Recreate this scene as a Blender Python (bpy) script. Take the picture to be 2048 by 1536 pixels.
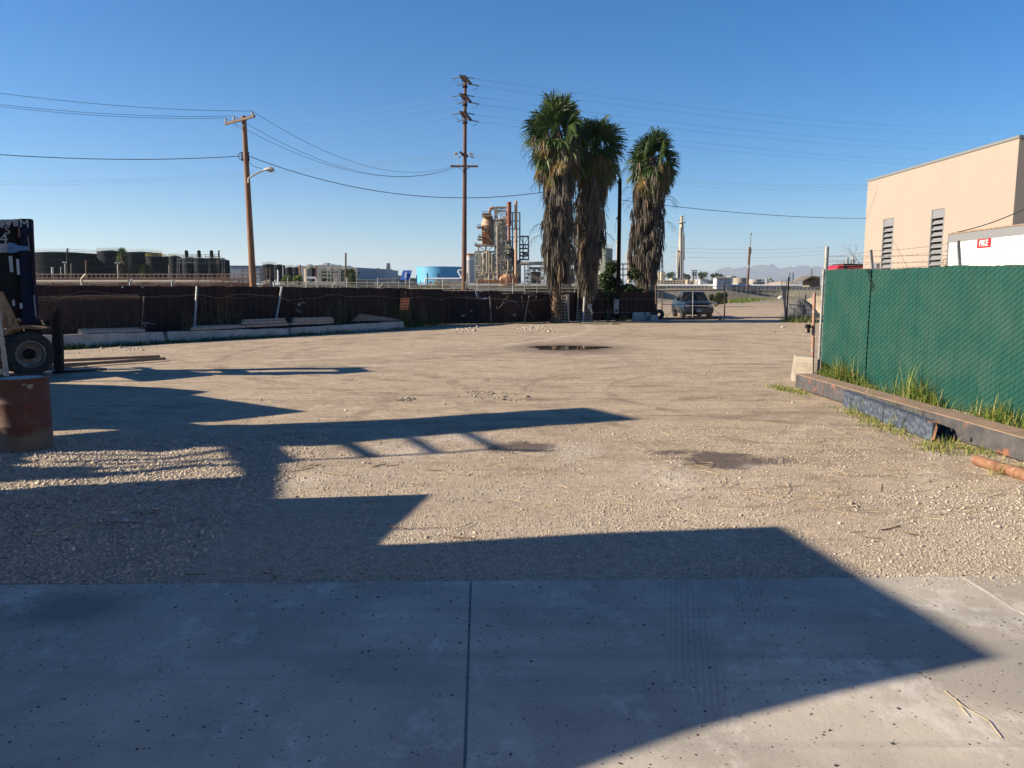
import bpy, math, random
import numpy as np
from mathutils import Vector, Matrix
R = math.radians
rnd = random.Random(7)
for o in list(bpy.data.objects): bpy.data.objects.remove(o)
S = bpy.context.scene
COL = S.collection
# ---------------------------------------------------------------- camera, sky, sun, exposure
H = 2.1; PITCH = R(7.37); F = 1538.0
cam = bpy.data.cameras.new('camera'); camo = bpy.data.objects.new('camera', cam); COL.objects.link(camo)
camo.location = (0, 0, H); camo.rotation_euler = (R(90) - PITCH, 0, 0)
cam.sensor_width = 36; cam.lens = 36 * F / 2048; cam.clip_start = .05; cam.clip_end = 40000
S.camera = camo
SUN_EL = R(25); SUN_AZ = R(6.5)            # sun stands to the left, a little behind the camera
sdir = Vector((math.cos(SUN_AZ) * math.cos(SUN_EL), math.sin(SUN_AZ) * math.cos(SUN_EL), -math.sin(SUN_EL)))
w = bpy.data.worlds.new('World'); S.world = w; w.use_nodes = True
nt = w.node_tree; bg = nt.nodes['Background']; sky = nt.nodes.new('ShaderNodeTexSky')
sky.sky_type = 'NISHITA'; sky.sun_disc = False; sky.sun_elevation = SUN_EL; sky.sun_rotation = R(-90) - SUN_AZ
sky.air_density = 1.0; sky.dust_density = .1; sky.ozone_density = 6; sky.altitude = 0
hs = nt.nodes.new('ShaderNodeHueSaturation'); hs.inputs['Saturation'].default_value = 1.27; nt.links.new(sky.outputs[0], hs.inputs['Color'])
tint = nt.nodes.new('ShaderNodeMix'); tint.data_type = 'RGBA'; tint.blend_type = 'MULTIPLY'; tint.inputs[0].default_value = 1
tint.inputs[7].default_value = (.89, .95, 1.0, 1); nt.links.new(hs.outputs[0], tint.inputs[6]); nt.links.new(tint.outputs[2], bg.inputs[0]); bg.inputs[1].default_value = .057
sl = bpy.data.lights.new('sun', 'SUN'); sl.energy = 5.0; sl.angle = R(.5); sl.color = (1, .86, .66)
so = bpy.data.objects.new('sun', sl); COL.objects.link(so)
so.rotation_euler = sdir.to_track_quat('-Z', 'Y').to_euler()
S.view_settings.view_transform = 'Standard'; S.view_settings.look = 'None'
S.view_settings.exposure = 1.30; S.view_settings.gamma = 1

# ---------------------------------------------------------------- measuring: photo pixel + real distance -> world
def ray(px, py):
    u = (px - 1024) / F; v = (768 - py) / F
    return Vector((u, math.cos(PITCH) + v * math.sin(PITCH), -math.sin(PITCH) + v * math.cos(PITCH)))
def P(px, py, Y):
    d = ray(px, py); return Vector((0, 0, H)) + d * (Y / d.y)
def G(px, py, z=0):
    d = ray(px, py); return Vector((0, 0, H)) + d * ((z - H) / d.z)
def X(px, Y): return P(px, 569, Y).x
def Z(py, Y): return P(1024, py, Y).z

# ---------------------------------------------------------------- materials
def rgb(c): return (c[0], c[1], c[2], 1)
class NT:
    def __init__(s, m): s.t = m.node_tree
    def n(s, typ, **k):
        nd = s.t.nodes.new(typ)
        for a, b in k.items(): setattr(nd, a, b)
        return nd
    def l(s, a, b): s.t.links.new(a, b)
    def val(s, sock, v):
        if hasattr(v, 'is_linked') or hasattr(v, 'links'): s.l(v, sock)
        else: sock.default_value = v
    def math(s, op, a, b=0, c=None, clamp=False):
        nd = s.n('ShaderNodeMath', operation=op); nd.use_clamp = clamp
        s.val(nd.inputs[0], a); s.val(nd.inputs[1], b)
        if c is not None: s.val(nd.inputs[2], c)
        return nd.outputs[0]
    def vmath(s, op, a, b):
        nd = s.n('ShaderNodeVectorMath', operation=op); s.val(nd.inputs[0], a); s.val(nd.inputs[1], b)
        return nd.outputs['Value'] if op in ('LENGTH', 'DISTANCE') else nd.outputs[0]
    def noise(s, co, scale, detail=6, rough=.55, dist=0):
        nd = s.n('ShaderNodeTexNoise'); s.l(co, nd.inputs['Vector'])
        nd.inputs['Scale'].default_value = scale; nd.inputs['Detail'].default_value = detail
        nd.inputs['Roughness'].default_value = rough; nd.inputs['Distortion'].default_value = dist
        return nd.outputs[0]
    def rng(s, v, a, b, c=0, d=1):
        nd = s.n('ShaderNodeMapRange'); s.l(v, nd.inputs[0])
        for i, q in enumerate((a, b, c, d)): nd.inputs[1 + i].default_value = q
        return nd.outputs[0]
    def mix(s, f, a, b, mode='MIX'):
        nd = s.n('ShaderNodeMix', data_type='RGBA', blend_type=mode)
        s.val(nd.inputs[0], f)
        for i, q in ((6, a), (7, b)):
            if isinstance(q, tuple): nd.inputs[i].default_value = rgb(q)
            else: s.l(q, nd.inputs[i])
        return nd.outputs[2]
    def mapping(s, co, sc=(1, 1, 1), rot=(0, 0, 0), loc=(0, 0, 0)):
        nd = s.n('ShaderNodeMapping'); s.l(co, nd.inputs[0]); nd.inputs['Scale'].default_value = sc
        nd.inputs['Rotation'].default_value = rot; nd.inputs['Location'].default_value = loc
        return nd.outputs[0]
def newmat(name):
    m = bpy.data.materials.new(name); m.use_nodes = True
    return m, NT(m), m.node_tree.nodes['Principled BSDF']
def bump(t, bs, h, dist=.02, strength=.6):
    b = t.n('ShaderNodeBump'); b.inputs['Strength'].default_value = strength; b.inputs['Distance'].default_value = dist
    t.l(h, b.inputs['Height']); t.l(b.outputs[0], bs.inputs['Normal'])
def mat(name, c1, c2=None, scale=4, rough=.8, metal=0, bmp=0, bs=30, sc=(1, 1, 1), lo=.4, hi=.62, c3=None, s3=1.5, t3=.6, spec=None):
    m, t, b = newmat(name)
    b.inputs['Roughness'].default_value = rough; b.inputs['Metallic'].default_value = metal
    if spec is not None: b.inputs['Specular IOR Level'].default_value = spec
    b.inputs['Base Color'].default_value = rgb(c1)
    co = t.n('ShaderNodeTexCoord').outputs['Object']
    if c2:
        cm = t.mapping(co, sc)
        c = t.mix(t.rng(t.noise(cm, scale, 8, .6), lo, hi), tuple(c1), tuple(c2))
        if c3:
            c = t.mix(t.rng(t.noise(cm, s3, 8, .65, .6), t3 - .04, t3 + .05), c, tuple(c3))
        t.l(c, b.inputs['Base Color'])
    if bmp: bump(t, b, t.noise(co, bs, 5), bmp)
    return m
def tonemat(name, stops, rough=.7, transl=0, noise=0):
    m, t, b = newmat(name)
    a = t.n('ShaderNodeAttribute'); a.attribute_name = 'tone'
    r = t.n('ShaderNodeValToRGB'); e = r.color_ramp.elements
    while len(e) < len(stops): e.new(.5)
    for i, (p, c) in enumerate(stops): e[i].position = p; e[i].color = rgb(c)
    t.l(a.outputs['Fac'], r.inputs[0]); t.l(r.outputs[0], b.inputs['Base Color'])
    b.inputs['Roughness'].default_value = rough
    b.inputs['Specular IOR Level'].default_value = .3
    if transl:
        tr = t.n('ShaderNodeBsdfTranslucent'); t.l(r.outputs[0], tr.inputs[0])
        mx = t.n('ShaderNodeMixShader'); mx.inputs[0].default_value = transl
        t.l(b.outputs[0], mx.inputs[1]); t.l(tr.outputs[0], mx.inputs[2])
        t.l(mx.outputs[0], t.t.nodes['Material Output'].inputs[0])
    return m
M = {}
M['concrete'] = mat('concrete', (.42, .38, .33), (.30, .27, .235), 3, .9, 0, .02, 25, c3=(.2, .18, .15), s3=1.2, t3=.62)
M['pale_concrete'] = mat('pale_concrete', (.27, .235, .19), (.21, .18, .145), 5, .9, 0, .02, 25)
M['galv'] = mat('galvanised_steel', (.30, .30, .29), (.20, .20, .20), 8, .5, .3)
M['galv_dull'] = mat('dull_galvanised_wire', (.15, .145, .135), (.11, .10, .09), 8, .6, .3)
M['rustwire'] = mat('rusty_wire', (.12, .07, .045), (.2, .14, .1), 8, .8)
M['rustfence'] = mat('dark_rusted_sheet', (.024, .0060, .0036), (.010, .0032, .0028), 1.4, .8, 0, .01, 12, sc=(1, 1, .5), c3=(.05, .012, .006), s3=.9, t3=.6)
M['rust'] = mat('rust', (.22, .11, .06), (.14, .065, .038), 9, .85, 0, .006, 60, c3=(.28, .17, .10), s3=4)
M['beamside'] = mat('weathered_black_paint', (.045, .044, .048), (.075, .070, .072), 6, .55, 0, .004, 30, c3=(.24, .085, .045), s3=2.2, t3=.625)
M['beamblue'] = mat('scuffed_blue_black_paint', (.035, .045, .07), (.10, .125, .17), 14, .6, 0, .004, 30, lo=.48, hi=.66)
M['beamtop'] = mat('rust_brown_flange', (.17, .125, .09), (.25, .16, .105), 5, .85, 0, .004, 40)
M['wood'] = mat('weathered_timber', (.34, .29, .24), (.25, .21, .17), 6, .85, 0, .01, 20, sc=(1, 1, 6))
M['greywood'] = mat('grey_timber', (.24, .21, .18), (.15, .13, .11), 6, .9, 0, .01, 20)
M['pole'] = mat('pole_timber', (.22, .115, .06), (.12, .06, .035), 5, .85, 0, .02, 18, sc=(3, 3, .25))
M['darkpole'] = mat('dark_pole_timber', (.12, .062, .042), (.07, .036, .027), 5, .85, 0, .02, 18, sc=(3, 3, .25))
M['blackpole'] = mat('black_brown_steel', (.012, .007, .007), (.020, .010, .009), 3, .8, spec=.1)
M['cable'] = mat('black_cable', (.02, .02, .025), rough=.6)
M['thincable'] = mat('aluminium_cable', (.17, .24, .34), rough=.8, spec=.1)
M['navy'] = mat('forklift_navy_paint', (.005, .008, .024), (.009, .012, .026), 3, .7, spec=.12)
M['blackm'] = mat('black_metal', (.006, .006, .008), (.014, .012, .012), 5, .7, spec=.15)
M['silvergrey'] = mat('worn_grey_paint', (.26, .28, .29), (.16, .17, .18), 7, .6)
M['blueplate'] = mat('blue_plate', (.03, .10, .22), (.05, .14, .26), 7, .5)
M['tan'] = mat('tan_machine_paint', (.30, .17, .085), (.20, .11, .06), 6, .6)
M['tyre'] = mat('tyre_rubber', (.018, .018, .019), (.035, .033, .031), 9, .85, 0, .006, 60)
M['rim'] = mat('steel_rim', (.26, .24, .21), (.16, .145, .12), 8, .55, .3)
M['reflect'] = mat('reflective_tape', (.30, .33, .35), rough=.4)
M['white'] = mat('white_paint', (.62, .62, .62), (.52, .52, .52), 3, .5)
M['redpaint'] = mat('red_paint', (.38, .015, .02), rough=.3)
M['orange'] = mat('orange_sign_face', (1.0, .27, .09), rough=.6)
M['black'] = mat('black_lettering', (.10, .01, .008), rough=.7)
M['pink'] = mat('peach_stucco', (.72, .57, .44), (.70, .55, .42), .6, .9, 0, .01, 8)
M['trim'] = mat('roof_trim_grey', (.16, .16, .16), rough=.5)
M['louver'] = mat('louver_grey', (.17, .175, .185), rough=.5)
M['dark'] = mat('dark_recess', (.006, .006, .007), rough=.9)
M['tankblack'] = mat('dark_tank_steel', (.003, .005, .010), (.006, .009, .015), .5, .8, lo=.3, hi=.7, spec=.12)
M['tankline'] = mat('dark_tank_band', (.035, .043, .052), rough=.7, spec=.12)
M['yellow'] = mat('yellow_rail_paint', (.42, .34, .07), rough=.6)
M['yellowpale'] = mat('pale_yellow_rail_paint', (.33, .32, .19), rough=.6)
M['cream'] = mat('cream_pipe_paint', (.40, .34, .25), (.33, .27, .20), .6, .6)
M['rusttan'] = mat('rusty_tan_girder', (.30, .18, .12), (.18, .085, .055), .9, .8)
M['railtan'] = mat('dusty_pink_rail', (.24, .155, .12), (.17, .10, .08), 1, .7)
M['bluetank'] = mat('sky_blue_tank_paint', (.075, .31, .52), (.07, .28, .47), .3, .5)
M['whitetank'] = mat('white_tank_paint', (.38, .37, .37), (.33, .32, .31), .3, .6)
M['ruststain'] = mat('rust_stained_tank', (.50, .24, .12), (.60, .50, .42), .5, .7)
M['vessel'] = mat('vessel_tan', (.27, .165, .10), (.19, .10, .06), .35, .7, c3=(.33, .24, .17), s3=.3, t3=.5)
M['vesselbox'] = mat('orange_rust_box', (.27, .11, .035), (.20, .07, .027), .4, .8)
M['steelgreen'] = mat('pale_green_steel', (.32, .32, .26), (.25, .215, .165), .4, .7)
M['steeldark'] = mat('dark_blue_steel', (.06, .09, .12), (.08, .10, .11), .4, .7)
M['equip'] = mat('dark_process_equipment', (.10, .09, .075), (.19, .15, .115), .5, .8)
M['redstack'] = mat('red_brown_stack', (.22, .05, .03), (.15, .035, .022), .4, .7)
M['tanstack'] = mat('peach_stack', (.40, .24, .14), (.33, .18, .10), .3, .7)
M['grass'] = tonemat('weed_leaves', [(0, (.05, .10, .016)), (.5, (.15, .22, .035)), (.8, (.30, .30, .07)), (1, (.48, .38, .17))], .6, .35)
M['deepgrass'] = tonemat('dark_weed_leaves', [(0, (.025, .06, .012)), (.7, (.055, .11, .02)), (1, (.20, .18, .08))], .6, .3)  # darker green leaf tones for low weeds and stalks
M['frond'] = tonemat('palm_green', [(0, (.018, .042, .012)), (.5, (.055, .088, .022)), (.8, (.12, .135, .032)), (1, (.22, .15, .05))], .5, .25)
M['dead'] = tonemat('dead_palm_leaves', [(0, (.030, .026, .023)), (.4, (.080, .067, .056)), (.75, (.155, .13, .105)), (1, (.23, .13, .055))], .8, .12)
M['leaf'] = tonemat('shrub_leaves', [(0, (.014, .026, .008)), (.6, (.035, .06, .015)), (1, (.09, .12, .03))], .6, .2)
M['fartree'] = tonemat('far_tree_leaves', [(0, (.030, .048, .020)), (1, (.075, .095, .04))], .7, .2)
M['trunk'] = mat('palm_trunk', (.13, .08, .052), (.055, .035, .026), 12, .9, 0, .03, 20)
M['bark'] = mat('bark', (.12, .09, .07), (.07, .05, .04), 8, .9)
M['straw'] = tonemat('dry_straw', [(0, (.16, .10, .06)), (1, (.50, .40, .24))], .8)
M['stone'] = tonemat('gravel_stones', [(0, (.13, .115, .10)), (.4, (.38, .325, .265)), (.8, (.45, .385, .31)), (1, (.58, .52, .44))], .9)
M['pebble'] = tonemat('dark_pebbles', [(0, (.03, .032, .035)), (.8, (.09, .085, .08)), (1, (.40, .37, .33))], .9)
M['glass'] = mat('tinted_glass', (.006, .009, .013), rough=.06, spec=.45)
M['truckpaint'] = mat('dark_blue_truck_paint', (.010, .022, .042), rough=.25, spec=.4)
M['chrome'] = mat('chrome_trim', (.6, .6, .6), rough=.25, metal=.9)
M['lamp'] = mat('headlamp_lens', (.45, .42, .36), rough=.2)
M['shedwhite'] = mat('white_shed_paint', (.42, .43, .45), rough=.6)
M['offwhite'] = mat('far_offwhite_wall', (.30, .29, .27), (.25, .24, .22), .1, .8)
M['bluegrey'] = mat('blue_grey_cladding', (.20, .25, .30), (.17, .22, .27), .1, .6)
M['solar'] = mat('blue_panel', (.05, .10, .32), rough=.25)
M['greytank'] = mat('grey_tank_paint', (.12, .135, .155), rough=.6)
M['post_terra'] = mat('faded_terracotta_paint', (.30, .17, .12), (.23, .12, .085), 7, .7)
M['brownrail'] = mat('brown_rail', (.07, .04, .03), (.10, .065, .05), 6, .8)

# ---------------------------------------------------------------- objects
def tag(o, label=None, cat=None, group=None, kind=None):
    if label: o['label'] = label
    if cat: o['category'] = cat
    if group: o['group'] = group
    if kind: o['kind'] = kind
    return o
def wmat(o):
    m = Matrix.Identity(4)
    while o is not None: m = o.matrix_basis @ m; o = o.parent
    return m
def thing(name, label, cat, loc=(0, 0, 0), rz=0, group=None):
    o = bpy.data.objects.new(name, None); COL.objects.link(o); o.location = loc; o.rotation_euler = (0, 0, rz)
    o.empty_display_size = .3
    return tag(o, label, cat, group)
def copy_tree(o, parent=None):
    c = o.copy(); COL.objects.link(c); c.parent = parent
    for ch in [q for q in bpy.data.objects if q.parent == o]: copy_tree(ch, c)
    return c
def ortho(d):
    d = d.normalized(); a = Vector((0, 0, 1)) if abs(d.z) < .95 else Vector((1, 0, 0))
    x = d.cross(a).normalized(); return x, x.cross(d).normalized()
class MB:
    def __init__(s): s.v = []; s.f = []; s.t = []; s.use = False; s.tone = .5
    def add(s, vs, fs, tone=None):
        k = len(s.v); s.v.extend([tuple(q) for q in vs]); s.f.extend([tuple(i + k for i in f) for f in fs])
        s.t.extend([s.tone if tone is None else tone] * len(fs)); return s
    def hexa(s, c8): return s.add(c8, [(3, 2, 1, 0), (4, 5, 6, 7), (0, 1, 5, 4), (1, 2, 6, 5), (2, 3, 7, 6), (3, 0, 4, 7)])
    def box(s, x0, x1, y0, y1, z0, z1):
        return s.hexa([(x0, y0, z0), (x1, y0, z0), (x1, y1, z0), (x0, y1, z0), (x0, y0, z1), (x1, y0, z1), (x1, y1, z1), (x0, y1, z1)])
    def beam(s, a, b, w, h, up=None):
        a = Vector(a); b = Vector(b); d = (b - a).normalized()
        x, y = ortho(d)
        if up is not None: x = d.cross(Vector(up)).normalized(); y = x.cross(d)
        x = x * (w / 2); y = y * (h / 2)
        return s.hexa([a - x - y, a + x - y, a + x + y, a - x + y, b - x - y, b + x - y, b + x + y, b - x + y])
    def tube(s, pts, r, n=8, cap=True, tone=None):
        pts = [Vector(p) for p in pts]; m = len(pts); rs = r if isinstance(r, (list, tuple)) else [r] * m
        vs = []; fs = []
        x = None
        for i, p in enumerate(pts):
            d = (pts[min(i + 1, m - 1)] - pts[max(i - 1, 0)]).normalized()
            if x is None: x, y = ortho(d)
            else:
                x = (x - d * x.dot(d)).normalized(); y = x.cross(d).normalized()
            for k in range(n):
                a = 2 * math.pi * k / n; vs.append(p + (x * math.cos(a) + y * math.sin(a)) * rs[i])
        for i in range(m - 1):
            for k in range(n):
                k2 = (k + 1) % n; fs.append((i * n + k, i * n + k2, (i + 1) * n + k2, (i + 1) * n + k))
        if cap: fs.append(tuple(range(n))[::-1]); fs.append(tuple((m - 1) * n + k for k in range(n)))
        return s.add(vs, fs, tone)
    def lathe(s, prof, n=24, c=(0, 0, 0), axis='z', ang=(0, 2 * math.pi)):
        vs = []; fs = []; full = abs(ang[1] - ang[0] - 2 * math.pi) < 1e-6; nn = n if full else n + 1
        for (r, z) in prof:
            for k in range(nn):
                a = ang[0] + (ang[1] - ang[0]) * k / n; q = (r * math.cos(a), r * math.sin(a), z)
                if axis == 'x': q = (z, q[0], q[1])
                if axis == 'y': q = (q[0], z, q[1])
                vs.append((c[0] + q[0], c[1] + q[1], c[2] + q[2]))
        for i in range(len(prof) - 1):
            for k in range(n):
                k2 = (k + 1) % nn; fs.append((i * nn + k, i * nn + k2, (i + 1) * nn + k2, (i + 1) * nn + k))
        return s.add(vs, fs)
    def prism(s, poly, ext):
        """poly: 3D points in a plane; ext: extrusion vector"""
        n = len(poly); e = Vector(ext); a = [Vector(p) for p in poly]
        return s.add(a + [p + e for p in a], [tuple(range(n))[::-1], tuple(range(n, 2 * n))] + [(i, (i + 1) % n, n + (i + 1) % n, n + i) for i in range(n)])
    def quad(s, a, b, c, d, tone=None): return s.add([a, b, c, d], [(0, 1, 2, 3)], tone)
    def xf(s, M4):
        s.v = [tuple(M4 @ Vector(v)) for v in s.v]; return s
    def build(s, name, m, parent=None, local=False, smooth=False, bevel=0, seg=1, label=None, kind=None, origin=None):
        me = bpy.data.meshes.new(name)
        co = np.array(s.v, dtype=np.float64).reshape(-1, 3)
        loc = None
        if parent is not None and not local:
            inv = np.array(wmat(parent).inverted()); co = co @ inv[:3, :3].T + inv[:3, 3]
        elif parent is None:
            loc = Vector(origin) if origin is not None else Vector(((co[:, 0].min() + co[:, 0].max()) / 2, (co[:, 1].min() + co[:, 1].max()) / 2, co[:, 2].min()))
            co = co - np.array(loc)
        me.from_pydata(co.tolist(), [], s.f)
        at = me.attributes.new('tone', 'FLOAT', 'FACE'); at.data.foreach_set('value', np.array(s.t, dtype=np.float32))
        if smooth:
            me.polygons.foreach_set('use_smooth', [True] * len(me.polygons))
            try: me.set_sharp_from_angle(angle=R(40))
            except Exception: pass
        me.materials.append(M[m] if isinstance(m, str) else m)
        me.update()
        o = bpy.data.objects.new(name, me); COL.objects.link(o)
        if parent is not None: o.parent = parent
        elif loc is not None: o.location = loc
        if bevel:
            b = o.modifiers.new('bevel', 'BEVEL'); b.width = bevel; b.segments = seg; b.limit_method = 'ANGLE'; b.angle_limit = R(40)
        if label: o['label'] = label
        if kind: o['kind'] = kind
        return o
def fastmesh(name, co, faces, tone, m, kind=None, label=None, cat=None):
    """co (n,3), faces (f,3) ints, tone (f,)"""
    me = bpy.data.meshes.new(name)
    me.vertices.add(len(co)); me.vertices.foreach_set('co', co.astype(np.float32).ravel())
    nf, k = faces.shape
    me.loops.add(nf * k); me.loops.foreach_set('vertex_index', faces.astype(np.int32).ravel())
    me.polygons.add(nf); me.polygons.foreach_set('loop_start', np.arange(0, nf * k, k, dtype=np.int32))
    me.polygons.foreach_set('loop_total', np.full(nf, k, dtype=np.int32))
    me.update(calc_edges=True)
    if tone is not None:
        at = me.attributes.new('tone', 'FLOAT', 'FACE'); at.data.foreach_set('value', tone.astype(np.float32))
    me.materials.append(M[m] if isinstance(m, str) else m); me.validate()
    o = bpy.data.objects.new(name, me); COL.objects.link(o)
    return tag(o, label, cat, None, kind)
def text(body, size, mname, parent, matrix, name='lettering', depth=.004, bold=0):
    c = bpy.data.curves.new('t', 'FONT'); c.body = body; c.size = size; c.align_x = 'CENTER'; c.align_y = 'CENTER'
    c.extrude = depth; c.offset = bold; c.resolution_u = 3
    to = bpy.data.objects.new('t', c); COL.objects.link(to)
    dg = bpy.context.evaluated_depsgraph_get(); me = bpy.data.meshes.new_from_object(to.evaluated_get(dg))
    bpy.data.objects.remove(to); me.name = name; me.materials.clear(); me.materials.append(M[mname])
    o = bpy.data.objects.new(name, me); COL.objects.link(o); o.parent = parent
    me.transform(wmat(parent).inverted() @ matrix)
    return o
def frame_mat(origin, right, up):
    r = Vector(right).normalized(); u = Vector(up); u = (u - r * u.dot(r)).normalized(); n = r.cross(u)
    return Matrix(((r.x, u.x, n.x, origin[0]), (r.y, u.y, n.y, origin[1]), (r.z, u.z, n.z, origin[2]), (0, 0, 0, 1)))
def catenary(a, b, sag, n=24):
    a = Vector(a); b = Vector(b)
    return [a.lerp(b, i / n) - Vector((0, 0, sag * 4 * (i / n) * (1 - i / n))) for i in range(n + 1)]
def sm(x, a, b):
    t = min(1, max(0, (x - a) / (b - a))); return t * t * (3 - 2 * t)
# ---------------------------------------------------------------- ground
def gnoise(x, y):
    return (np.sin(x * 1.7 + 1.3 * np.sin(y * .9)) * np.cos(y * 1.3 + .8 * np.sin(x * 1.1)) * .5 +
            .3 * np.sin(x * 4.1 + 2 * np.sin(y * 2.3)) * np.sin(y * 3.7 + x) + .2 * np.sin(x * 9.3 + y * 3) * np.sin(y * 8.1 - x * 2))
def fence_base_y(x):
    return np.where(x < 15, 82.0, np.minimum(82 + (x - 15) * 1.35, 124))
def zground(x, y):
    x = np.asarray(x, float); y = np.asarray(y, float)
    rut = .010 * gnoise(x, y) * np.clip((y - 5.4) / 2, 0, 1) * np.clip((70 - y) / 30, 0, 1)
    # shallow puddle dish
    px0, py0 = PUD.x, PUD.y
    d = np.sqrt(((x - px0) / 2.3) ** 2 + ((y - py0) / 1.5) ** 2)
    rut = rut * np.clip((d - .8) / .6, 0, 1) - .012 * np.clip(1 - d, 0, 1)
    far = np.clip((y - (fence_base_y(x) + 4)) / 16, 0, 1); far = far * far * (3 - 2 * far) * 1.45
    return rut + far
PUD = G(1135, 695)
def axis(segs):
    out = []
    for a, b, n in segs: out += list(np.linspace(a, b, n, endpoint=False))
    out.append(segs[-1][1]); return np.array(out)
xs = axis([(-24000, -400, 16), (-400, -60, 20), (-60, -20, 40), (-20, 20, 220), (20, 70, 60), (70, 400, 20), (400, 24000, 16)])
ys = axis([(-60, 0, 12), (0, 26, 170), (26, 60, 90), (60, 160, 70), (160, 500, 14), (500, 24000, 16)])
gx, gy = np.meshgrid(xs, ys); gz = zground(gx, gy)
nx, ny = len(xs), len(ys)
idx = np.arange(nx * ny).reshape(ny, nx)
fc = np.stack([idx[:-1, :-1], idx[:-1, 1:], idx[1:, 1:], idx[1:, :-1]], -1).reshape(-1, 4)
def ground_material():
    m, t, b = newmat('packed_dirt_and_gravel')
    pos = t.n('ShaderNodeNewGeometry').outputs['Position']
    flat = t.mapping(pos, (1, 1, 0))
    sep = t.n('ShaderNodeSeparateXYZ'); t.l(pos, sep.inputs[0]); py = sep.outputs[1]; pxx = sep.outputs[0]
    n1 = t.noise(flat, .28, 5, .55, .4); n2 = t.noise(flat, 1.6, 6, .6, .5); n3 = t.noise(flat, 11, 6, .65)
    c = t.mix(t.rng(n1, .36, .64), (.345, .270, .195), (.275, .213, .155))
    c = t.mix(t.rng(n2, .44, .66), c, (.375, .298, .215))
    # wheel tracks and scuffs running across the yard
    for ang, sx, sy, th, col in ((R(18), .22, 2.2, .60, (.15, .11, .078)), (R(-12), .16, 1.6, .62, (.46, .38, .30)), (R(5), .35, 2.2, .60, (.13, .10, .075)), (R(-28), .7, 2.6, .62, (.16, .12, .085)), (R(10), 1.3, 3.4, .60, (.17, .13, .095))):
        tr = t.noise(t.mapping(flat, (sx, sy, 1), (0, 0, ang)), 1.0, 7, .62, .8)
        c = t.mix(t.math('MULTIPLY', t.rng(tr, th - .05, th + .07), t.rng(t.noise(t.mapping(flat, (1, 1, 1), loc=(sx * 30, 5, 0)), .55, 5, .65), .40, .62, .10, .85)), c, col)
    fine = t.rng(n3, .3, .7, .78, 1.2)
    speck = t.noise(flat, 55, 3, .7)
    c = t.mix(t.math('MULTIPLY', t.rng(speck, .60, .68), .5), c, (.42, .36, .28))
    c = t.mix(t.math('MULTIPLY', t.rng(speck, .42, .34), .7), c, (.10, .078, .06))
    # gravel band beside the slab
    dist = t.math('ADD', py, t.math('MULTIPLY', t.rng(t.noise(flat, .55, 4, .6), .3, .7, -1, 1), 2.4))
    dist = t.math('ADD', dist, t.math('MULTIPLY', pxx, .10))
    gm = t.rng(dist, 9.2, 6.3)
    vor = t.n('ShaderNodeTexVoronoi'); t.l(flat, vor.inputs['Vector']); vor.inputs['Scale'].default_value = 78
    vor.inputs['Randomness'].default_value = 1
    sepc = t.n('ShaderNodeSeparateColor'); t.l(vor.outputs['Color'], sepc.inputs[0])
    vr = t.n('ShaderNodeValToRGB'); e = vr.color_ramp.elements
    e[0].position = 0; e[0].color = (.22, .19, .155, 1); e[1].position = 1; e[1].color = (.66, .56, .44, 1)
    q = e.new(.55); q.color = (.46, .375, .285, 1)
    t.l(sepc.outputs[0], vr.inputs[0])
    gcol = t.mix(t.rng(vor.outputs['Distance'], .0, .9, 0, .6), vr.outputs[0], (.28, .225, .175))
    c = t.mix(t.math('MULTIPLY', gm, .85), c, gcol)
    # patches: damp hollows (dark) and spilt white powder (pale), each with its own outline
    rough = .95
    def ell(px0, px1, py0, py1, edge=.35, nz=.9, sc=1.6):
        edge *= 1.8; nz *= 1.35
        a = G((px0 + px1) / 2, (py0 + py1) / 2); rx = abs(G(px1, py1).x - G(px0, py1).x) / 2
        ry = abs(G(1024, py0).y - G(1024, py1).y) / 2
        v = t.mapping(flat, (1 / rx, 1 / ry, 1), (0, 0, 0), (-a.x / rx, -a.y / ry, 0))
        d = t.vmath('LENGTH', v, (0, 0, 0))
        d = t.math('ADD', d, t.math('MULTIPLY', t.rng(t.noise(flat, sc, 6, .65, .6), .3, .7, -1, 1), nz * .5))
        return t.rng(d, 1 + edge * .5, 1 - edge * .5)
    wet = None
    for args in ((1375, 1520, 902, 936, .25, .8, 2.2), (1480, 1600, 914, 928, .5, 1.2, 2.2), (1300, 1400, 900, 908, .7, 1.2, 2.2), (975, 1115, 884, 904, .3, .8, 2.5), (1040, 1250, 687, 705, .7, .5, 1.2), (795, 830, 795, 802, .3, .9, 2)):
        k = ell(*args); wet = k if wet is None else t.math('MAXIMUM', wet, k)
    c = t.mix(t.math('MULTIPLY', wet, .9), c, (.088, .064, .048))
    for args in ((745, 860, 882, 918, .9, 1.2, 3), (1115, 1195, 890, 925, .9, 1.2, 3), (575, 640, 955, 970, .8, 1.2, 4), (1290, 1390, 930, 975, 1, 1.5, 2), (830, 1000, 868, 882, .9, 1.4, 3)):
        k = ell(*args); k = t.math('MULTIPLY', k, t.rng(t.noise(flat, 24, 4, .8), .35, .65, .05, .75))
        c = t.mix(k, c, (.52, .47, .42))
    # curved wheel tracks left by turning lorries
    for (cx, cy, r0, w_, dk) in ((-7.5, 13.5, 5.2, .16, 1), (-7.5, 13.5, 7.0, .18, 1), (1.5, 24, 8.2, .2, 1), (1.5, 24, 10.0, .2, 1), (16, 2, 13.0, .16, 0), (16, 2, 14.8, .16, 0), (5.5, 15, 3.6, .13, 1), (5.5, 15, 5.3, .13, 1), (-18, 40, 22, .25, 0), (-18, 40, 24, .25, 1)):
        v = t.mapping(flat, (1, 1, 1), (0, 0, 0), (-cx, -cy, 0)); d = t.math('SUBTRACT', t.vmath('LENGTH', v, (0, 0, 0)), r0)
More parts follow.
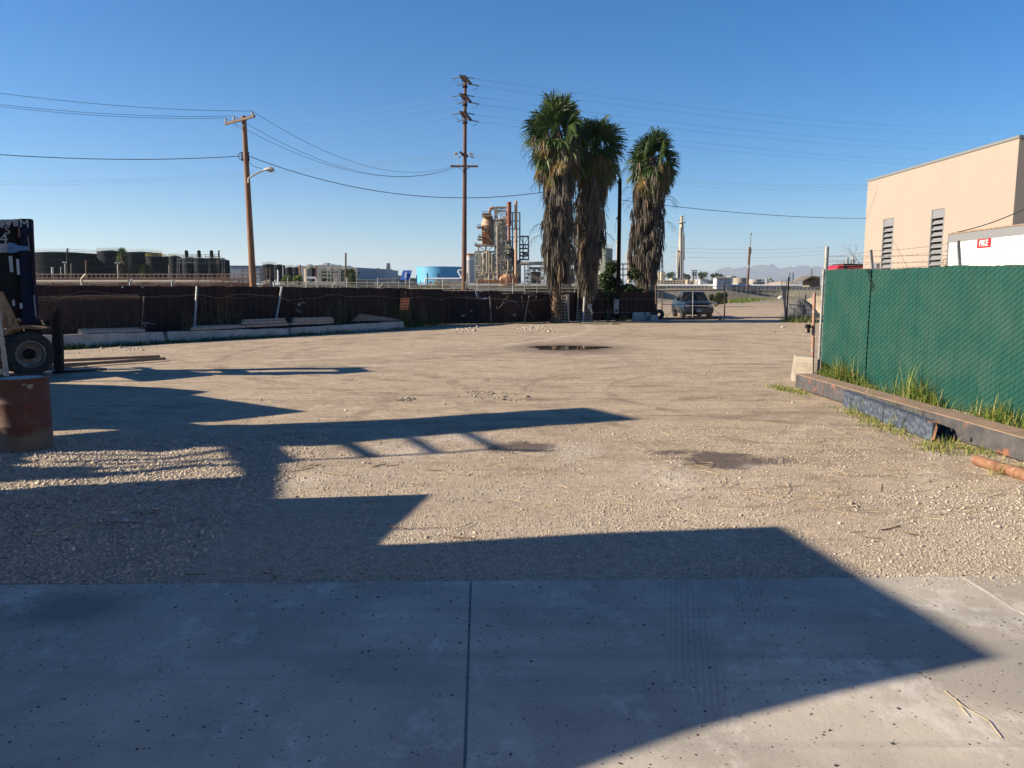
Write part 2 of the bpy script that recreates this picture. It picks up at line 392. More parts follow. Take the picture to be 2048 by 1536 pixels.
        d = t.math('ABSOLUTE', t.math('ADD', d, t.math('MULTIPLY', t.math('SUBTRACT', n2, .5), .5)))
        k = t.math('MULTIPLY', t.rng(d, w_ * 1.3, w_ * .5), t.rng(t.noise(flat, .9, 5, .7), .44, .60, 0, .75))
        c = t.mix(k, c, (.17, .128, .092) if dk else (.44, .365, .285))
    # the bank beyond the far fence: dry weeds and broken rock
    far = t.rng(py, 78, 100)
    fcol = t.mix(t.rng(t.noise(flat, .8, 6, .7), .42, .6), (.24, .215, .16), (.13, .125, .075))
    c = t.mix(t.math('MULTIPLY', far, .8), c, fcol)
    c = t.mix(1.0, c, t.n('ShaderNodeCombineColor').outputs[0], 'MULTIPLY') if False else c
    sc = t.n('ShaderNodeMix', data_type='RGBA', blend_type='MULTIPLY'); sc.inputs[0].default_value = 1
    cc = t.n('ShaderNodeCombineColor')
    for i in range(3): t.l(fine, cc.inputs[i])
    t.l(c, sc.inputs[6]); t.l(cc.outputs[0], sc.inputs[7])
    t.l(sc.outputs[2], b.inputs['Base Color'])
    t.l(t.math('SUBTRACT', .95, t.math('MULTIPLY', wet, .35)), b.inputs['Roughness'])
    b.inputs['Specular IOR Level'].default_value = .25
    hgt = t.math('ADD', t.math('MULTIPLY', n3, .5), t.math('MULTIPLY', speck, .35))
    hgt = t.math('ADD', hgt, t.math('MULTIPLY', t.math('MULTIPLY', gm, vor.outputs['Distance']), -.9))
    hgt = t.math('ADD', hgt, t.math('MULTIPLY', n2, 2.2))
    hgt = t.math('MULTIPLY', hgt, t.math('SUBTRACT', 1, t.math('MULTIPLY', wet, .8)))
    bump(t, b, hgt, .03, .6)
    return m
M['ground'] = ground_material()
g = fastmesh('ground', np.stack([gx.ravel(), gy.ravel(), gz.ravel()], 1), fc, None, 'ground', 'structure')
g.data.polygons.foreach_set('use_smooth', [True] * len(g.data.polygons))

# concrete apron: slabs with an open joint and a pale sealed joint
def slab_material(name, ca, cb, warm):
    m, t, b = newmat(name)
    pos = t.n('ShaderNodeNewGeometry').outputs['Position']; flat = t.mapping(pos, (1, 1, 0))
    c = t.mix(t.rng(t.noise(flat, .9, 7, .6, .5), .38, .64), ca, cb)
    c = t.mix(t.math('MULTIPLY', t.rng(t.noise(t.mapping(flat, (1.1, .8, 1)), 1.5, 12, .74, .15), .53, .61), .5), c, (.53, .50, .46))
    c = t.mix(t.math('MULTIPLY', t.rng(t.noise(t.mapping(flat, (1, 1, 1), loc=(7, 3, 0)), .8, 8, .6, .7), .54, .68), .6), c, (.24, .22, .195))
    for rz, off in ((R(52), 0), (R(57), 4.0)):   # long skid marks
        tr = t.noise(t.mapping(flat, (.12, 4.2, 1), (0, 0, -rz), (off, off, 0)), 1, 6, .6, .2)
        c = t.mix(t.math('MULTIPLY', t.rng(tr, .57, .66), .4), c, (.23, .215, .20))
    # round oil stain
    a = G(150, 1225); v = t.mapping(flat, (1 / .42, 1 / .3, 1), (0, 0, 0), (-a.x / .42, -a.y / .3, 0))
    d = t.math('ADD', t.vmath('LENGTH', v, (0, 0, 0)), t.math('MULTIPLY', t.noise(flat, 6, 5, .7), .9))
    c = t.mix(t.math('MULTIPLY', t.rng(d, 1.7, .9), .6), c, (.11, .10, .09))
    # short tread prints
    for qx, qy, ln in ((1365, 1210, .75), (1500, 1205, .45), (1385, 1330, .7)):
        a = G(qx, qy); v = t.mapping(flat, (1 / .14, 1 / ln, 1), (0, 0, R(12)), (0, 0, 0))
        cen = Matrix.Rotation(R(12), 3, 'Z') @ Vector((a.x / .14, a.y / ln, 0))
        v = t.vmath('SUBTRACT', v, tuple(cen)); d = t.vmath('LENGTH', v, (0, 0, 0))
        wv = t.n('ShaderNodeTexWave'); t.l(t.mapping(flat, (1, 1, 1), (0, 0, R(12))), wv.inputs[0]); wv.inputs['Scale'].default_value = 9; wv.inputs['Distortion'].default_value = 3; wv.inputs['Detail'].default_value = 3
        c = t.mix(t.math('MULTIPLY', t.math('MULTIPLY', t.rng(d, 1.1, .7), t.rng(wv.outputs[1], .35, .75)), .28), c, (.17, .155, .14))
    sp = t.noise(flat, 70, 4, .75)
    c = t.mix(t.math('MULTIPLY', t.rng(sp, .60, .67), .55), c, (.12, .115, .11))
    t.l(c, b.inputs['Base Color']); b.inputs['Roughness'].default_value = .85
    b.inputs['Specular IOR Level'].default_value = .3
    bump(t, b, t.math('ADD', t.noise(flat, 35, 6, .7), t.math('MULTIPLY', t.noise(flat, 3, 3), .6)), .006, .5)
    return m
M['slab'] = slab_material('broom_finished_concrete', (.275, .25, .215), (.39, .35, .295), 0)
M['slab2'] = slab_material('darker_concrete_patch', (.26, .225, .185), (.30, .265, .215), 1)
eL = G(0, 1178); eR = G(2048, 1160); es = (eR - eL) / (eR.x - eL.x)
def edge(x): return (x, eL.y + (x - eL.x) * es.y, 0)
j1 = G(942, 1168).x; j2 = G(1925, 1161).x
ST = .028
SK = .040
def slab(name, xa, xb, m):
    mb = MB(); n = 40
    xs_ = [xa + (xb - xa) * i / n for i in range(n + 1)]
    top = [(x, edge(x)[1] + (.006 * math.sin(x * 9) + .004 * math.sin(x * 23) if 0 < i < n else 0), ST) for i, x in enumerate(xs_)]
    for i in range(n):
        a, b_ = top[i], top[i + 1]
        mb.quad((a[0], -8, ST), (b_[0], -8, ST), b_, a)
        mb.quad((a[0], a[1], -.08), a, b_, (b_[0], b_[1], -.08))
    mb.quad((xa, -8, -.08), (xa, -8, ST), top[0], (xa, top[0][1], -.08))
    mb.quad((xb, -8, -.08), (xb, top[-1][1], -.08), top[-1], (xb, -8, ST))
    mb.v = [(x + (5.2 - y) * SK, y, z) for x, y, z in mb.v]
    return mb.build(name, m, kind='structure', origin=(0, 0, 0))
slab('pavement', -9.5, j1 - .008, 'slab'); slab('pavement', j1 + .008, j2 - .012, 'slab'); slab('pavement', j2 + .012, 9, 'slab2')
mb = MB(); mb.box(j2 - .012, j2 + .012, -8, edge(j2)[1], 0, ST + .002); mb.v = [(x + (5.2 - y) * SK, y, z) for x, y, z in mb.v]; mb.build('pavement_joint', 'concrete', kind='structure')
mb = MB(); mb.box(j1 - .008, j1 + .008, -8, edge(j1)[1], 0, ST - .009); mb.v = [(x + (5.2 - y) * SK, y, z) for x, y, z in mb.v]; M['jointsand'] = mat('joint_sand', (.20, .18, .16), (.34, .31, .27), 60, .95); mb.build('pavement_joint', 'jointsand', kind='structure')

# puddle
mb = MB(); n = 60; c = PUD; ring = []
for k in range(n):
    a = 2 * math.pi * k / n; r = 1 + .12 * math.sin(3 * a + 1) + .09 * math.sin(5 * a) + .06 * math.sin(11 * a + 2) + .03 * math.sin(19 * a)
    ring.append((c.x + 1.3 * r * math.cos(a), c.y + .92 * r * math.sin(a), -.003))
mb.add([(c.x, c.y, -.003)] + ring, [(0, 1 + k, 1 + (k + 1) % n) for k in range(n)])
M['water'] = mat('muddy_water', (.05, .034, .022), rough=.03, spec=.6)
mb.build('puddle', 'water', kind='structure')

# ---------------------------------------------------------------- loose stones
def stones(name, n, fx, size, tonefn, m, label, flat=.55, seed=1, zoff=0.0, cat='gravel'):
    r = np.random.default_rng(seed)
    p = fx(r, n); n = len(p)
    base = np.array([(1, 0, 0), (-1, 0, 0), (0, 1, 0), (0, -1, 0), (0, 0, 1), (0, 0, -1), ], float)
    fcs = np.array([(0, 2, 4), (2, 1, 4), (1, 3, 4), (3, 0, 4), (2, 0, 5), (1, 2, 5), (3, 1, 5), (0, 3, 5)])
    s = size[0] * np.exp(r.normal(0, size[1], n)); s = np.minimum(s, size[0] * 4)
    a = r.uniform(0, 6.28, n); v = base[None] * s[:, None, None] * r.uniform(.6, 1.3, (n, 6, 1)); v[:, :, 2] *= flat
    v = v + r.normal(0, .18, v.shape) * s[:, None, None]
    ca, sa = np.cos(a)[:, None], np.sin(a)[:, None]
    vx = v[:, :, 0] * ca - v[:, :, 1] * sa; vy = v[:, :, 0] * sa + v[:, :, 1] * ca
    z = zground(p[:, 0], p[:, 1]) + zoff + s * flat * .3
    co = np.stack([vx + p[:, 0:1], vy + p[:, 1:2], v[:, :, 2] + z[:, None]], -1).reshape(-1, 3)
    f = (fcs[None] + (np.arange(n) * 6)[:, None, None]).reshape(-1, 3)
    tone = np.repeat(tonefn(r, n), 8)
    return fastmesh(name, co, f, tone, m, 'stuff', label, cat)
WETS = []
for _a in ((1375, 1520, 902, 936), (975, 1115, 884, 904), (1040, 1250, 685, 706)):
    _c = G((_a[0] + _a[1]) / 2, (_a[2] + _a[3]) / 2); WETS.append((_c.x, _c.y, abs(G(_a[1], _a[3]).x - G(_a[0], _a[3]).x) / 2, abs(G(1024, _a[2]).y - G(1024, _a[3]).y) / 2))
def dry(x, y):
    k = np.ones(len(x), bool)
    for (cx, cy, rx, ry) in WETS: k &= ((x - cx) / rx) ** 2 + ((y - cy) / ry) ** 2 > 1.1
    return k
def clump(x, y): return .5 + .5 * np.sin(x * 1.9 + 1.1 * np.sin(y * 2.7)) * np.sin(y * 2.1 + np.sin(x * 3.1))
def gravel_pts(r, n):
    x = r.uniform(-6.5, 6.6, n * 2); y = 5.0 + 6.0 * r.power(.72, n * 2) ** 1.5
    y = 5.02 + (r.uniform(0, 1, n * 2) ** 1.7) * 6.5
    ed = eL.y + (x - eL.x) * es.y
    keep = dry(x, y) & (y > ed + .005) & (np.abs(x) < .72 * y + .3) & (r.uniform(0, 1, n * 2) < .25 + .75 * clump(x, y))
    return np.stack([x[keep], y[keep]], 1)[:n]
stones('loose_gravel', 90000, gravel_pts, (.0062, .40), lambda r, n: np.clip(r.beta(2.6, 2.8, n), 0, 1), 'stone', 'crushed grey and tan gravel beside the concrete slab edge', seed=2)
def gravel2(r, n):
    x = r.uniform(-16, 16, n * 3); y = 7 + 22 * r.uniform(0, 1, n * 3) ** 1.3
    keep = dry(x, y) & (np.abs(x) < .72 * y) & (r.uniform(0, 1, n * 3) < .1 + .9 * clump(x * .6, y * .6) ** 3)
    return np.stack([x[keep], y[keep]], 1)[:n]
stones('scattered_stones', 5500, gravel2, (.0095, .5), lambda r, n: np.clip(r.beta(2.2, 2.6, n), 0, 1), 'stone', 'small stones scattered over the open dirt yard', seed=3)
def leftgravel(r, n):
    x = r.uniform(-8.6, -2.4, n * 3); y = r.uniform(5.2, 10.4, n * 3)
    keep = (x > -.72 * y - .3) & (r.uniform(0, 1, n * 3) < .2 + .8 * sm_np(-x - y * .18, .6, 2.6))
    return np.stack([x[keep], y[keep]], 1)[:n]
def sm_np(v, a, b): q = np.clip((v - a) / (b - a), 0, 1); return q * q * (3 - 2 * q)
stones('coarse_gravel', 26000, leftgravel, (.0125, .35), lambda r, n: np.clip(r.beta(2, 1.8, n), 0, 1), 'stone', 'coarse grey gravel in front of the red drum', seed=4)
q = G(1990, 1010)
stones('tan_stone_patch', 450, lambda r, n: np.stack([r.normal(q.x, .42, n), r.normal(q.y, .34, n)], 1), (.0105, .4), lambda r, n: np.clip(r.normal(.5, .22, n), 0, 1), 'stone', 'patch of larger pale tan stones near the steel beam', seed=5)
def slabpeb(r, n):
    x = r.uniform(-3.9, 3.9, n); y = r.uniform(2.4, 5.1, n); ed = eL.y + (x - eL.x) * es.y
    k = (y < ed - .01) & (r.uniform(0, 1, n) < .25 + .75 * clump(x * 1.5, y * 2) + .4 * (y > 4.7))
    return np.stack([x[k], y[k]], 1)
stones('dark_grit', 11000, slabpeb, (.0030, .48), lambda r, n: np.where(r.uniform(0, 1, n) < .9, r.uniform(0, .7, n), 1), 'pebble', 'dark grit and pebbles strewn over the concrete slab', seed=6, zoff=ST)
for (a, b, c_, d_, nn, sd) in ((1030, 1100, 652, 662, 420, 8), (905, 960, 655, 664, 260, 9), (890, 1080, 776, 800, 130, 10), (795, 830, 795, 803, 90, 11), (200, 300, 692, 702, 60, 12), (1500, 1640, 655, 675, 50, 13)):
    ga = G((a + b) / 2, (c_ + d_) / 2); wx = abs(G(b, d_).x - G(a, d_).x) / 4; wy = abs(G(1024, c_).y - G(1024, d_).y) / 3.2
    lab = {8: 'heap of broken pale rubble at the foot of the rusty fence', 9: 'smaller rubble spill by the rusty fence foot', 10: 'dark clods of churned earth in the middle of the yard', 11: 'small clump of dark clods left of the churned earth', 12: 'lumps of dirt in front of the concrete barrier', 13: 'pale stone bits near the open gateway'}[sd]
    dark = sd in (10, 11)
    stones('rubble', nn, lambda r, n: np.stack([r.normal(ga.x, wx, n), r.normal(ga.y, wy, n)], 1), (.016 if dark else .028, .55), lambda r, n: np.clip(r.normal(.15 if dark else .5, .2, n), 0, 1), 'stone', lab, seed=sd, cat='rubble')

def spill(r, n):
    x = r.uniform(-3.9, 3.9, n); ed = eL.y + (x - eL.x) * es.y; y = ed - np.abs(r.normal(0, .10, n)) - .01
    k = r.uniform(0, 1, n) < clump(x * 2.2, y * .3) ** 2; return np.stack([x[k], y[k]], 1)
stones('spilt_gravel', 2600, spill, (.0055, .4), lambda r, n: np.clip(r.beta(2.2, 2.4, n), 0, 1), 'stone', 'loose gravel spilt over the edge of the concrete slab', seed=21, zoff=ST)
# ---------------------------------------------------------------- straw, twigs, weeds
def straws(name, label, spots, m='straw', tone=(.5, 1), wd=.004):
    mb = MB()
    for (px, py, n, sx, sy, ln) in spots:
        c = G(px, py)
        for _ in range(n):
            x = c.x + rnd.gauss(0, sx); y = c.y + rnd.gauss(0, sy); a = rnd.gauss(0, .6) ; l = ln * rnd.uniform(.3, 1)
            z = float(zground(x, y)) + rnd.uniform(.006, .02)
            if y < 5.15: z += ST
            d = Vector((math.cos(a), math.sin(a), 0)) * l; b2 = a + rnd.uniform(-.5, .5)
            p0 = Vector((x, y, z)); p1 = p0 + d * .5; p2 = p1 + Vector((math.cos(b2), math.sin(b2), 0)) * l * .5
            mb.tube([p0, p1, p2], wd * rnd.uniform(.35, .8), 4, False, rnd.uniform(*tone))
    return tag(mb.build(name, m, kind='stuff', origin=(0, 0, 0)), label, 'straw')
straws('straw', 'pale dry straw and twigs scattered on the dirt', [(1395, 935, 20, .35, .2, .4), (1480, 995, 16, .5, .3, .5), (1650, 1000, 12, .4, .3, .6), (1250, 930, 14, .6, .3, .35), (1100, 860, 10, .9, .4, .5), (1700, 870, 14, .7, .8, .5), (1450, 860, 16, 1.2, .6, .4), (1850, 960, 26, .5, .5, .4), (960, 950, 12, 1, .6, .25), (1550, 810, 20, 1.2, .8, .5), (1850, 1020, 18, .4, .25, .35), (1180, 1010, 8, .7, .3, .3), (700, 960, 8, .7, .3, .3)])
straws('twigs', 'dark broken twigs lying on the gravel', [(640, 940, 3, .3, .1, .4), (100, 1055, 3, .4, .1, .4), (270, 1035, 4, .3, .1, .4), (790, 940, 3, .2, .1, .25), (1160, 950, 1, .02, .02, .1), (860, 1060, 3, .2, .1, .3), (1800, 1070, 4, .3, .1, .3), (500, 1140, 3, .8, .1, .3)], tone=(0, .15), wd=.007)
mb = MB(); pts = [G(1890, 1382, ST + .006), G(1930, 1415, ST + .012), G(1975, 1440, ST + .01), G(2003, 1475, ST + .006)]
mb.tube(pts, .002, 5, True, .8); tag(mb.build('straw_stalk', 'straw'), 'single long dry straw stalk lying on the sunlit concrete', 'straw')
mb = MB(); mb.tube([G(1910, 1395, ST + .006), G(1925, 1420, ST + .012), G(1938, 1432, ST + .006)], .0016, 5, True, .9); tag(mb.build('straw_stalk', 'straw'), 'shorter straw stalk beside the long one on the concrete', 'straw')
mb = MB(); mb.tube([G(60, 1068, .02), G(110, 1066, .02), G(150, 1052, .02), G(172, 1048, .02)], .004, 5, True, 1); tag(mb.build('straw_stalk', 'straw'), 'pale stalk lying on the shaded gravel at lower left', 'straw')

def blade(mb, p, h, az, lean, wd, tone, seg=4):
    d = Vector((math.cos(az), math.sin(az), 0)); side = Vector((-d.y, d.x, 0)); vs = []; fs = []
    for i in range(seg + 1):
        t_ = i / seg; q = p + d * (lean * h * t_ * t_) + Vector((0, 0, h * (t_ - .42 * lean * t_ * t_)))
        ww = wd * (1 - t_ ** 1.6) + .0006
        vs += [q - side * ww, q + side * ww]
    for i in range(seg): fs.append((2 * i, 2 * i + 1, 2 * i + 3, 2 * i + 2))
    mb.add(vs, fs, tone)
def weeds(name, label, spots, m='grass', wd=.007, dry=.22, cat='weeds'):
    """spots: (world x, y, n, spread_along_x, spread_y, height)"""
    mb = MB()
    for (x, y, n, sx, sy, h) in spots:
        for _ in range(n):
            p = Vector((x + rnd.gauss(0, sx), y + rnd.gauss(0, sy), 0)); p.z = float(zground(p.x, p.y))
            isdry = rnd.random() < dry
            blade(mb, p, h * rnd.uniform(.35, 1.1), rnd.uniform(0, 6.28), rnd.uniform(.15, 1.1), wd * rnd.uniform(.5, 1.2), rnd.uniform(.8, 1) if isdry else rnd.uniform(0, .75))
    return tag(mb.build(name, m, kind='stuff', origin=(0, 0, 0)), label, cat)
# ================================================================ RIGHT SIDE: slatted fence, beams, blocks
FA = G(1637, 762); FB = G(2048, 852); fd = (FB - FA).normalized(); fn = Vector((fd.y, -fd.x, 0))   # fn points away/right
if fn.x < 0: fn = -fn
FL = (FB - FA).length + 5.0; FH = 2.40
M['slat'] = tonemat('green_privacy_slats', [(0, (.0075, .055, .044)), (1, (.0095, .066, .053))], .5, .12)
m = M['slat']; t = NT(m); b_ = m.node_tree.nodes['Principled BSDF']; l_ = b_.inputs['Base Color'].links[0].from_socket
pos = t.n('ShaderNodeNewGeometry').outputs['Position']; z_ = t.n('ShaderNodeSeparateXYZ'); t.l(pos, z_.inputs[0])
du = t.math('MULTIPLY', t.rng(t.noise(pos, 1.6, 8, .65, .4), .42, .68), t.rng(z_.outputs[2], 2.6, .0, .25, .8)); cc_ = t.mix(du, l_, (.045, .085, .068)); cc_ = t.mix(t.math('MULTIPLY', t.rng(t.noise(t.mapping(pos, (9, 9, .7)), 1, 5, .6), .55, .7), .4), cc_, (.012, .045, .036)); t.l(cc_, b_.inputs['Base Color'])
fence = thing('privacy_fence', 'green slatted chain link fence with barbed wire on top', 'fence', FA)
def fp(s, z, off=0): return FA + fd * s + fn * off + Vector((0, 0, z))

def topz(s): return FH + .012 * math.sin(s * 2.1) + .006 * math.sin(s * 5.3)
mb = MB(); s = .05; pitch = .092
while s < FL:
    tz = topz(s) + rnd.uniform(-.004, .004)
    if abs(s - 1.62) < .05: s += .05
    wq = pitch * .965; tn = rnd.uniform(0, 1); o = rnd.uniform(-.001, .001) - .006
    a, b, c, d = fp(s, .04, .012 + o), fp(s + wq, .04, .012 + o), fp(s + wq, tz, .012 + o), fp(s, tz, .012 + o)
    mb.quad(a, b, c, d, tn); mb.quad(fp(s, .04, .018 + o), fp(s, tz, .018 + o), fp(s + wq, tz, .018 + o), fp(s + wq, .04, .018 + o), tn)
    s += pitch
mb.build('slat_panel', 'slat', fence)
mb = MB()
def sheet(s0, s1, z, off): mb.quad(fp(s0, z[0], off), fp(s1, z[0], off), fp(s1, z[1], off), fp(s0, z[1], off), .1)
sheet(.04, FL, (.04, FH - .02), .030); mb.build('backing', 'slat', fence)
# chain link wires: zigzag diagonals
mb = MB(); mb.tone = .5; stp = .136; zt = FH
k = -int(FH * 1.36 / stp) - 2
while k * stp < FL:
    s0 = k * stp
    for sg in (1,):
        pts = []
        for z0 in (0.03, zt):
            ss = s0 + (z0 if sg > 0 else (zt - z0)) * 1.36
            pts.append((ss, z0))
        (sa, za), (sb, zb) = pts
        if max(sa, sb) < .05 or min(sa, sb) > FL: continue
        q = []; nseg = 34
        for i in range(nseg + 1):
            t_ = i / nseg; ss = sa + (sb - sa) * t_; zz = za + (zb - za) * t_
            if ss < .03 or ss > FL: 
                if len(q) > 1: mb.tube(q, .0036, 3, False)
                q = []; continue
            q.append(fp(ss + (.006 if i % 2 else -.006) + .01 * math.sin(zz * 2 + ss), zz, -.006 if sg > 0 else .004))
        if len(q) > 1: mb.tube(q, .0036, 3, False)
    k += 1
M['greenwire'] = mat('green_coated_wire', (.055, .20, .16), (.085, .25, .20), 10, .5)
mb.build('chain_link', 'greenwire', fence)
mb = MB(); s = .06
while s < FL:
    z = topz(s); mb.tube([fp(s, z - .02, 0), fp(s + .02, z + .035, 0), fp(s + .035, z + .03, .005), fp(s + .05, z - .02, 0)], .0022, 3, False); s += .085
mb.build('wire_crown', 'galv', fence)
mb = MB(); pt = G(1637, 762) + fn * .0; top = P(1638, 497, FA.y)
mb.tube([fp(-.02, 0, 0), fp(-.02, 2.43, 0)], .030, 14); mb.build('post', 'galv', fence, smooth=True)
mb = MB(); mb.tube([fp(-.02, 2.2, .05), fp(-.02, 2.88, .05)], .045, 14); mb.lathe([(0, .04), (.035, .03), (.05, 0)], 14, tuple(fp(-.02, 2.88, .05)))
mb.build('barbed_arm_post', 'galv', fence, smooth=True)
for zc in (.25, .62, .95, 1.35, 1.75, 2.1, 2.34):
    mb = MB(); mb.tube([fp(-.02, zc - .02, 0), fp(-.02, zc + .02, 0)], .036, 12); mb.build('tension_band', 'galv', fence, smooth=True)
for s, hh in ((1.6, 2.77), (3.9, 2.82), (6.2, 2.83), (8.5, 2.83)):
    if s > FL: continue
    mb = MB(); mb.tube([fp(s, 0, .07), fp(s, 2.38, .07)], .03, 10)
    mb.beam(fp(s, 2.36, .05), fp(s, hh, -.02), .032, .045); mb.build('post', 'galv', fence)
def barbed(a, b, sag, parent, name='barbed_wire', step=.13, r=.0026):
    mb = MB(); L = (Vector(b) - Vector(a)).length; n = max(6, int(L / step)); pts = catenary(a, b, sag, n)
    mb.tube(pts, r, 4, False)
    for p in pts[1:-1]:
        for _ in range(2):
            v = Vector((rnd.uniform(-1, 1), rnd.uniform(-1, 1), rnd.uniform(-1, 1))).normalized() * .018
            mb.tube([p - v, p + v], .002, 3, False)
    return mb.build(name, 'galv_dull', parent)
for i, (z0, z1, z2) in enumerate(((2.83, 2.80, 2.80), (2.74, 2.68, 2.66), (2.65, 2.55, 2.52), (2.55, 2.46, 2.44))):
    barbed(fp(0, z0 - .12, .03), fp(1.6, z1 - .05, -.01), .03, fence); barbed(fp(1.6, z1 - .05, -.01), fp(3.9, z1, -.01), .03, fence)
    barbed(fp(3.9, z1, -.01), fp(6.2, z2, -.01), .04, fence); barbed(fp(6.2, z2, -.01), fp(8.5, z2, -.01), .04, fence)
barbed(fp(0, 2.70, .05), fp(3.9, 2.58, .02), .0, fence); barbed(fp(0, 2.58, .05), fp(3.9, 2.46, .02), .0, fence)
# slack wire twisted over the fence at the second post, and a small wire coil
mb = MB(); mb.tube([fp(1.58, 2.36, -.03), fp(1.62, 2.27, -.04), fp(1.68, 2.16, -.05), fp(1.74, 2.08, -.03), fp(1.70, 1.98, -.03)], .010, 6)
mb.tube([fp(1.58 + .03 * math.cos(a * .7), 2.37 + .035 * math.sin(a * .7), -.04) for a in range(10)], .008, 5); mb.build('tie_wire', 'blackm', fence)
mb = MB(); q = P(1886, 519, FA.y - 3.4)
q = fp(3.64, 2.47, -.03)
mb.tube([q + fd * .05 * math.cos(a * .65) + Vector((0, 0, .055 * math.sin(a * .65))) for a in range(22)], .007, 5, False); mb.build('wire_coil', 'beamtop', fence)
# terracotta gate post
gp = thing('gate_post', 'thin faded terracotta pipe post at the near end of the green fence', 'post', G(1622, 758))
b0 = G(1624, 758); t0 = P(1629, 585, b0.y)
mb = MB(); mb.tube([b0, t0], .034, 12); mb.build('pipe', 'post_terra', gp, smooth=True)
mb = MB(); hz = b0.lerp(t0, .60); mb.tube([hz, hz + Vector((-.10, -.02, .02))], .014, 6)
mb.build('bracket', 'blackm', gp)
mb = MB(); h2 = hz + Vector((-.11, -.02, .0)); mb.box(h2.x - .07, h2.x + .03, h2.y - .05, h2.y + .05, h2.z - .02, h2.z + .07); mb.box(h2.x - .035, h2.x + .02, h2.y - .03, h2.y + .03, h2.z - .12, h2.z - .025)
mb.build('gate_latch', 'blackm', gp, bevel=.008)
for zq, r_ in ((.33, .038), (.78, .038)):
    mb = MB(); c = b0.lerp(t0, zq); mb.tube([c - Vector((0, 0, .02)), c + Vector((0, 0, .02))], r_, 10); mb.build('band', 'galv', gp)
# concrete block
def rough_block(poly_bottom, poly_top, name, m, label, cat, group=None, bev=.02):
    mb = MB(); n = 7; vs = []
    for k in range(n + 1):
        t_ = k / n
        for a, b in zip(poly_bottom, poly_top): vs.append(Vector(a).lerp(Vector(b), t_))
    c = len(poly_bottom)
    fs = [tuple(range(c))[::-1], tuple(n * c + i for i in range(c))]
    for k in range(n):
        for i in range(c): fs.append((k * c + i, k * c + (i + 1) % c, (k + 1) * c + (i + 1) % c, (k + 1) * c + i))
    mb.add(vs, fs); return tag(mb.build(name, m, bevel=bev, seg=2), label, cat, group)
bl = G(1584, 764); br = G(1626, 768); dz = Vector((0, 0, .56)); bk = Vector((.14, .5, 0))
rough_block([bl, br, br + bk, bl + bk], [bl + dz + Vector((.06, .05, 0)), br + dz + Vector((0, .05, 0)), br + bk + dz, bl + bk + dz + Vector((.06, 0, 0))], 'concrete_block', 'pale_concrete', 'pale sunlit concrete block at the foot of the terracotta gate post', 'concrete block')
# steel beams used as kerb
ba = G(1592, 778); bb = G(2048, 928); bd = (bb - ba).normalized(); bn = Vector((-bd.y, bd.x, 0))
if bn.x < 0: bn = -bn
BL = (bb - ba).length + 4.2
def bp(s, o, z): return ba + bd * s + bn * o + Vector((0, 0, z))
tb = thing('steel_beam', 'long rusty topped steel beam with peeling black side along the green fence', 'beam', ba, group='steel beams used as a kerb')
mb = MB(); mb.prism([bp(-.05, -.004, .297), bp(-.05, .36, .297), bp(-.05, .36, .31), bp(-.05, -.004, .31)], bd * BL); mb.build('top_flange', 'beamtop', tb)
mb = MB(); mb.prism([bp(-.04, 0, .03), bp(-.04, .34, .03), bp(-.04, .34, .296), bp(-.04, 0, .296)], bd * (BL - .02)); mb.build('web', 'beamside', tb)
mb = MB(); sx = ((G(1915, 893) - ba)).dot(bd); mb.tube([bp(sx, -.03, .10), bp(sx, -.005, .10)], .032, 12); mb.tube([bp(sx, -.036, .10), bp(sx, -.028, .10)], .015, 8); mb.build('lifting_lug', 'beamside', tb)
ca = G(1685, 812); cb = G(1862, 884); cd = (cb - ca).normalized(); cn = Vector((-cd.y, cd.x, 0)); cn = cn if cn.x > 0 else -cn
CL = (cb - ca).length
def cp(s, o, z): return ca + cd * s + cn * o + Vector((0, 0, z))
tb = thing('steel_beam', 'shorter scuffed blue black steel beam lying in front of the long rusty one', 'beam', ca, group='steel beams used as a kerb')
mb = MB(); mb.prism([cp(0, 0, 0), cp(0, .05, 0), cp(0, .05, .262), cp(0, 0, .262)], cd * CL); mb.build('web', 'beamblue', tb, bevel=.006)
mb = MB(); mb.prism([cp(0, -.03, .262), cp(0, .10, .262), cp(0, .10, .276), cp(0, -.03, .276)], cd * (CL - .12)); mb.build('top_flange', 'beamblue', tb, bevel=.004)
mb = MB(); mb.prism([cp(CL - .10, -.02, .262), cp(CL - .02, -.02, .255), cp(CL - .02, .10, .24), cp(CL - .10, .12, .262)], (0, 0, .012)); mb.prism([cp(CL + .002, .0, .02), cp(CL + .03, .02, .04), cp(CL + .015, .06, .2), cp(CL + .002, .05, .24)], cd * .012); mb.build('bent_end_plate', 'rust', tb)
# rusty pipe
pa = G(1952, 920, .06); pb = G(2048, 950, .06); pd = (pb - pa).normalized()
pp = thing('rusty_pipe', 'rusty steel pipe lying in front of the long beam at right', 'pipe', pa)
mb = MB(); e = pa + pd * 3.2; mb.tube([pa, pa + pd * .62], .063, 18); mb.tube([pa + pd * .63, e], .069, 18); mb.build('pipe_wall', 'rust', pp, smooth=True)
mb = MB(); mb.tube([pa + pd * .6, pa + pd * .66], .074, 18); mb.build('coupling', 'rust', pp, smooth=True)
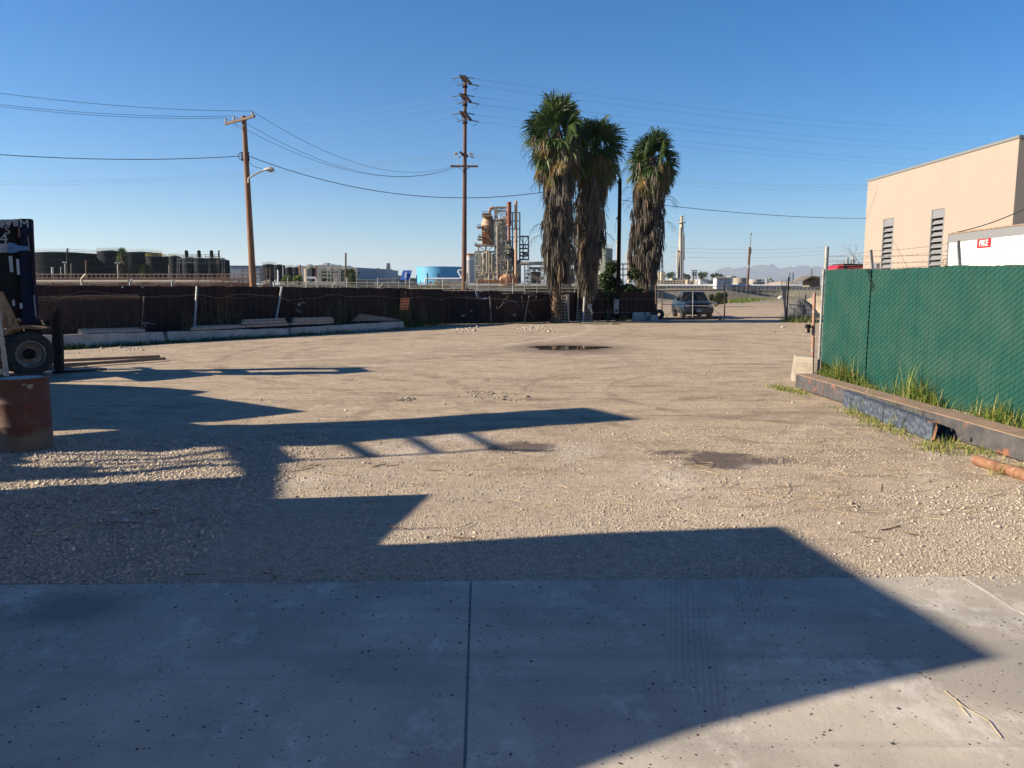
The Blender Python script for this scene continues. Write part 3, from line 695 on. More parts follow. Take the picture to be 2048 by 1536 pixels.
# weeds along fence and beams
sp = []
for _ in range(110):
    s_ = rnd.uniform(.35, FL - 2.6); p = fp(s_, 0, -.16 - rnd.random() * .12); k = .10 + .90 * max(math.exp(-((s_ - 1.1) / .75) ** 2), math.exp(-((s_ - 3.35) / .55) ** 2), .5 * math.exp(-((s_ - 5.1) / .5) ** 2)) * rnd.uniform(.6, 1)
    sp.append((p.x, p.y, int(40 * k) + 3, .12, .11, .16 + .70 * k))
weeds('tall_weeds', 'tall green weeds growing between the rusty beam and the green fence', sp)
sp = []
for _ in range(95):
    s_ = rnd.uniform(-.5, BL - 3); o = -.10 - rnd.random() * .25; p = bp(s_, o, 0)
    if 1.1 < s_ < 5.0: p = cp(s_ - 1.1, -.06 - rnd.random() * .2, 0)
    sp.append((p.x, p.y, rnd.randint(14, 34), .10, .09, rnd.uniform(.05, .16)))
weeds('low_weeds', 'low weeds sprouting along the foot of the steel beams', sp, dry=.4, wd=.005)
sp = [(cp(s_, .16, 0).x, cp(s_, .16, 0).y, 46, .12, .04, .46) for s_ in (.5, .8, 1.6, 2.0, 2.3)]
weeds('tuft_between_beams', 'arching green tuft growing between the two steel beams', sp, wd=.008, dry=.15)
q = G(2010, 950); weeds('dry_tuft', 'tuft of dry pale grass in front of the rusty pipe', [(q.x - .1, q.y - .02, 22, .05, .03, .30)], dry=1, wd=.004)

# ================================================================ LEFT: drum, small gate, forklift
dc = G(50, 896); DR = .325; DH = .93
drum = thing('drum', 'rusty red steel drum filled with concrete at the left edge', 'drum', dc)
m, t, b = newmat('rusty_red_drum_paint')
co = t.n('ShaderNodeTexCoord').outputs['Object']; z_ = t.n('ShaderNodeSeparateXYZ'); t.l(co, z_.inputs[0])
c = t.mix(t.rng(t.noise(co, 5, 8, .65), .38, .62), (.075, .018, .013), (.055, .026, .019))
nz = t.math('ADD', z_.outputs[2], t.math('MULTIPLY', t.noise(co, 4, 6, .6), .32))
c = t.mix(t.rng(nz, .44, .36), c, (.10, .078, .062)); c = t.mix(t.math('MULTIPLY', t.rng(t.noise(co, 9, 6, .7), .56, .66), .7), c, (.15, .07, .035))
t.l(c, b.inputs['Base Color']); b.inputs['Roughness'].default_value = .7; bump(t, b, t.noise(co, 20, 5), .004)
M['drum'] = m
prof = [(DR * .985, 0), (DR * 1.02, .012), (DR, .03)]
for zr in (.33, .62): prof += [(DR, zr - .03), (DR * 1.022, zr - .008), (DR * 1.022, zr + .008), (DR, zr + .03)]
prof += [(DR, DH - .03), (DR * 1.025, DH - .015), (DR * 1.02, DH), (DR * .97, DH), (DR * .97, DH - .015)]
mb = MB(); mb.lathe(prof, 48, dc); mb.build('drum_wall', 'drum', drum, smooth=True)
mb = MB(); mb.lathe([(DR * .968, DH - .02), (.1, DH - .008), (0, DH - .006)], 40, dc); mb.build('concrete_fill', 'concrete', drum, smooth=True)
for (da, dz_, sz) in ((-38, .83, .036), (-50, .86, .016)):
    mb = MB(); a = R(da); n_ = Vector((math.cos(a), math.sin(a), 0)); s_ = Vector((-n_.y, n_.x, 0)); c = dc + n_ * (DR + .002) + Vector((0, 0, dz_))
    mb.add([c + s_ * sz * math.cos(k) * (1 + .3 * math.sin(3 * k)) + Vector((0, 0, sz * 1.1 * math.sin(k) * (1 + .3 * math.cos(2 * k)))) + n_ * (-.0015 * abs(math.cos(k)) * sz * 30) for k in [i * .5236 for i in range(12)]], [tuple(range(12))]); mb.build('pale_mark', 'pale_concrete', drum)  # small pale irregular marks on the drum wall
# small chain link gate frame standing on the drum
gt = thing('gate_leaf', 'galvanised chain link gate edge standing over the red drum', 'gate', G(10, 880))
gy_ = dc.y + .02
t1 = P(-6, 600, gy_); b1 = P(15, 752, gy_ ); 
mb = MB(); mb.tube([t1, P(2, 660, gy_), b1], .021, 10); mb.build('frame', 'galv', gt, smooth=True)
mb = MB(); mb.tube([P(-2, 640, gy_ - .05), P(9, 752, gy_ - .05)], .010, 6); mb.build('tension_bar', 'galv', gt)
mb = MB(); mb.tube([b1 + Vector((-.0, 0, .05)), P(-90, 745, gy_)], .017, 8); mb.build('bottom_rail', 'galv', gt)
for yy in (636, 660, 684, 712, 738):
    mb = MB(); c = P(-4 + (yy - 612) * .128, yy, gy_); mb.tube([c - Vector((0, 0, .012)), c + Vector((0, 0, .012))], .028, 10); mb.tube([c, c + Vector((-.02, -.06, 0))], .01, 5); mb.build('clamp', 'galv', gt)
def linkpanel(mb, o, ax, up, W, Hh, st, r, off=None):
    k = -int(Hh / st) - 1
    while k * st < W:
        for sg in (1, -1):
            a0 = k * st; pts = [(a0, 0 if sg > 0 else Hh), (a0 + Hh, Hh if sg > 0 else 0)]
            (xa, za), (xb, zb) = pts; lo = max(0, xa); hi = min(W, xb)
            if hi - lo < .01: continue
            za2 = za + (zb - za) * (lo - xa) / (xb - xa); zb2 = za + (zb - za) * (hi - xa) / (xb - xa)
            mb.tube([o + ax * lo + up * za2, o + ax * hi + up * zb2], r, 3, False)
        k += 1
    return mb
mb = MB(); linkpanel(mb, P(-90, 748, gy_ ), Vector((1, 0, 0)), Vector((0, 0, 1)), (b1.x - P(-90, 748, gy_).x) - .02, .93, .055, .0018); mb.build('chain_link', 'galv', gt)

# forklift -- side on, mast towards the right
FY = 17.7
fk = thing('forklift', 'large old forklift with dark mast and tan fender at the left edge', 'forklift', G(60, 746))
WX = X(59, FY); FKA = R(47); FK = math.tan(FKA)          # its heading turns right and away from the camera
def Q(px, py, dy=0):
    d = ray(px, py); r_ = d.x / d.y; return P(px, py, (FY - WX * FK + dy) / (1 - FK * r_))
wc = Q(59, 702); WR = .515
FM = Matrix.Translation(Vector((wc.x, wc.y, 0))) @ Matrix.Rotation(FKA, 4, 'Z')   # local x = heading, local y = across (away)
def wheel(cx, cy, cz, r, wdt, near, parent, tread=22):
    mb = MB(); h = wdt / 2
    mb.lathe([(r * .60, -h * .92), (r * .70, -h), (r * .90, -h), (r * .97, -h * .85), (r * .985, -h * .3), (r * .985, h * .3), (r * .97, h * .85), (r * .90, h), (r * .70, h), (r * .60, h * .92)], 48, (cx, cy, cz), 'y')
    for k in range(tread):
        a = 2 * math.pi * k / tread
        for sd in (-1, 1):
            a2 = a + (math.pi / tread if sd > 0 else 0); u = Vector((math.cos(a2), 0, math.sin(a2))); tt = Vector((-u.z, 0, u.x))
            c = Vector((cx, cy, cz)) + u * r * .975
            p0 = c + Vector((0, sd * h * 1.0, 0)) - u * .03; p1 = c + Vector((0, sd * .05 * h, 0)) + tt * r * .10
            mb.beam(p0, p1, r * .10, r * .09, up=u)
    mb.xf(FM); ty = mb.build('tyre', 'tyre', parent)
    mb = MB(); mb.lathe([(r * .60, -h * .92), (r * .60, -h * .98), (r * .565, -h * 1.0), (r * .55, -h * .9), (r * .54, -h * .1), (r * .40, h * .1), (r * .26, h * .12), (r * .26, -h * .25), (0, -h * .25)], 40, (cx, cy, cz), 'y'); mb.xf(FM)
    rm = mb.build('rim', 'rim', parent, smooth=True)
    mb = MB(); mb.lathe([(r * .24, -h * .1), (r * .24, -h * .45), (r * .20, -h * .5), (0, -h * .5)], 20, (cx, cy, cz), 'y'); mb.xf(FM); mb.build('hub', 'blackm', parent, smooth=True)
    for k in range(8):
        a = 2 * math.pi * k / 8 + .3; mb = MB(); c = (cx + r * .33 * math.cos(a), cy, cz + r * .33 * math.sin(a)); mb.lathe([(0, -h * .2), (r * .04, -h * .2), (r * .04, h * .08)], 6, c, 'y'); mb.xf(FM); mb.build('wheel_nut', 'tan', parent)
wheel(0, .12, WR, WR, .42, True, fk)
wheel(0, 1.95, WR, WR, .42, False, fk)
# rear part of the machine (beyond the left edge)
mb = MB(); mb.prism([(-3.3, .3, .55), (-.75, .3, .45), (-.35, .3, 1.1), (-.62, .3, 1.3), (-2.2, .3, 1.45), (-3.3, .3, 1.5), (-3.5, .3, 1.1)], (0, 1.5, 0)); mb.xf(FM); mb.build('chassis', 'tan', fk, bevel=.04)
mb = MB()
for (x_, y_) in ((-.9, .45), (-.9, 1.75), (-2.3, .45), (-2.3, 1.75)): mb.beam((x_, y_, 1.3), (x_ - .1, y_, 2.35), .07, .07)
mb.box(-2.5, -.95, .4, 1.85, 2.33, 2.4); mb.xf(FM); mb.build('overhead_guard', 'tan', fk)
for k_ in (0, 1): wheel(-2.6, .2 + 1.6 * k_, .40, .40, .32, True, fk)
# fender
mb = MB(); fe = [Q(8, 672), Q(9, 660), Q(18, 654), Q(45, 653), Q(79, 656.5), Q(79.5, 659), Q(45, 657), Q(22, 659), Q(13, 668)]
mb.prism(fe, (0, .45, 0)); mb.build('fender', 'tan', fk, bevel=.008)
mb = MB(); mb.prism([Q(0, 583, .1), Q(20, 622, .1), Q(28, 640, .1), Q(36, 650, .1), Q(38, 654, .1), Q(8, 654, .1), Q(-20, 640, .1), Q(-20, 583, .1)], (0, .12, 0)); mb.build('side_plate', 'tan', fk, bevel=.01)
mb = MB(); mb.prism([Q(15, 633, -.04), Q(22, 633, -.04), Q(21, 648, -.04), Q(15, 652, -.04)], (0, .06, 0)); mb.prism([Q(28, 646, .02), Q(30, 637, .02), Q(38, 636, .02), Q(41, 642, .02), Q(38, 645, .02), Q(36, 640, .02), Q(32, 641, .02), Q(33, 648, .02)], (0, .05, 0)); mb.build('bracket', 'tan', fk, bevel=.004)
# mast: outer channel, inner channel, cross members
mb = MB(); mb.prism([Q(38, 437, .05), Q(59, 437.5, .05), Q(61, 441, .05), Q(62, 470, .05), Q(66, 560, .05), Q(74, 646, .05), Q(44, 652, .05), Q(40, 560, .05)], (0, .12, 0)); mb.build('outer_channel', 'navy', fk, bevel=.006)
mb = MB(); mb.prism([Q(-30, 441, .2), Q(40, 438, .2), Q(47, 650, .2), Q(22, 652, .2), Q(-8, 560, .2), Q(-30, 520, .2)], (0, .10, 0)); mb.prism([Q(5, 441, 1.4), Q(60, 438, 1.4), Q(70, 650, 1.4), Q(22, 652, 1.4)], (0, .12, 0)); mb.build('inner_channel', 'blackm', fk, bevel=.006)
mb = MB(); mb.prism([Q(-30, 441, .12), Q(38, 438.5, .12), Q(39, 453, .12), Q(31, 453, .12), Q(28, 441.5, .12), Q(24, 444, .12), Q(20, 452, .12), Q(13, 448, .12), Q(18, 442.5, .12), Q(12, 446, .12), Q(8, 455, .12), Q(3, 455, .12), Q(0, 443, .12), Q(-30, 445, .12)], (0, -.06, 0)); mb.build('top_crossmember', 'silvergrey', fk)
mb = MB(); mb.beam(Q(30, 445, .3), Q(30, 445, 1.4), .5, .12); mb.beam(Q(40, 560, .3), Q(40, 560, 1.4), .3, .15); mb.build('crossmember', 'blackm', fk)
mb = MB(); mb.prism([Q(-30, 488, .02), Q(16, 487, .02), Q(16, 505, .02), Q(-30, 505, .02)], (0, .1, 0)); mb.build('mast_band', 'silvergrey', fk, bevel=.004)
mb = MB(); mb.prism([Q(16, 485, .0), Q(24, 485.5, .0), Q(32, 489, .0), Q(40, 492, .0), Q(55, 492, .0), Q(56, 501, .0), Q(40, 501, .0), Q(32, 504.5, .0), Q(24, 506, .0), Q(16, 505.5, .0)], (0, .045, 0)); mb.build('blue_plate', 'blueplate', fk, bevel=.004)
M['pinkmark'] = mat('faded_pink_script', (.20, .08, .12), rough=.7)
mb = MB(); pts = [Q(18 + i * 1.1, 496 + 1.3 * math.sin(i * 2.1), -.008) for i in range(10)]; mb.tube(pts, .005, 4); pts = [Q(31 + i, 496.5 + .9 * math.sin(i * 2.4), -.008) for i in range(5)]; mb.tube(pts, .004, 4); mb.build('faded_script', 'pinkmark', fk)
for (x0, y0, x1, y1, dx) in ((17, 512, 24, 544, 3), (32, 518, 37, 549.5, 2.5), (24, 600, 29, 612, .8), (39, 606, 44, 617, .8)):
    mb = MB(); yo = 0.03 if x0 > 30 else .18
    mb.prism([Q(x0, y0, yo), Q(x1, y0, yo), Q(x1 + dx, y1, yo), Q(x0 + dx, y1, yo)], (0, .01, 0)); mb.build('reflector', 'reflect', fk)
mb = MB()
mb.tube([Q(61, 460, .02), Q(61.5, 480, .02), Q(63.5, 520, .02), Q(68, 590, .02)], .018, 6)
for k in range(46): mb.tube([Q(61.2 + k * .07, 455 + k * 1.5, .0), Q(62.9 + k * .07, 455 + k * 1.5, .0)], .011, 5)
mb.build('lift_chain', 'blackm', fk)
mb = MB()
for k in range(16): mb.tube([Q(36, 455 + k * 1.25, .0), Q(40, 455 + k * 1.25, .0)], .011, 5)
mb.build('lift_chain', 'rust', fk)
mb = MB(); c = Q(51, 463.5, .02); mb.lathe([(0, -.06), (.09, -.06), (.10, -.045), (.08, -.02), (.10, .02), (.0, .02)], 28, (0, 0, 0), 'y'); mb.xf(Matrix.Translation(c) @ Matrix.Rotation(FKA, 4, 'Z')); mb.build('chain_pulley', 'navy', fk, smooth=True)
mb = MB(); mb.beam(Q(55.5, 470, .03), Q(59.5, 503, .03), .012, .012); mb.beam(Q(66.5, 577, .03), Q(71.5, 632, .03), .014, .014); mb.build('guide_strip', 'reflect', fk)
mb = MB(); mb.prism([Q(71, 630, .03), Q(80, 629, .03), Q(81, 637, .03), Q(72, 638, .03)], (0, .05, 0)); mb.build('tag_plate', 'brownrail', fk)
# carriage and forks
mb = MB(); mb.prism([Q(104, 640, .0), Q(108, 622, .0), Q(114, 615, .0), Q(118, 619, .0), Q(119, 650, .0), Q(121.5, 690, .0), Q(122, 746, .0), Q(110, 744, .0), Q(104, 722, .0), Q(103, 690, .0)], (0, .14, 0)); mb.build('fork_shank', 'blackm', fk, bevel=.008)
x0 = (FM.inverted() @ Q(112, 740)).x
mb = MB()
for zz_ in (1.15, .45): mb.box(x0 - .1, x0 - .02, .12, 1.9, zz_, zz_ + .12)
for y_ in (.5, 1.4): mb.box(x0 - .45, x0 - .1, y_, y_ + .1, .35, 1.25)
mb.xf(FM); mb.build('carriage', 'blackm', fk)
for y_ in (.0, 1.6):
    mb = MB(); mb.prism([(x0 - .05, y_, .02), (x0 + 1.15, y_, .02), (x0 + 1.15, y_, .035), (x0 + .3, y_, .07), (x0 - .05, y_, .08)], (0, .14, 0)); mb.xf(FM); mb.build('fork', 'blackm', fk)
mb = MB(); mb.prism([(x0 - .05, 1.6, .05), (x0 + .02, 1.6, .05), (x0 + .02, 1.6, 1.3), (x0 - .03, 1.6, 1.34)], (0, .14, 0)); mb.xf(FM); mb.build('fork_shank', 'blackm', fk)
text('M', .25, 'reflect', fk, frame_mat(Q(48.5, 448, .02), (math.cos(FKA), math.sin(FKA), 0), (0, 0, 1)), 'letter_m', .002, .0)
text('S', .24, 'silvergrey', fk, frame_mat(Q(15, 461, .03), (math.cos(FKA), math.sin(FKA), 0), (0, 0, 1)), 'letter_s', .002, .0)
text('4', .34, 'silvergrey', fk, frame_mat(Q(7.5, 478, .03), (math.cos(FKA), math.sin(FKA), 0), (0, 0, 1)), 'numeral', .002, .0)
# scrap bars lying in front of the forks
for (a, b, hgt, lab) in ((G(118, 727), G(320, 718), .10, 'rusty channel bar lying on the ground right of the forklift, farther of the two'), (G(60, 741), G(330, 722), .09, 'rusty channel bar lying on the ground right of the forklift, nearer of the two')):
    mb = MB(); a = a + Vector((0, 0, hgt / 2)); b = b + Vector((0, 0, hgt / 2)); mb.beam(a, b, .10, .012); u = Vector((0, 0, 1))
    mb.beam(a + u * .03, b + u * .03, .014, .07); d_ = (b - a).normalized(); s_ = d_.cross(u).normalized() * .05
    mb.beam(a + s_ + u * .02, b + s_ + u * .02, .012, .06); mb.beam(a - s_ + u * .02, b - s_ + u * .02, .012, .06)
    tag(mb.build('channel_bar', 'beamtop'), lab, 'steel bar', 'steel bars by the forklift')

# ================================================================ unseen casters left of frame, shaped to throw the big shadows
SH = Vector((sdir.x, sdir.y, 0)).normalized(); TE = math.tan(SUN_EL)
def back(px, py, plane_x):
    g_ = G(px, py); g_ = G(px, py, ST) if g_.y < 5.25 else g_; L = (g_.x - plane_x) / SH.x; return Vector((plane_x, g_.y - L * SH.y, L * TE))
shed = thing('shade_building', 'unseen building stand-in beyond the left edge, outline shaped to shade the slab', 'building', (-8, 3, 0))  # unseen building; its outline is traced back from the slab shadow
P1 = [(525, 998), (690, 994), (868, 989), (800, 1050), (735, 1117), (880, 1098), (1010, 1080), (1170, 1076), (1565, 1052), (1700, 1135), (1850, 1212), (2022, 1314), (1700, 1385), (1430, 1455), (1200, 1536), (900, 1660), (300, 1900)]
poly = [back(x, y, -6.4) for (x, y) in P1]
low = []
last = poly[-1]; first = poly[0]
poly2 = [Vector((-6.4, first.y, 0.0))] + poly + [Vector((-6.4, last.y - 4, last.z)), Vector((-6.4, last.y - 4, 0))]
mb = MB(); mb.prism(poly2, -SH * 1.6); mb.build('slab_shade_block', 'offwhite', shed)
P1b = [(-200, 1000), (0, 985), (150, 972), (300, 965), (420, 957), (530, 953), (540, 905), (548, 905), (536, 955), (530, 1010), (-200, 1100)]
mb = MB(); mb.prism([back(x, y, -8.2) for (x, y) in P1b], -SH * .25); mb.build('band_shade_panel', 'offwhite', shed)
mb = MB()
for (pts, r_) in (([(760, 1060), (890, 1056)], .012), ([(745, 1100), (770, 1098)], .012)): mb.tube([back(x, y, -6.6) for x, y in pts], r_, 5)
mb.build('shade_rod', 'galv', shed)
M['bouncewall'] = mat('pale_bounce_surface', (.62, .56, .48), (.55, .49, .42), 1, .9)
wb = thing('bounce_block', 'unseen pale block added to the right behind the camera to bounce sunlight', 'building', (10, -6, 0))  # added out of view to bounce warm sunlight into the shaded slab
mb = MB(); mb.box(5.2, 18, -14, .4, -.05, 5.4); mb.build('wall', 'bouncewall', wb); mb = MB(); mb.box(5.0, 18.2, -14.2, .6, 5.402, 5.6); mb.build('roof', 'trim', wb)
rk = thing('yard_shade_caster', 'unseen plates and bars made up to cast the shadow across the yard', 'shadow caster', (-12.6, 10.5, 0))  # made-up unseen shapes, cut to cast the broken yard shadows
for Q_ in ([(-260, 748), (118, 768), (230, 771), (330, 776), (420, 783), (385, 790), (500, 806), (616, 823), (520, 835), (440, 844), (380, 846), (430, 853), (300, 860), (200, 858), (115, 862), (-260, 868)],
           [(-200, 852), (120, 872), (330, 852), (450, 850), (520, 850), (640, 845), (800, 838), (930, 830), (1060, 822), (1175, 815), (1225, 826), (1284, 838.5), (1100, 852), (900, 868), (760, 880), (640, 893), (560, 893), (500, 905), (470, 893), (400, 896), (320, 905), (240, 898), (120, 902), (60, 914), (0, 932), (-200, 945)],
           [(-200, 905), (0, 906), (75, 924), (25, 931), (90, 935), (170, 932), (240, 938), (180, 944), (300, 948), (200, 957), (60, 962), (0, 966), (-200, 975)]):
    mb = MB(); mb.prism([back(x, y, -12.2) for (x, y) in Q_], -SH * .10); mb.build('plate', 'rust', rk)
mb = MB()
for (pts, r_) in (([(560, 922), (700, 916), (900, 905), (1000, 897)], .035), ([(523, 998), (532, 950), (540, 895)], .085), ([(468, 876), (500, 912), (526, 945)], .11), ([(543, 893), (580, 926)], .06), ([(478, 884), (545, 890)], .12), ([(690, 885), (745, 915)], .06), ([(820, 875), (870, 905)], .05), ([(930, 865), (1000, 900), (1110, 903)], .05),
                  ([(110, 924), (342, 918), (427, 905), (480, 893)], .05), ([(164, 930), (330, 926), (485, 919)], .028), ([(120, 955), (290, 944), (386, 933), (523, 929)], .07), ([(150, 938), (300, 935), (420, 922), (500, 912)], .03), ([(100, 908), (200, 910), (330, 911)], .03)):
    mb.tube([back(x, y, -12.4) for x, y in pts], r_, 6)
mb.build('pipe', 'rust', rk)
# ================================================================ dark rusty sheet fence across the back
FENCE = [(-30, 25.6), (68, 26.8), (190, 28.1), (320, 29.8), (450, 31.6), (560, 33.3), (680, 35.4), (800, 38.2), (885, 40.8), (1000, 41.6), (1110, 43.4), (1200, 44.6), (1312, 46.4)]
FTOP = [571, 571, 571.5, 572, 572.5, 574, 575, 576.5, 579, 586, 585.5, 583.5, 585]
def fpt(i, z=0): px, Y = FENCE[i]; return Vector((X(px, Y), Y, z))
def fence_at(px):
    for i in range(len(FENCE) - 1):
        if FENCE[i][0] <= px <= FENCE[i + 1][0]:
            t_ = (px - FENCE[i][0]) / (FENCE[i + 1][0] - FENCE[i][0]); return FENCE[i][1] + (FENCE[i + 1][1] - FENCE[i][1]) * t_
    return FENCE[-1][1]
rf = thing('sheet_metal_fence', 'long dark rusty sheet metal fence across the back of the yard', 'fence', fpt(5))
for i in range(len(FENCE) - 1):
    a, b = fpt(i), fpt(i + 1); L = (b - a).length; d = (b - a) / L; nrm = Vector((d.y, -d.x, 0)); za, zb = Z(FTOP[i], a.y), Z(FTOP[i + 1], b.y)
    if i in (8, 9): za = zb = Z(582, 40.4) if i == 8 else Z(586.5, 43.2)
    n = int(L / .075); mb = MB(); vs = []; fs = []
    for k in range(n + 1):
        t_ = -.025 + 1.05 * k / n; p = a.lerp(b, t_) + nrm * (.022 * (1 if k % 4 < 2 else -1)); z = za + (zb - za) * t_ + .012 * math.sin(k * .37 + i)
        p = p + nrm * (.03 * math.sin(k * .11 + i * 2)); vs += [p + Vector((0, 0, .02)), p + Vector((0, 0, z))]
    for k in range(n): fs.append((2 * k, 2 * k + 2, 2 * k + 3, 2 * k + 1))
    off = nrm * -.03; m0 = len(vs); vs += [v + off for v in vs]; fs += [tuple(m0 + q for q in f[::-1]) for f in fs]
    mb.add(vs, fs); mb.build('panel', 'rustfence', rf)
    mb = MB(); mb.beam(a + nrm * -.17, a + nrm * -.17 + Vector((0, 0, za + .02)), .08, .08); mb.build('post', 'rustfence', rf)
mb = MB()
for px0 in (245, 285, 560, 635, 635 + 80, 680, 780, 850, 960, 1010):
    Y = fence_at(px0); q = P(px0, 574 + rnd.uniform(-1, 2) + (8 if px0 > 900 else 0), Y - .06); mb.lathe([(0, -.01), (.035, -.01), (.035, 0), (0, 0)], 8, q, 'y')
mb.build('bolt_plate', 'reflect', rf)
# white rails on the right hand stretch
for yy in (598, 624.5):
    mb = MB(); a = P(1185, yy, fence_at(1185) - .18); b = P(1310, yy, fence_at(1310) - .18); mb.tube([a, b], .02, 6); mb.build('rail', 'galv_dull', rf)
# barbed and slack wires sagging along the fence
def fwire(pts, r=.010, m='rustwire', dy=-.25, parent=rf, name='slack_wire'):
    w_ = []
    for i in range(len(pts) - 1):
        (xa, ya), (xb, yb) = pts[i], pts[i + 1]
        for k in range(6): t_ = k / 6; s_ = t_ * t_ * (3 - 2 * t_); px = xa + (xb - xa) * t_; w_.append(P(px, ya + (yb - ya) * s_, fence_at(px) + dy))
    w_.append(P(*pts[-1], fence_at(pts[-1][0]) + dy)); mb = MB(); mb.tube(w_, r, 4, False); return mb.build(name, m, parent)
M['tanwire'] = mat('old_tan_wire', (.20, .15, .10), (.13, .09, .06), 8, .8)
fwire([(72, 601), (110, 600), (135, 593), (190, 591), (290, 594), (345, 594), (390, 589), (440, 596), (480, 588), (540, 592), (580, 600), (620, 597), (670, 589), (700, 593), (750, 592), (800, 597), (850, 594), (880, 600), (900, 594), (960, 598), (1000, 598), (1040, 603), (1075, 601), (1095, 595)], .013, 'tanwire')
fwire([(75, 607), (115, 603), (135, 588), (175, 582), (215, 587), (290, 594), (330, 591), (390, 590)], .008, 'rustwire')
fwire([(450, 592), (480, 597), (510, 592), (550, 590), (590, 606), (620, 603)], .008, 'rustwire')
fwire([(860, 589), (890, 586), (940, 594), (990, 598), (1030, 600)], .006, 'rustwire')
M['bluerope'] = mat('faded_blue_plastic_strip', (.11, .15, .24), rough=.7)
fwire([(951, 583), (953, 590), (956, 596), (965, 598), (972, 596)], .022, 'bluerope', -.3, name='hanging_plastic_strip')
fwire([(954, 583), (958, 592), (966, 599), (978, 596)], .014, 'bluerope', -.33, name='hanging_plastic_strip')
fwire([(1002, 613), (1008, 606), (1018, 602), (1030, 604), (1040, 612)], .014, 'bluerope', -.3, name='hanging_plastic_strip')
fwire([(1018, 592), (1008, 600), (1002, 612), (996, 618), (992, 612)], .014, 'tanwire', -.35, name='hanging_hose')
fwire([(1060, 592), (1068, 588), (1074, 592), (1070, 600)], .014, 'galv_dull', -.3, name='hanging_hose')
fwire([(1043, 592), (1045, 605), (1046, 617)], .02, 'galv_dull', -.3, name='hanging_strap')
# scraps of litter caught on the fence
for (px, py, sz, lab) in ((602, 605, .16, 'torn white rag caught high on the rusty fence'), (291, 647, .17, 'crumpled pale bag caught by the leaning panel post'), (926, 632, .12, 'pale scrap stuck low on the rusty fence'), (942, 622, .05, 'small white dot of litter on the rusty fence'), (596, 620, .08, 'narrow pale scrap hanging under the torn rag'), (1029, 631, .09, 'pale feathery scrap at the fence near the palms')):
    mb = MB(); c = P(px, py, fence_at(px) - .14)
    for k in range(7):
        u = Vector((rnd.gauss(0, .5), rnd.gauss(0, .25), rnd.gauss(0, .6))) * sz; v = Vector((rnd.gauss(0, .6), rnd.gauss(0, .3), rnd.gauss(0, .5))) * sz
        o = Vector((rnd.gauss(0, .25), rnd.gauss(0, .1), rnd.gauss(0, .25))) * sz; mb.add([c + o, c + o + u, c + o + u * .6 + v, c + o + v], [(0, 1, 2, 3)])
    tag(mb.build('litter_scrap', 'offwhite'), lab, 'litter')
# posts leaning on / standing by the fence
def stick(px0, py0, px1, py1, dy, r, m, name, lab, cat, r2=None, group=None):
    a = P(px0, py0, fence_at(px0) + dy); b = P(px1, py1, fence_at(px1) + dy + (.25 if dy < 0 else 0)); mb = MB(); mb.tube([a, a.lerp(b, .5), b], [r, r, r2 or r], 8)
    return tag(mb.build(name, m), lab, cat, group)
stick(389, 656, 394, 573, -.9, .045, 'galv', 'metal_post', 'upright galvanised pipe post standing against the rusty fence', 'post')
stick(552, 640, 564, 573, -.7, .045, 'galv', 'metal_post', 'galvanised pipe post leaning to the right against the rusty fence', 'post')
stick(984, 650, 979, 592, -.4, .02, 'galv_dull', 'wooden_stick', 'thin tan stick upright against the fence beyond the orange sign', 'stick')
stick(981, 640, 982, 590, -.3, .015, 'tanwire', 'wooden_stick', 'second thin stick close beside the upright one on the fence', 'stick')
stick(1047, 652, 1058, 592, -.5, .03, 'greywood', 'wooden_stick', 'grey batten leaning to the right against the fence left of the palms', 'stick')
stick(1069, 637, 1056, 620, -.3, .015, 'greywood', 'wooden_stick', 'short thin stick slanting the other way on the fence', 'stick')
# leaning chain link panel
lp = thing('sagging_fence', 'sagging rusty chain link panel in front of the dark fence at left', 'fence', P(180, 665, 26))
YA, YB = 26.2, 28.6
a = P(75, 668, YA); b = P(283, 657, YB); ax = (b - a); W = ax.length; ax.normalize()
mb = MB(); linkpanel(mb, a, ax, Vector((0, 0, 1)), W, 1.28, .085, .0036); mb.build('chain_link', 'rustwire', lp)
mb = MB(); mb.tube([P(283, 657, YB), P(288, 592, YB)], .02, 6); mb.build('post', 'tanwire', lp)
# low timber-topped barrier
def barrier(pxa, Ya, topa, pxb, Yb, topb, lab):
    a = Vector((X(pxa, Ya), Ya, 0)); b = Vector((X(pxb, Yb), Yb, 0)); ha, hb = Z(topa, Ya), Z(topb, Yb); d = (b - a).normalized(); n = Vector((d.y, -d.x, 0))
    mb = MB(); sec = [(.30, 0), (.30, .09), (.17, .30), (.10, 1), (-.10, 1), (-.17, .30), (-.30, .09), (-.30, 0)]; N = 14; vs = []; fs = []; c = len(sec)
    for k in range(N + 1):
        t_ = k / N; p = a.lerp(b, t_); hh = ha + (hb - ha) * t_ + .008 * math.sin(k * 1.7)
        for (o, z) in sec: vs.append(p + n * (o * .8 + .006 * math.sin(k * 2.3 + z * 5)) + Vector((0, 0, z * hh)))
    for k in range(N):
        for i in range(c): fs.append((k * c + i, k * c + (i + 1) % c, (k + 1) * c + (i + 1) % c, (k + 1) * c + i))
    fs += [tuple(range(c))[::-1], tuple(N * c + i for i in range(c))]; mb.add(vs, fs)
    return tag(mb.build('concrete_barrier', 'concrete', bevel=.015), lab, 'barrier', 'low concrete barriers along the rusty fence')
barrier(60, 24.7, 671, 320, 28.0, 663.5, 'low concrete barrier beside the forklift, leftmost of the three')
barrier(327, 28.2, 663.5, 572, 31.7, 656, 'low concrete barrier in the middle with stacked timber on it')
barrier(574, 31.8, 655.5, 803, 36.6, 642.5, 'low concrete barrier with the fan of boards on its far end')
def BY(px): return float(np.interp(px, [60, 320, 572, 803], [24.7, 28.0, 31.7, 36.6]))
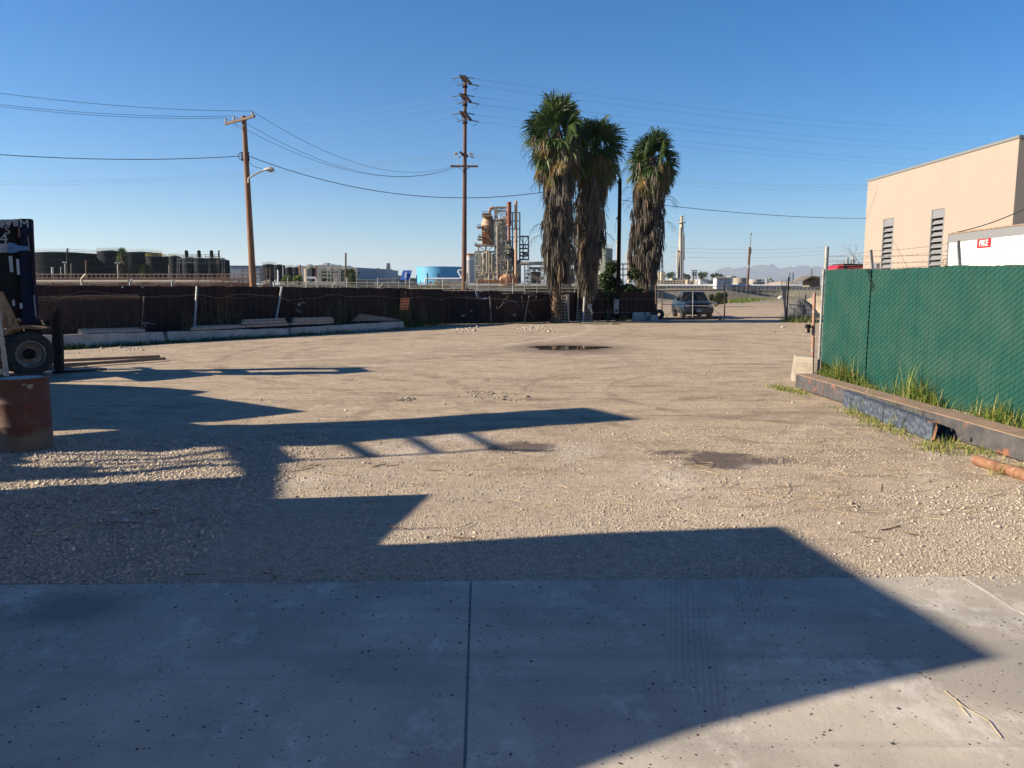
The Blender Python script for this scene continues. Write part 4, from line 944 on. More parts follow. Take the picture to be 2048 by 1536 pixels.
def timber(pxa, pxb, pya, pyb, th, dy, lab, m='wood', grp='timber beams lying on the barriers', roll=0):
    a = P(pxa, pya, BY(pxa) + dy); b = P(pxb, pyb, BY(pxb) + dy); mb = MB(); mb.beam(a, b, .20, th, up=(0, 0, 1))
    return tag(mb.build('timber_beam', m, bevel=.008), lab, 'timber', grp)
timber(158, 277, 659.5, 656.8, .06, .22, 'upper thin beam of the leftmost timber pair')
timber(158, 288, 664.5, 660.7, .10, 0, 'lower beam of the leftmost timber pair beside the forklift')
timber(386, 480, 653.6, 650.2, .06, .25, 'upper thin beam of the second timber pair from the left')
timber(382, 488, 658.3, 653, .10, 0, 'lower beam of the second timber pair from the left')
timber(486, 568, 641.5, 638, .085, .18, 'topmost beam of the tall timber stack in the middle')
timber(484, 571, 646.5, 643, .09, .0, 'second beam down of the tall timber stack in the middle')
timber(490, 575, 652.3, 648.3, .10, .0, 'bottom beam of the tall timber stack in the middle')
timber(586, 662, 638, 636, .09, .15, 'top beam of the three timber stack right of the tallest one')
timber(586, 666, 642.5, 640, .085, .0, 'middle beam of the three timber stack right of the tallest one')
timber(580, 664, 647.7, 644.5, .09, .0, 'bottom beam of the three timber stack right of the tallest one')
for i in range(6):
    a = P(704 + i * 3, 641.5 - i * 2.6, BY(704) + .25 + i * .05); b = P(798 - i * 3, 640.6 - i * .6 - (0 if i < 3 else 0), BY(798) + .45 + i * .04); mb = MB(); mb.beam(a, b, .14, .035, up=(0, .3, 1))
    nm = ['lowest', 'second lowest', 'third', 'fourth', 'second highest', 'highest'][i]
    tag(mb.build('plank', 'greywood'), nm + ' plank in the fan of grey boards on the far barrier', 'plank', 'fan of grey boards')
# orange notice
sg = thing('notice_sign', 'orange notice with dark lettering hanging on the rusty fence', 'sign', P(808, 622, fence_at(808) - .2))
YS = fence_at(808) - .8
c4 = [P(799.3, 619.8, YS), P(816.8, 618.8, YS), P(819.3, 596, YS), P(801, 596.2, YS)]
mb = MB(); mb.prism(c4, (0, .012, 0)); mb.build('board', 'orange', sg)
rt = (c4[1] - c4[0]); up = (c4[3] - c4[0]); cen = sum(c4, Vector()) / 4 + Vector((0, -.004, 0))
for k, (tx, sz) in enumerate((('HARD HAT', .094), ('SAFETY VEST', .074), ('A MUST BE', .088), ('REQUIRED', .088))):
    q = cen + Vector((0, 0, .205 - k * .135)) + Vector((.015 - .012 * k, 0, 0)); text(tx, sz, 'black', sg, frame_mat(q, rt, (up.x * .4, 0, up.z)), 'lettering', .002, .003)
# weeds in the shade along the barriers and the fence
sp = []
for px in range(110, 812, 5):
    Y = BY(px) - .45; sp.append((X(px, Y), Y, rnd.randint(8, 46), .16, .16, rnd.uniform(.08, .30)))
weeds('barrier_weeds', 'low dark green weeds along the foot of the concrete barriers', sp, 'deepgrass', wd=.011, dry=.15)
sp = []
for px in list(range(806, 890, 7)) + list(range(890, 1110, 20)):
    Y = fence_at(px) - .5; k = 1 if px < 870 else .35; sp.append((X(px, Y), Y, int(34 * k) + 3, .25, .25, .5 * k + .12))
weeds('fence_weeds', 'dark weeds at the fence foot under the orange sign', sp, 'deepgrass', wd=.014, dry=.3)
def drystalks(px, pyt, n, spread, lab, dy=-.3, dry=.75):
    Y = fence_at(px) + dy; base = Vector((X(px, Y), Y, 0)); h = Z(pyt, Y); mb = MB()
    for _ in range(n):
        p = base + Vector((rnd.gauss(0, spread), rnd.gauss(0, .12), 0)); a = rnd.uniform(0, 6.28); hh = h * rnd.uniform(.4, 1); le = rnd.uniform(.05, .3)
        q = [p + Vector((math.cos(a) * le * t_ * t_, math.sin(a) * le * t_ * t_ * .5, hh * t_)) for t_ in (0, .35, .7, 1)]; mb.tube(q, [.007, .006, .004, .002], 3, False, rnd.uniform(.8, 1))
        for k in range(9):
            t_ = rnd.uniform(.25, 1); c = q[0].lerp(q[3], t_) ; v = Vector((rnd.gauss(0, 1), rnd.gauss(0, .6), rnd.gauss(0, 1))).normalized() * rnd.uniform(.03, .09); w2 = Vector((rnd.gauss(0, 1), 0, rnd.gauss(0, 1))).normalized() * .018
            mb.quad(c, c + v * .5 + w2, c + v, c + v * .5 - w2, rnd.uniform(.75, 1) if rnd.random() < dry else rnd.uniform(.2, .6))
    return tag(mb.build('weed_plant', 'deepgrass'), lab, 'plant', 'tall weeds against the rusty fence')
for px, pt, n, s_, lab, dr in ((170, 615, 12, .3, 'tall dry weed behind the chain link panel', .9), (432, 585, 26, .28, 'tall dry weed clump right of the upright galvanised post', .8), (372, 615, 14, .3, 'dry weed clump left of the upright galvanised post', .9), (462, 620, 14, .2, 'smaller dry weed clump above the tall timber stack', .9), (650, 605, 14, .2, 'dry weed above the three timber stack', .8), (685, 588, 30, .35, 'green and dry weed clump left of the grey boards', .35), (776, 585, 22, .3, 'tall dry weed just left of the orange sign', .7), (805, 577, 36, .25, 'vine of pale dry leaves draped above the orange sign', .8), (845, 610, 18, .2, 'tall weed to the right of the orange sign', .6)):
    drystalks(px, pt, n, s_, lab, -.45, dr)

# ================================================================ palms
def fan(mb, P0, d, nrm, size, nb, droop, tone, spread=1.95, wd=.034, jit=.12):
    d = d.normalized(); side = d.cross(nrm).normalized(); nrm = side.cross(d).normalized()
    for i in range(nb):
        a = spread * (2 * i / (nb - 1) - 1); l = size * (1 - .30 * abs(a) / spread) * rnd.uniform(.85, 1.1)
        v = (d * math.cos(a) + side * math.sin(a) + nrm * rnd.uniform(-jit, jit)).normalized(); pw = (v.cross(nrm)).normalized()
        pw = (pw + nrm * rnd.choice((-.7, .7))).normalized()
        p1 = P0 + v * l * .5; dr = droop * rnd.uniform(.5, 1.4)
        p2 = p1 + (v + Vector((0, 0, -dr * .6))).normalized() * l * .28; p3 = p2 + (v * .6 + Vector((0, 0, -dr * 1.5))).normalized() * l * .26
        w1 = wd * size; t_ = min(1, max(0, tone + rnd.gauss(0, .08)))
        mb.add([P0 - pw * w1 * .25, P0 + pw * w1 * .25, p1 + pw * w1, p1 - pw * w1, p2 + pw * w1 * .6, p2 - pw * w1 * .6, p3], [(0, 1, 2, 3), (3, 2, 4, 5), (5, 4, 6)], t_)
def palm(base, top, label, crown_r, skirt, lean=(0, 0), seed=1, bare_stubs=False, nfr=60, cat='palm', simple=1.0):
    """skirt: list of (z, radius) from bottom to top; top = crown centre"""
    global rnd
    keep = rnd; rnd = random.Random(seed)
    root = thing('fan_palm', label, cat, base, group='tall fan palms with skirts of dead fronds')
    def cpos(z):
        t_ = (z - base.z) / (top.z - base.z); return base.lerp(top, t_) + Vector((lean[0], lean[1], 0)) * math.sin(math.pi * t_)
    mb = MB(); N = 60; pts = [cpos(base.z + (top.z - base.z) * i / N) for i in range(N + 1)]
    rs = [(.30 - .09 * min(1, i / 20) + (.10 * math.exp(-i / 1.5))) * (1 + (.05 if i % 2 else -.05)) * .92 for i in range(N + 1)]
    mb.tube(pts, rs, 14)
    mb.build('trunk', 'trunk', root)
    if bare_stubs:
        mb = MB()
        for k in range(330):
            z = base.z + .15 + (skirt[0][0] + 1.0 - base.z) * rnd.random(); c = cpos(z); a = rnd.uniform(0, 6.28); u = Vector((math.cos(a), math.sin(a), 0)); s_ = Vector((-u.y, u.x, 0)) * .055
            p0 = c + u * .17; p1 = c + u * rnd.uniform(.31, .42) + Vector((0, 0, .16))
            mb.add([p0 - s_ * 1.3, p0 + s_ * 1.3, p1 + s_ * .8, p1 - s_ * .8, p0 + Vector((0, 0, .16))], [(0, 1, 2, 3), (3, 2, 4)], rnd.uniform(.15, .85))
        mb.build('leaf_base', 'dead', root)
    zs = [s_[0] for s_ in skirt]; rr = [s_[1] for s_ in skirt]
    mb = MB(); zlo, zhi = zs[0], zs[-1]; nd = int(460 * simple)
    for k in range(nd):
        f = rnd.random() ** .85; z = zlo + (zhi - zlo) * f; a = rnd.uniform(0, 6.28); r_ = float(np.interp(z, zs, rr)) * rnd.uniform(.42, 1.0) * (1 + .16 * math.sin(a * 3 + z * 2.1 + seed) * math.sin(z * 3.3 + a))
        u = Vector((math.cos(a), math.sin(a), 0)); s_ = Vector((-u.y, u.x, 0)); c = cpos(min(z, top.z))
        z0 = z + rnd.uniform(.5, .9); p0 = c + u * .2; p0.z = z0; p1 = c + u * r_; p1.z = z + rnd.uniform(.1, .35)
        tone = min(1, max(0, .38 + .30 * (f ** 3) + rnd.gauss(0, .17) + (.2 if (rnd.random() < .12) else 0)))
        mb.add([p0 - s_ * .02, p0 + s_ * .02, p1 + s_ * .015, p1 - s_ * .015], [(0, 1, 2, 3)], tone)
        nb = int(13 * (1 if simple > .5 else .5)); ln = rnd.uniform(.7, 1.35)
        for i in range(nb):
            o = (i / (nb - 1) - .5) * rnd.uniform(.45, .75); q = p1 + s_ * o * .25; w_ = .015 + .014 * rnd.random(); v = s_ * (o * .8 + rnd.gauss(0, .10)) + u * rnd.uniform(-.26, .26)
            l_ = ln * rnd.uniform(.6, 1.1); q1 = q + v * .35 + Vector((0, 0, -l_ * .4)); q2 = q1 + v * rnd.uniform(-.1, .3) + Vector((0, 0, -l_ * .35)); q3 = q2 + Vector((rnd.uniform(-.07, .07), rnd.uniform(-.07, .07), -l_ * .3))
            ww = (s_ * math.cos(i) + u * math.sin(i * 1.3)).normalized() * w_; tn = min(1, max(0, tone + rnd.gauss(0, .1)))
            mb.add([q - ww * .7, q + ww * .7, q1 + ww, q1 - ww, q2 + ww * .7, q2 - ww * .7, q3], [(0, 1, 2, 3), (3, 2, 4, 5), (5, 4, 6)], tn)
    mb.build('dead_frond_skirt', 'dead', root)
    # bare flower stalks arching out of the skirt
    for k in range(int(13 * simple)):
        mb = MB()
        z = zlo + (zhi - zlo) * rnd.uniform(.2, .95); a = rnd.choice((0, math.pi)) + rnd.gauss(0, .7); u = Vector((math.cos(a), math.sin(a), 0)); c = cpos(z); r_ = float(np.interp(z, zs, rr)); q = [c + u * r_ * .5 + Vector((0, 0, .1)), c + u * (r_ + .25) + Vector((0, 0, .3)), c + u * (r_ + .55) + Vector((0, 0, .2)), c + u * (r_ + .75) - Vector((0, 0, .15))]
        mb.tube(q, [.016, .012, .008, .004], 4, False, .1)
        for j in range(7):
            b_ = q[1].lerp(q[3], j / 7) + Vector((0, 0, .06)); l_ = rnd.uniform(.2, .5); mb.tube([b_, b_ + u * .1 + Vector((0, 0, -.06)), b_ + u * rnd.uniform(.08, .2) + Vector((0, rnd.uniform(-.1, .1), -l_))], .006, 3, False, .15)
        mb.build('flower_stalk', 'dead', root)
    mb = MB(); stalks = MB()
    for k in range(nfr):
        f = k / nfr; el = R(78) - R(138) * f ** 1.0 + rnd.gauss(0, .09); a = k * 2.39996 + rnd.gauss(0, .2)
        u = Vector((math.cos(a) * math.cos(el), math.sin(a) * math.cos(el), math.sin(el)))
        c0 = top + Vector((0, 0, .1 - .75 * f)) ; pl = crown_r * rnd.uniform(.30, .56); p1 = c0 + u * pl + Vector((0, 0, -.10 * pl * (1 + f)))
        mid = c0.lerp(p1, .5) + Vector((0, 0, .06))
        tone = .15 + .45 * f * rnd.random() + (.0 if f < .6 else (f - .6) * rnd.uniform(.2, 1.7)) + rnd.uniform(0, .15)
        stalks.tube([c0, mid, p1], [.022, .018, .014], 4, False, min(1, tone + .15))
        hz = Vector((math.cos(a), math.sin(a), 0)); jv = Vector((rnd.gauss(0, .5), rnd.gauss(0, .5), rnd.gauss(0, .35)))
        d2 = (u * .8 + Vector((0, 0, .10 - .95 * f)) + jv * .5).normalized(); nrm = (hz * .8 + Vector((0, -.5, .35)) + jv).normalized()
        if abs(nrm.dot(d2)) > .9: nrm = Vector((d2.y, -d2.x, .3)).normalized()
        fan(mb, p1, d2, nrm, crown_r * rnd.uniform(.46, .72), int(30 * (1 if simple > .5 else .5)), .45 + .9 * f, min(1, tone))
    # withered fronds hanging just under the crown
    for k in range(int(64 * simple)):
        a = rnd.uniform(0, 6.28); el = R(rnd.uniform(-75, -15)); u = Vector((math.cos(a) * math.cos(el), math.sin(a) * math.cos(el), math.sin(el))); c0 = top + Vector((0, 0, rnd.uniform(-1.4, -.3))); p1 = c0 + u * crown_r * rnd.uniform(.35, .62)
        stalks.tube([c0, p1], .014, 4, False, .9); fan(mb, p1, (u + Vector((0, 0, -1.2))).normalized(), Vector((u.x, u.y, .3)).normalized(), crown_r * .42, 16, 1.2, rnd.choice((.35, .6, .95, 1, 1)), spread=1.1)
    mb.build('crown', 'frond', root); stalks.build('leaf_stalk', 'frond', root)
    rnd = keep; return root
def pz(py, Y): return Z(py, Y)
Y1, Y2, Y3 = 42.4, 44.0, 48.6
b = G(1112, 650); b = Vector((X(1112, Y1), Y1, 0))
palm(b, P(1117, 264, Y1), 'tallest fan palm, leftmost of the three, with a bare scaly lower trunk', 2.1, [(pz(556, Y1), .58), (pz(520, Y1), .80), (pz(450, Y1), .88), (pz(400, Y1), .86), (pz(350, Y1), 1.0), (pz(310, Y1), 1.22), (pz(280, Y1), 1.35)], (.10, 0), 11, True)
b = Vector((X(1176, Y2), Y2, 0))
palm(b, P(1192, 290, Y2), 'middle fan palm leaning right behind the tallest one', 1.85, [(pz(590, Y2), .36), (pz(560, Y2), .62), (pz(500, Y2), .82), (pz(440, Y2), .85), (pz(400, Y2), .85), (pz(350, Y2), 1.05), (pz(310, Y2), 1.2)], (-.15, 0), 12)
b = Vector((X(1290, Y3), Y3, 0))
palm(b, P(1306, 316, Y3), 'rightmost fan palm standing apart behind the black pole', 1.8, [(pz(562, Y3), .85), (pz(520, Y3), 1.0), (pz(460, Y3), 1.0), (pz(420, Y3), .95), (pz(370, Y3), 1.15), (pz(330, Y3), 1.28)], (-.12, 0), 13)

# shrubs
def leafcloud(mb, c, r, n, size, tone=(0, 1), drop=0):
    c = Vector(c)
    for _ in range(n):
        v = Vector((rnd.gauss(0, 1), rnd.gauss(0, 1), rnd.gauss(0, 1))).normalized() * rnd.random() ** .45
        p = c + Vector((v.x * r[0], v.y * r[1], v.z * r[2])); a = Vector((rnd.gauss(0, 1), rnd.gauss(0, 1), rnd.gauss(0, 1))).normalized(); b_ = a.orthogonal().normalized(); s_ = size * rnd.uniform(.5, 1.3)
        mb.quad(p - a * s_, p - b_ * s_ * .5, p + a * s_, p + b_ * s_ * .5, rnd.uniform(*tone))
def shrub(name, lab, base, blobs, n, size, m='leaf', cat='shrub', trunk_r=.05, group=None):
    o = thing(name, lab, cat, base, group=group); mb = MB()
    for (dx, dy, dz_, rx, ry, rz, k) in blobs: leafcloud(mb, Vector(base) + Vector((dx, dy, dz_)), (rx, ry, rz), int(n * k), size)
    mb.build('foliage', m, o); mb = MB()
    for (dx, dy, dz_, rx, ry, rz, k) in blobs[:6]: e = Vector(base) + Vector((dx, dy, dz_)); mb.tube([Vector(base) + Vector((dx * .15, 0, 0)), Vector(base).lerp(e, .5) + Vector((rnd.uniform(-.1, .1), 0, .1)), e], [trunk_r, trunk_r * .7, trunk_r * .3], 5, False)
    mb.build('stem', 'bark', o); return o
Yb = 46.6
bp_ = Vector((X(1222, Yb), Yb, 0)); sc = Yb / F
def blob(px, py, rx, ry, k): return ((px - 1222) * sc, 0, Z(py, Yb), rx * sc, rx * sc * .8, ry * sc, k)
shrub('shrub', 'dark bushy tree behind the fence between the palms and the black pole', bp_, [blob(1222, 535, 13, 14, 1), blob(1212, 560, 18, 18, 1.4), blob(1230, 570, 18, 16, 1.2), blob(1218, 590, 20, 14, 1.2), blob(1268, 548, 14, 12, .8), blob(1255, 578, 18, 10, .9), blob(1275, 580, 14, 6, .5)], 700, .085)
Yc = 44.7
shrub('vine', 'tangle of leafy vine hanging on the fence left of the meter box', Vector((X(1218, Yc), Yc, 0)), [((px - 1218) * Yc / F, 0, Z(py, Yc), rx * Yc / F, .12, ry * Yc / F, k) for px, py, rx, ry, k in ((1212, 590, 10, 12, .8), (1222, 605, 9, 12, .7), (1212, 615, 6, 8, .3), (1228, 612, 6, 10, .4), (1218, 597, 12, 6, .5))], 260, .05)
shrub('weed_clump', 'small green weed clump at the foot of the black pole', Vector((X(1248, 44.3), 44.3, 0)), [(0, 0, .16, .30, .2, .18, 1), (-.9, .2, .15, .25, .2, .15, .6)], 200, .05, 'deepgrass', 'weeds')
sp = [(X(px, 41.4), 41.4 - .2, 46, .3, .25, .09) for px in range(1158, 1225, 8)]
M['brightgrass'] = tonemat('bright_short_grass', [(0, (.09, .15, .03)), (1, (.26, .26, .10))], .7, .3)  # yellow-green leaf tones for short grass and gateway weeds
weeds('grass_patch', 'patch of short bright grass in front of the middle palm', sp, 'brightgrass', wd=.014, dry=.3, cat='grass')
mb = MB(); a = G(1164, 646, .05); b = G(1212, 646, .05); mb.beam(a, b, .16, .09); tag(mb.build('timber_beam', 'wood'), 'pale timber lying on the ground in front of the middle palm', 'timber')
mb = MB(); a = G(1224, 646.5, .06); b = G(1238, 646.5, .06); mb.beam(a, b, .2, .12); tag(mb.build('timber_block', 'beamtop'), 'short brown timber block lying by the foot of the black pole', 'timber')
# pallets leaning by the palms
def pallet(px, pyb, pyt, wpx, Y, lab, n=6, lean=.25, stringers=(0, .5, 1), rot=0):
    base = Vector((X(px, Y), Y, 0)); o = thing('pallet', lab, 'pallet', base, group='pallets leaning against the fence'); h = Z(pyt, Y); wd = wpx * Y / F
    mb = MB(); ax = Vector((math.cos(rot), math.sin(rot), 0)); up = Vector((-math.sin(rot) * lean, lean * math.cos(rot), h))
    for i in range(n):
        t_ = (i + .5) / n; c = base + up * t_; mb.beam(c - ax * wd / 2, c + ax * wd / 2, h / n * .55, .022, up=Vector((0, 1, 0)))
    mb.build('slat', 'greywood', o); mb = MB()
    for s_ in stringers: q = base + ax * (s_ - .5) * wd + Vector((0, .06, 0)); mb.beam(q, q + up, .045, .09)
    mb.build('stringer', 'greywood', o)
    return o
pallet(1131, 645, 589, 14, 43.0, 'narrow pallet standing on end right of the tallest palm trunk', 9, .3)
pallet(1160, 640, 607, 22, 43.9, 'dark pallet leaning at the fence left of the middle palm', 7, .2)
pallet(1178, 640, 607, 12, 43.6, 'grey pallet right of the middle palm trunk with bright end blocks', 6, .25)
mb = MB(); mb.beam(P(1138, 645, 42.4), P(1134, 589, 42.9), .07, .07); tag(mb.build('timber_post', 'wood'), 'pale timber post leaning beside the tallest palm', 'post')
mb = MB(); mb.beam(Vector((X(1155, 43.8), 43.8, 0)), P(1157, 572, 43.8), .06, .06); mb.beam(P(1156, 570.5, 43.8), P(1172, 570.5, 43.8), .04, .05); tag(mb.build('wooden_gibbet', 'wood'), 'thin timber frame with white crosspiece left of the middle palm', 'frame')
mb = MB(); mb.tube([Vector((X(1167, 43.3), 43.3, 0)), P(1169, 594, 43.3)], .055, 8); tag(mb.build('white_post', 'whitetank'), 'white painted round post in front of the middle palm', 'post')
mb = MB(); c = P(1177, 606, 43.2); mb.prism([P(1175, 617, 43.2), P(1178, 607, 43.2), P(1184, 608, 43.2), P(1183, 620, 43.2), P(1186, 627, 43.2), P(1184, 628, 43.2), P(1180, 620, 43.2)], (0, .03, 0)); tag(mb.build('plastic_sheet', 'offwhite'), 'scrap of pale plastic sheet hanging on the grey pallet', 'litter')
# black pole with meter box
bpole = thing('steel_pole', 'black brown steel pole with a grey meter box near the right palm', 'pole', Vector((X(1237, 44.5), 44.5, 0)))
mb = MB(); q0 = Vector((X(1237, 44.5), 44.5, 0)); q1 = P(1240, 358, 44.5); mb.tube([q0, q1, q1 + Vector((0, 0, .05))], [.125, .10, .06], 14); mb.build('shaft', 'blackpole', bpole, smooth=True)
mb = MB(); c = P(1232.5, 613, 44.28); mb.box(c.x - .14, c.x + .14, c.y - .08, c.y + .08, c.z - .41, c.z + .41); mb.build('meter_box', 'silvergrey', bpole, bevel=.01)
mb = MB(); mb.box(c.x - .06, c.x + .07, c.y - .095, c.y - .082, c.z - .30, c.z - .16); mb.build('dark_plate', 'navy', bpole)
mb = MB(); mb.tube([c + Vector((-.02 + .09 * math.cos(a * .6), -.09, .28 + .09 * math.sin(a * .6))) for a in range(8)], .012, 4); mb.build('wire', 'navy', bpole)
mb = MB(); mb.tube([P(1240, 437, 44.4), P(1234, 440, 44.3), P(1229, 452, 44.3), P(1231, 466, 44.3)], .01, 4); mb.tube([P(1236, 434, 44.3), P(1233, 438, 44.3)], .05, 6); mb.build('service_drop', 'cable', bpole)
# concrete blocks by the gate
for (pa_, pb_, top_, Y, lab) in ((1266, 1290, 625, 45.4, 'larger concrete block at the end of the rusty fence'), (1291, 1303, 625, 45.8, 'concrete block between the larger block and the gate'), (1304, 1318, 630, 45.2, 'small sloping grey block under the gate hinge')):
    xa, xb = X(pa_, Y), X(pb_, Y); h = Z(top_, Y)
    rough_block([(xa - .05, Y, 0), (xb + .05, Y, 0), (xb, Y + .6, 0), (xa, Y + .6, 0)], [(xa + .04, Y + .06, h), (xb - .02, Y + .06, h), (xb, Y + .55, h), (xa + .05, Y + .55, h)], 'concrete_block', 'concrete', lab, 'concrete block', 'concrete blocks by the gate')
# sliding gate
YG = 45.8
gate = thing('rolling_gate', 'rusty framed chain link rolling gate in front of the pickup', 'gate', Vector((X(1380, YG), YG, 0)))
def gp_(px, py, dy=0): return P(px, py, YG + dy)
mb = MB()
for a, b, r_ in (((1312, 568), (1312, 638), .05), ((1324, 585), (1324, 636), .035), ((1449.5, 568), (1449, 637), .04)): mb.tube([gp_(*a), gp_(*b)], r_, 8)
mb.build('upright', 'brownrail', gate)
mb = MB(); mb.tube([gp_(1386, 582), gp_(1385.5, 634)], .032, 8); mb.build('upright', 'galv', gate)
mb = MB(); mb.tube([gp_(1314, 581.5), gp_(1449, 580)], .035, 8); mb.build('top_rail', 'brownrail', gate)
mb = MB(); mb.tube([gp_(1324, 609), gp_(1449, 607.5)], .018, 6); mb.tube([gp_(1314, 637), gp_(1446, 635.5)], .045, 8); mb.build('bottom_rail', 'blackm', gate)
mb = MB()
for a, b in (((1385, 585), (1332, 634)), ((1387, 585), (1446, 634)), ((1380, 630), (1390, 630))): mb.tube([gp_(*a), gp_(*b)], .011, 5)
mb.tube([gp_(1385 + 5 * math.cos(k), 632 + 2.5 * math.sin(k)) for k in [i * .5 for i in range(14)]], .012, 4); mb.build('brace_rod', 'brownrail', gate)
mb = MB(); o_ = gp_(1324, 636); linkpanel(mb, o_, Vector((1, 0, 0)), Vector((0, 0, 1)), X(1449, YG) - o_.x, 1.5, .11, .0016); mb.build('chain_link', 'galv_dull', gate)
for px in (1447, 1440):
    mb = MB(); c = gp_(px, 637, -.05); c.z = .09; mb.lathe([(0, -.03), (.04, -.03), (.045, -.02), (.085, -.02), (.09, 0), (.085, .03), (0, .03)], 16, c, 'y'); mb.build('wheel', 'galv' if px == 1447 else 'tyre', gate)
mb = MB(); c = gp_(1318, 629, -.06); mb.lathe([(.09, -.05), (.26, -.06), (.31, -.03), (.31, .06), (.09, .06)], 24, c, 'y'); mb.build('wheel', 'tyre', gate)
mb = MB(); c = gp_(1431, 606, -.04); mb.box(c.x - .12, c.x + .12, c.y - .01, c.y + .01, c.z - .06, c.z + .06); mb.build('plate', 'silvergrey', gate)
# far gate post with leaning board, right of the opening
gr = thing('gate_post', 'weathered grey board and dark pipe post at the right side of the gateway', 'post', Vector((X(1572, 43.4), 43.4, 0)))
mb = MB(); YP = 43.4; mb.prism([P(1564, 571, YP), P(1574, 571, YP), P(1572, 600, YP), P(1574, 640, YP), P(1571, 642, YP), P(1568, 610, YP)], (0, .05, 0)); mb.build('board', 'greywood', gr)
mb = MB(); mb.tube([P(1573, 643, YP), P(1577.5, 554, YP)], .04, 8); mb.build('pipe', 'blackm', gr)
mb = MB(); mb.tube([P(1563, 558, YP), P(1563, 575, YP)], .012, 5); mb.tube([P(1573.5, 558, YP), P(1573, 572, YP)], .012, 5); mb.tube([P(1563, 562, YP), P(1574, 562, YP)], .008, 4); mb.build('wire_arm', 'galv_dull', gr)
YR = 44.3
cf = thing('chain_link_fence', 'short chain link fence right of the gateway with weeds at its foot', 'fence', Vector((X(1600, YR), YR, 0)))
mb = MB(); mb.tube([Vector((X(1608, YR), YR, 0)), P(1612, 589, YR)], .035, 8); mb.build('post', 'galv_dull', cf)
mb = MB(); mb.tube([P(1588, 640, YR), P(1589, 618, YR)], .03, 8); mb.build('post', 'galv', cf)
mb = MB(); mb.tube([P(1577, 608, YR), P(1612, 613, YR)], .025, 6); mb.build('rail', 'galv_dull', cf)
mb = MB(); o_ = Vector((X(1577, YR), YR, .02)); linkpanel(mb, o_, Vector((1, 0, 0)), Vector((0, 0, 1)), 2.0, 1.35, .10, .0025); mb.build('chain_link', 'galv_dull', cf)
mb = MB(); mb.tube([P(1578, 608, YR - .1), P(1584, 618, YR - .1), P(1592, 620, YR - .1), P(1598, 628, YR - .1), P(1606, 636, YR - .1)], .014, 5); mb.build('loose_wire', 'blackm', cf)
sp = [(X(px, 43.2), 43.2 + rnd.uniform(-.2, .8), 70, .2, .3, .6) for px in range(1580, 1632, 5)]
weeds('gateway_weeds', 'yellow green weeds right of the gateway', sp, 'brightgrass', wd=.013, dry=.5)
# dark pile behind that fence
def heap(name, lab, c, rx, ry, h, m, seed=1, cat='heap'):
    r = random.Random(seed); mb = MB(); n = 26; k = 12; vs = []; fs = []
    for i in range(k + 1):
        for j in range(n):
            a = 2 * math.pi * j / n; q = i / k; rr_ = (1 - q); w_ = 1 + .14 * math.sin(3 * a + seed) + .08 * math.sin(7 * a + i * .5) + r.uniform(-.05, .05); vs.append(Vector((c[0] + rx * rr_ * w_ * math.cos(a), c[1] + ry * rr_ * w_ * math.sin(a), c[2] + h * (math.sin(q * 1.57) ** 1.1) * (1 + r.uniform(-.03, .03)))))
    for i in range(k):
        for j in range(n): fs.append((i * n + j, i * n + (j + 1) % n, (i + 1) * n + (j + 1) % n, (i + 1) * n + j))
    mb.add(vs, fs); return tag(mb.build(name, m, smooth=True), lab, cat)
M['asphaltpile'] = mat('dark_crushed_asphalt', (.075, .075, .08), (.12, .12, .115), 6, .95, 0, .05, 9)
heap('gravel_heap', 'dark grey gravel heap behind the chain link right of the gateway', (X(1601, 52), 52, 0), 1.3, 1.1, Z(597.5, 52), 'asphaltpile', 3)
M['dirtpile'] = mat('pale_rubble_soil', (.34, .28, .21), (.26, .21, .16), 2, .95, 0, .08, 3)
heap('soil_heap', 'pale rubble heap behind the dark gravel heap', (X(1640, 60), 60, 0), 1.9, 1.4, Z(591, 60), 'dirtpile', 5)

# ================================================================ pickup (front towards the camera)
TS = .93
truck = thing('pickup_truck', 'dark blue pickup truck parked behind the rolling gate', 'truck', Vector((X(1399, 47.2), 47.2, 0)), rz=R(-90) - R(3))
W2 = 1.0 * TS
def tp(x, y, z): return Vector((x * TS, y * TS, z * TS))
def loft(mb, secs):
    """secs: list of (x, [(y,z)...]) half profiles mirrored"""
    vs = []; fs = []; c = None
    for x, pr in secs:
        ring = [(x, y, z) for y, z in pr] + [(x, -y, z) for y, z in reversed(pr)]; c = len(ring); vs += [tp(*q) for q in ring]
    for i in range(len(secs) - 1):
        for j in range(c): fs.append((i * c + j, i * c + (j + 1) % c, (i + 1) * c + (j + 1) % c, (i + 1) * c + j))
    fs += [tuple(range(c))[::-1], tuple((len(secs) - 1) * c + j for j in range(c))]; mb.add(vs, fs)
mb = MB()
def sec(top, crown=.03, bot=.42, w=.98, rail=.86): return [(w - .10, bot), (w, bot + .12), (w + .01, .80), (w - .03, rail if top > rail else top - .05), (w - .12, top - .01), (w * .5, top + crown), (0.001, top + crown)]
loft(mb, [(0.0, sec(1.02, .02, .50, .90)), (-.08, sec(1.07, .03, .46, .96)), (-.5, sec(1.12, .04, .44, .98)), (-1.35, sec(1.18, .03, .44, .99)), (-3.15, sec(1.16, .02, .44, .99)), (-3.2, sec(1.20, 0, .44, .99)), (-5.3, sec(1.20, 0, .50, .985)), (-5.36, sec(1.18, 0, .55, .95))])
body = mb.build('body', 'truckpaint', truck, local=True, smooth=True)
mb = MB(); cabs = [(-1.32, .90, 1.13), (-1.95, .74, 1.70), (-2.2, .73, 1.755), (-3.0, .74, 1.75), (-3.22, .78, 1.66), (-3.32, .88, 1.13)]
vs = [];
for x, w_, z in cabs: pass
bot = [(-1.25, .93), (-3.35, .93)]
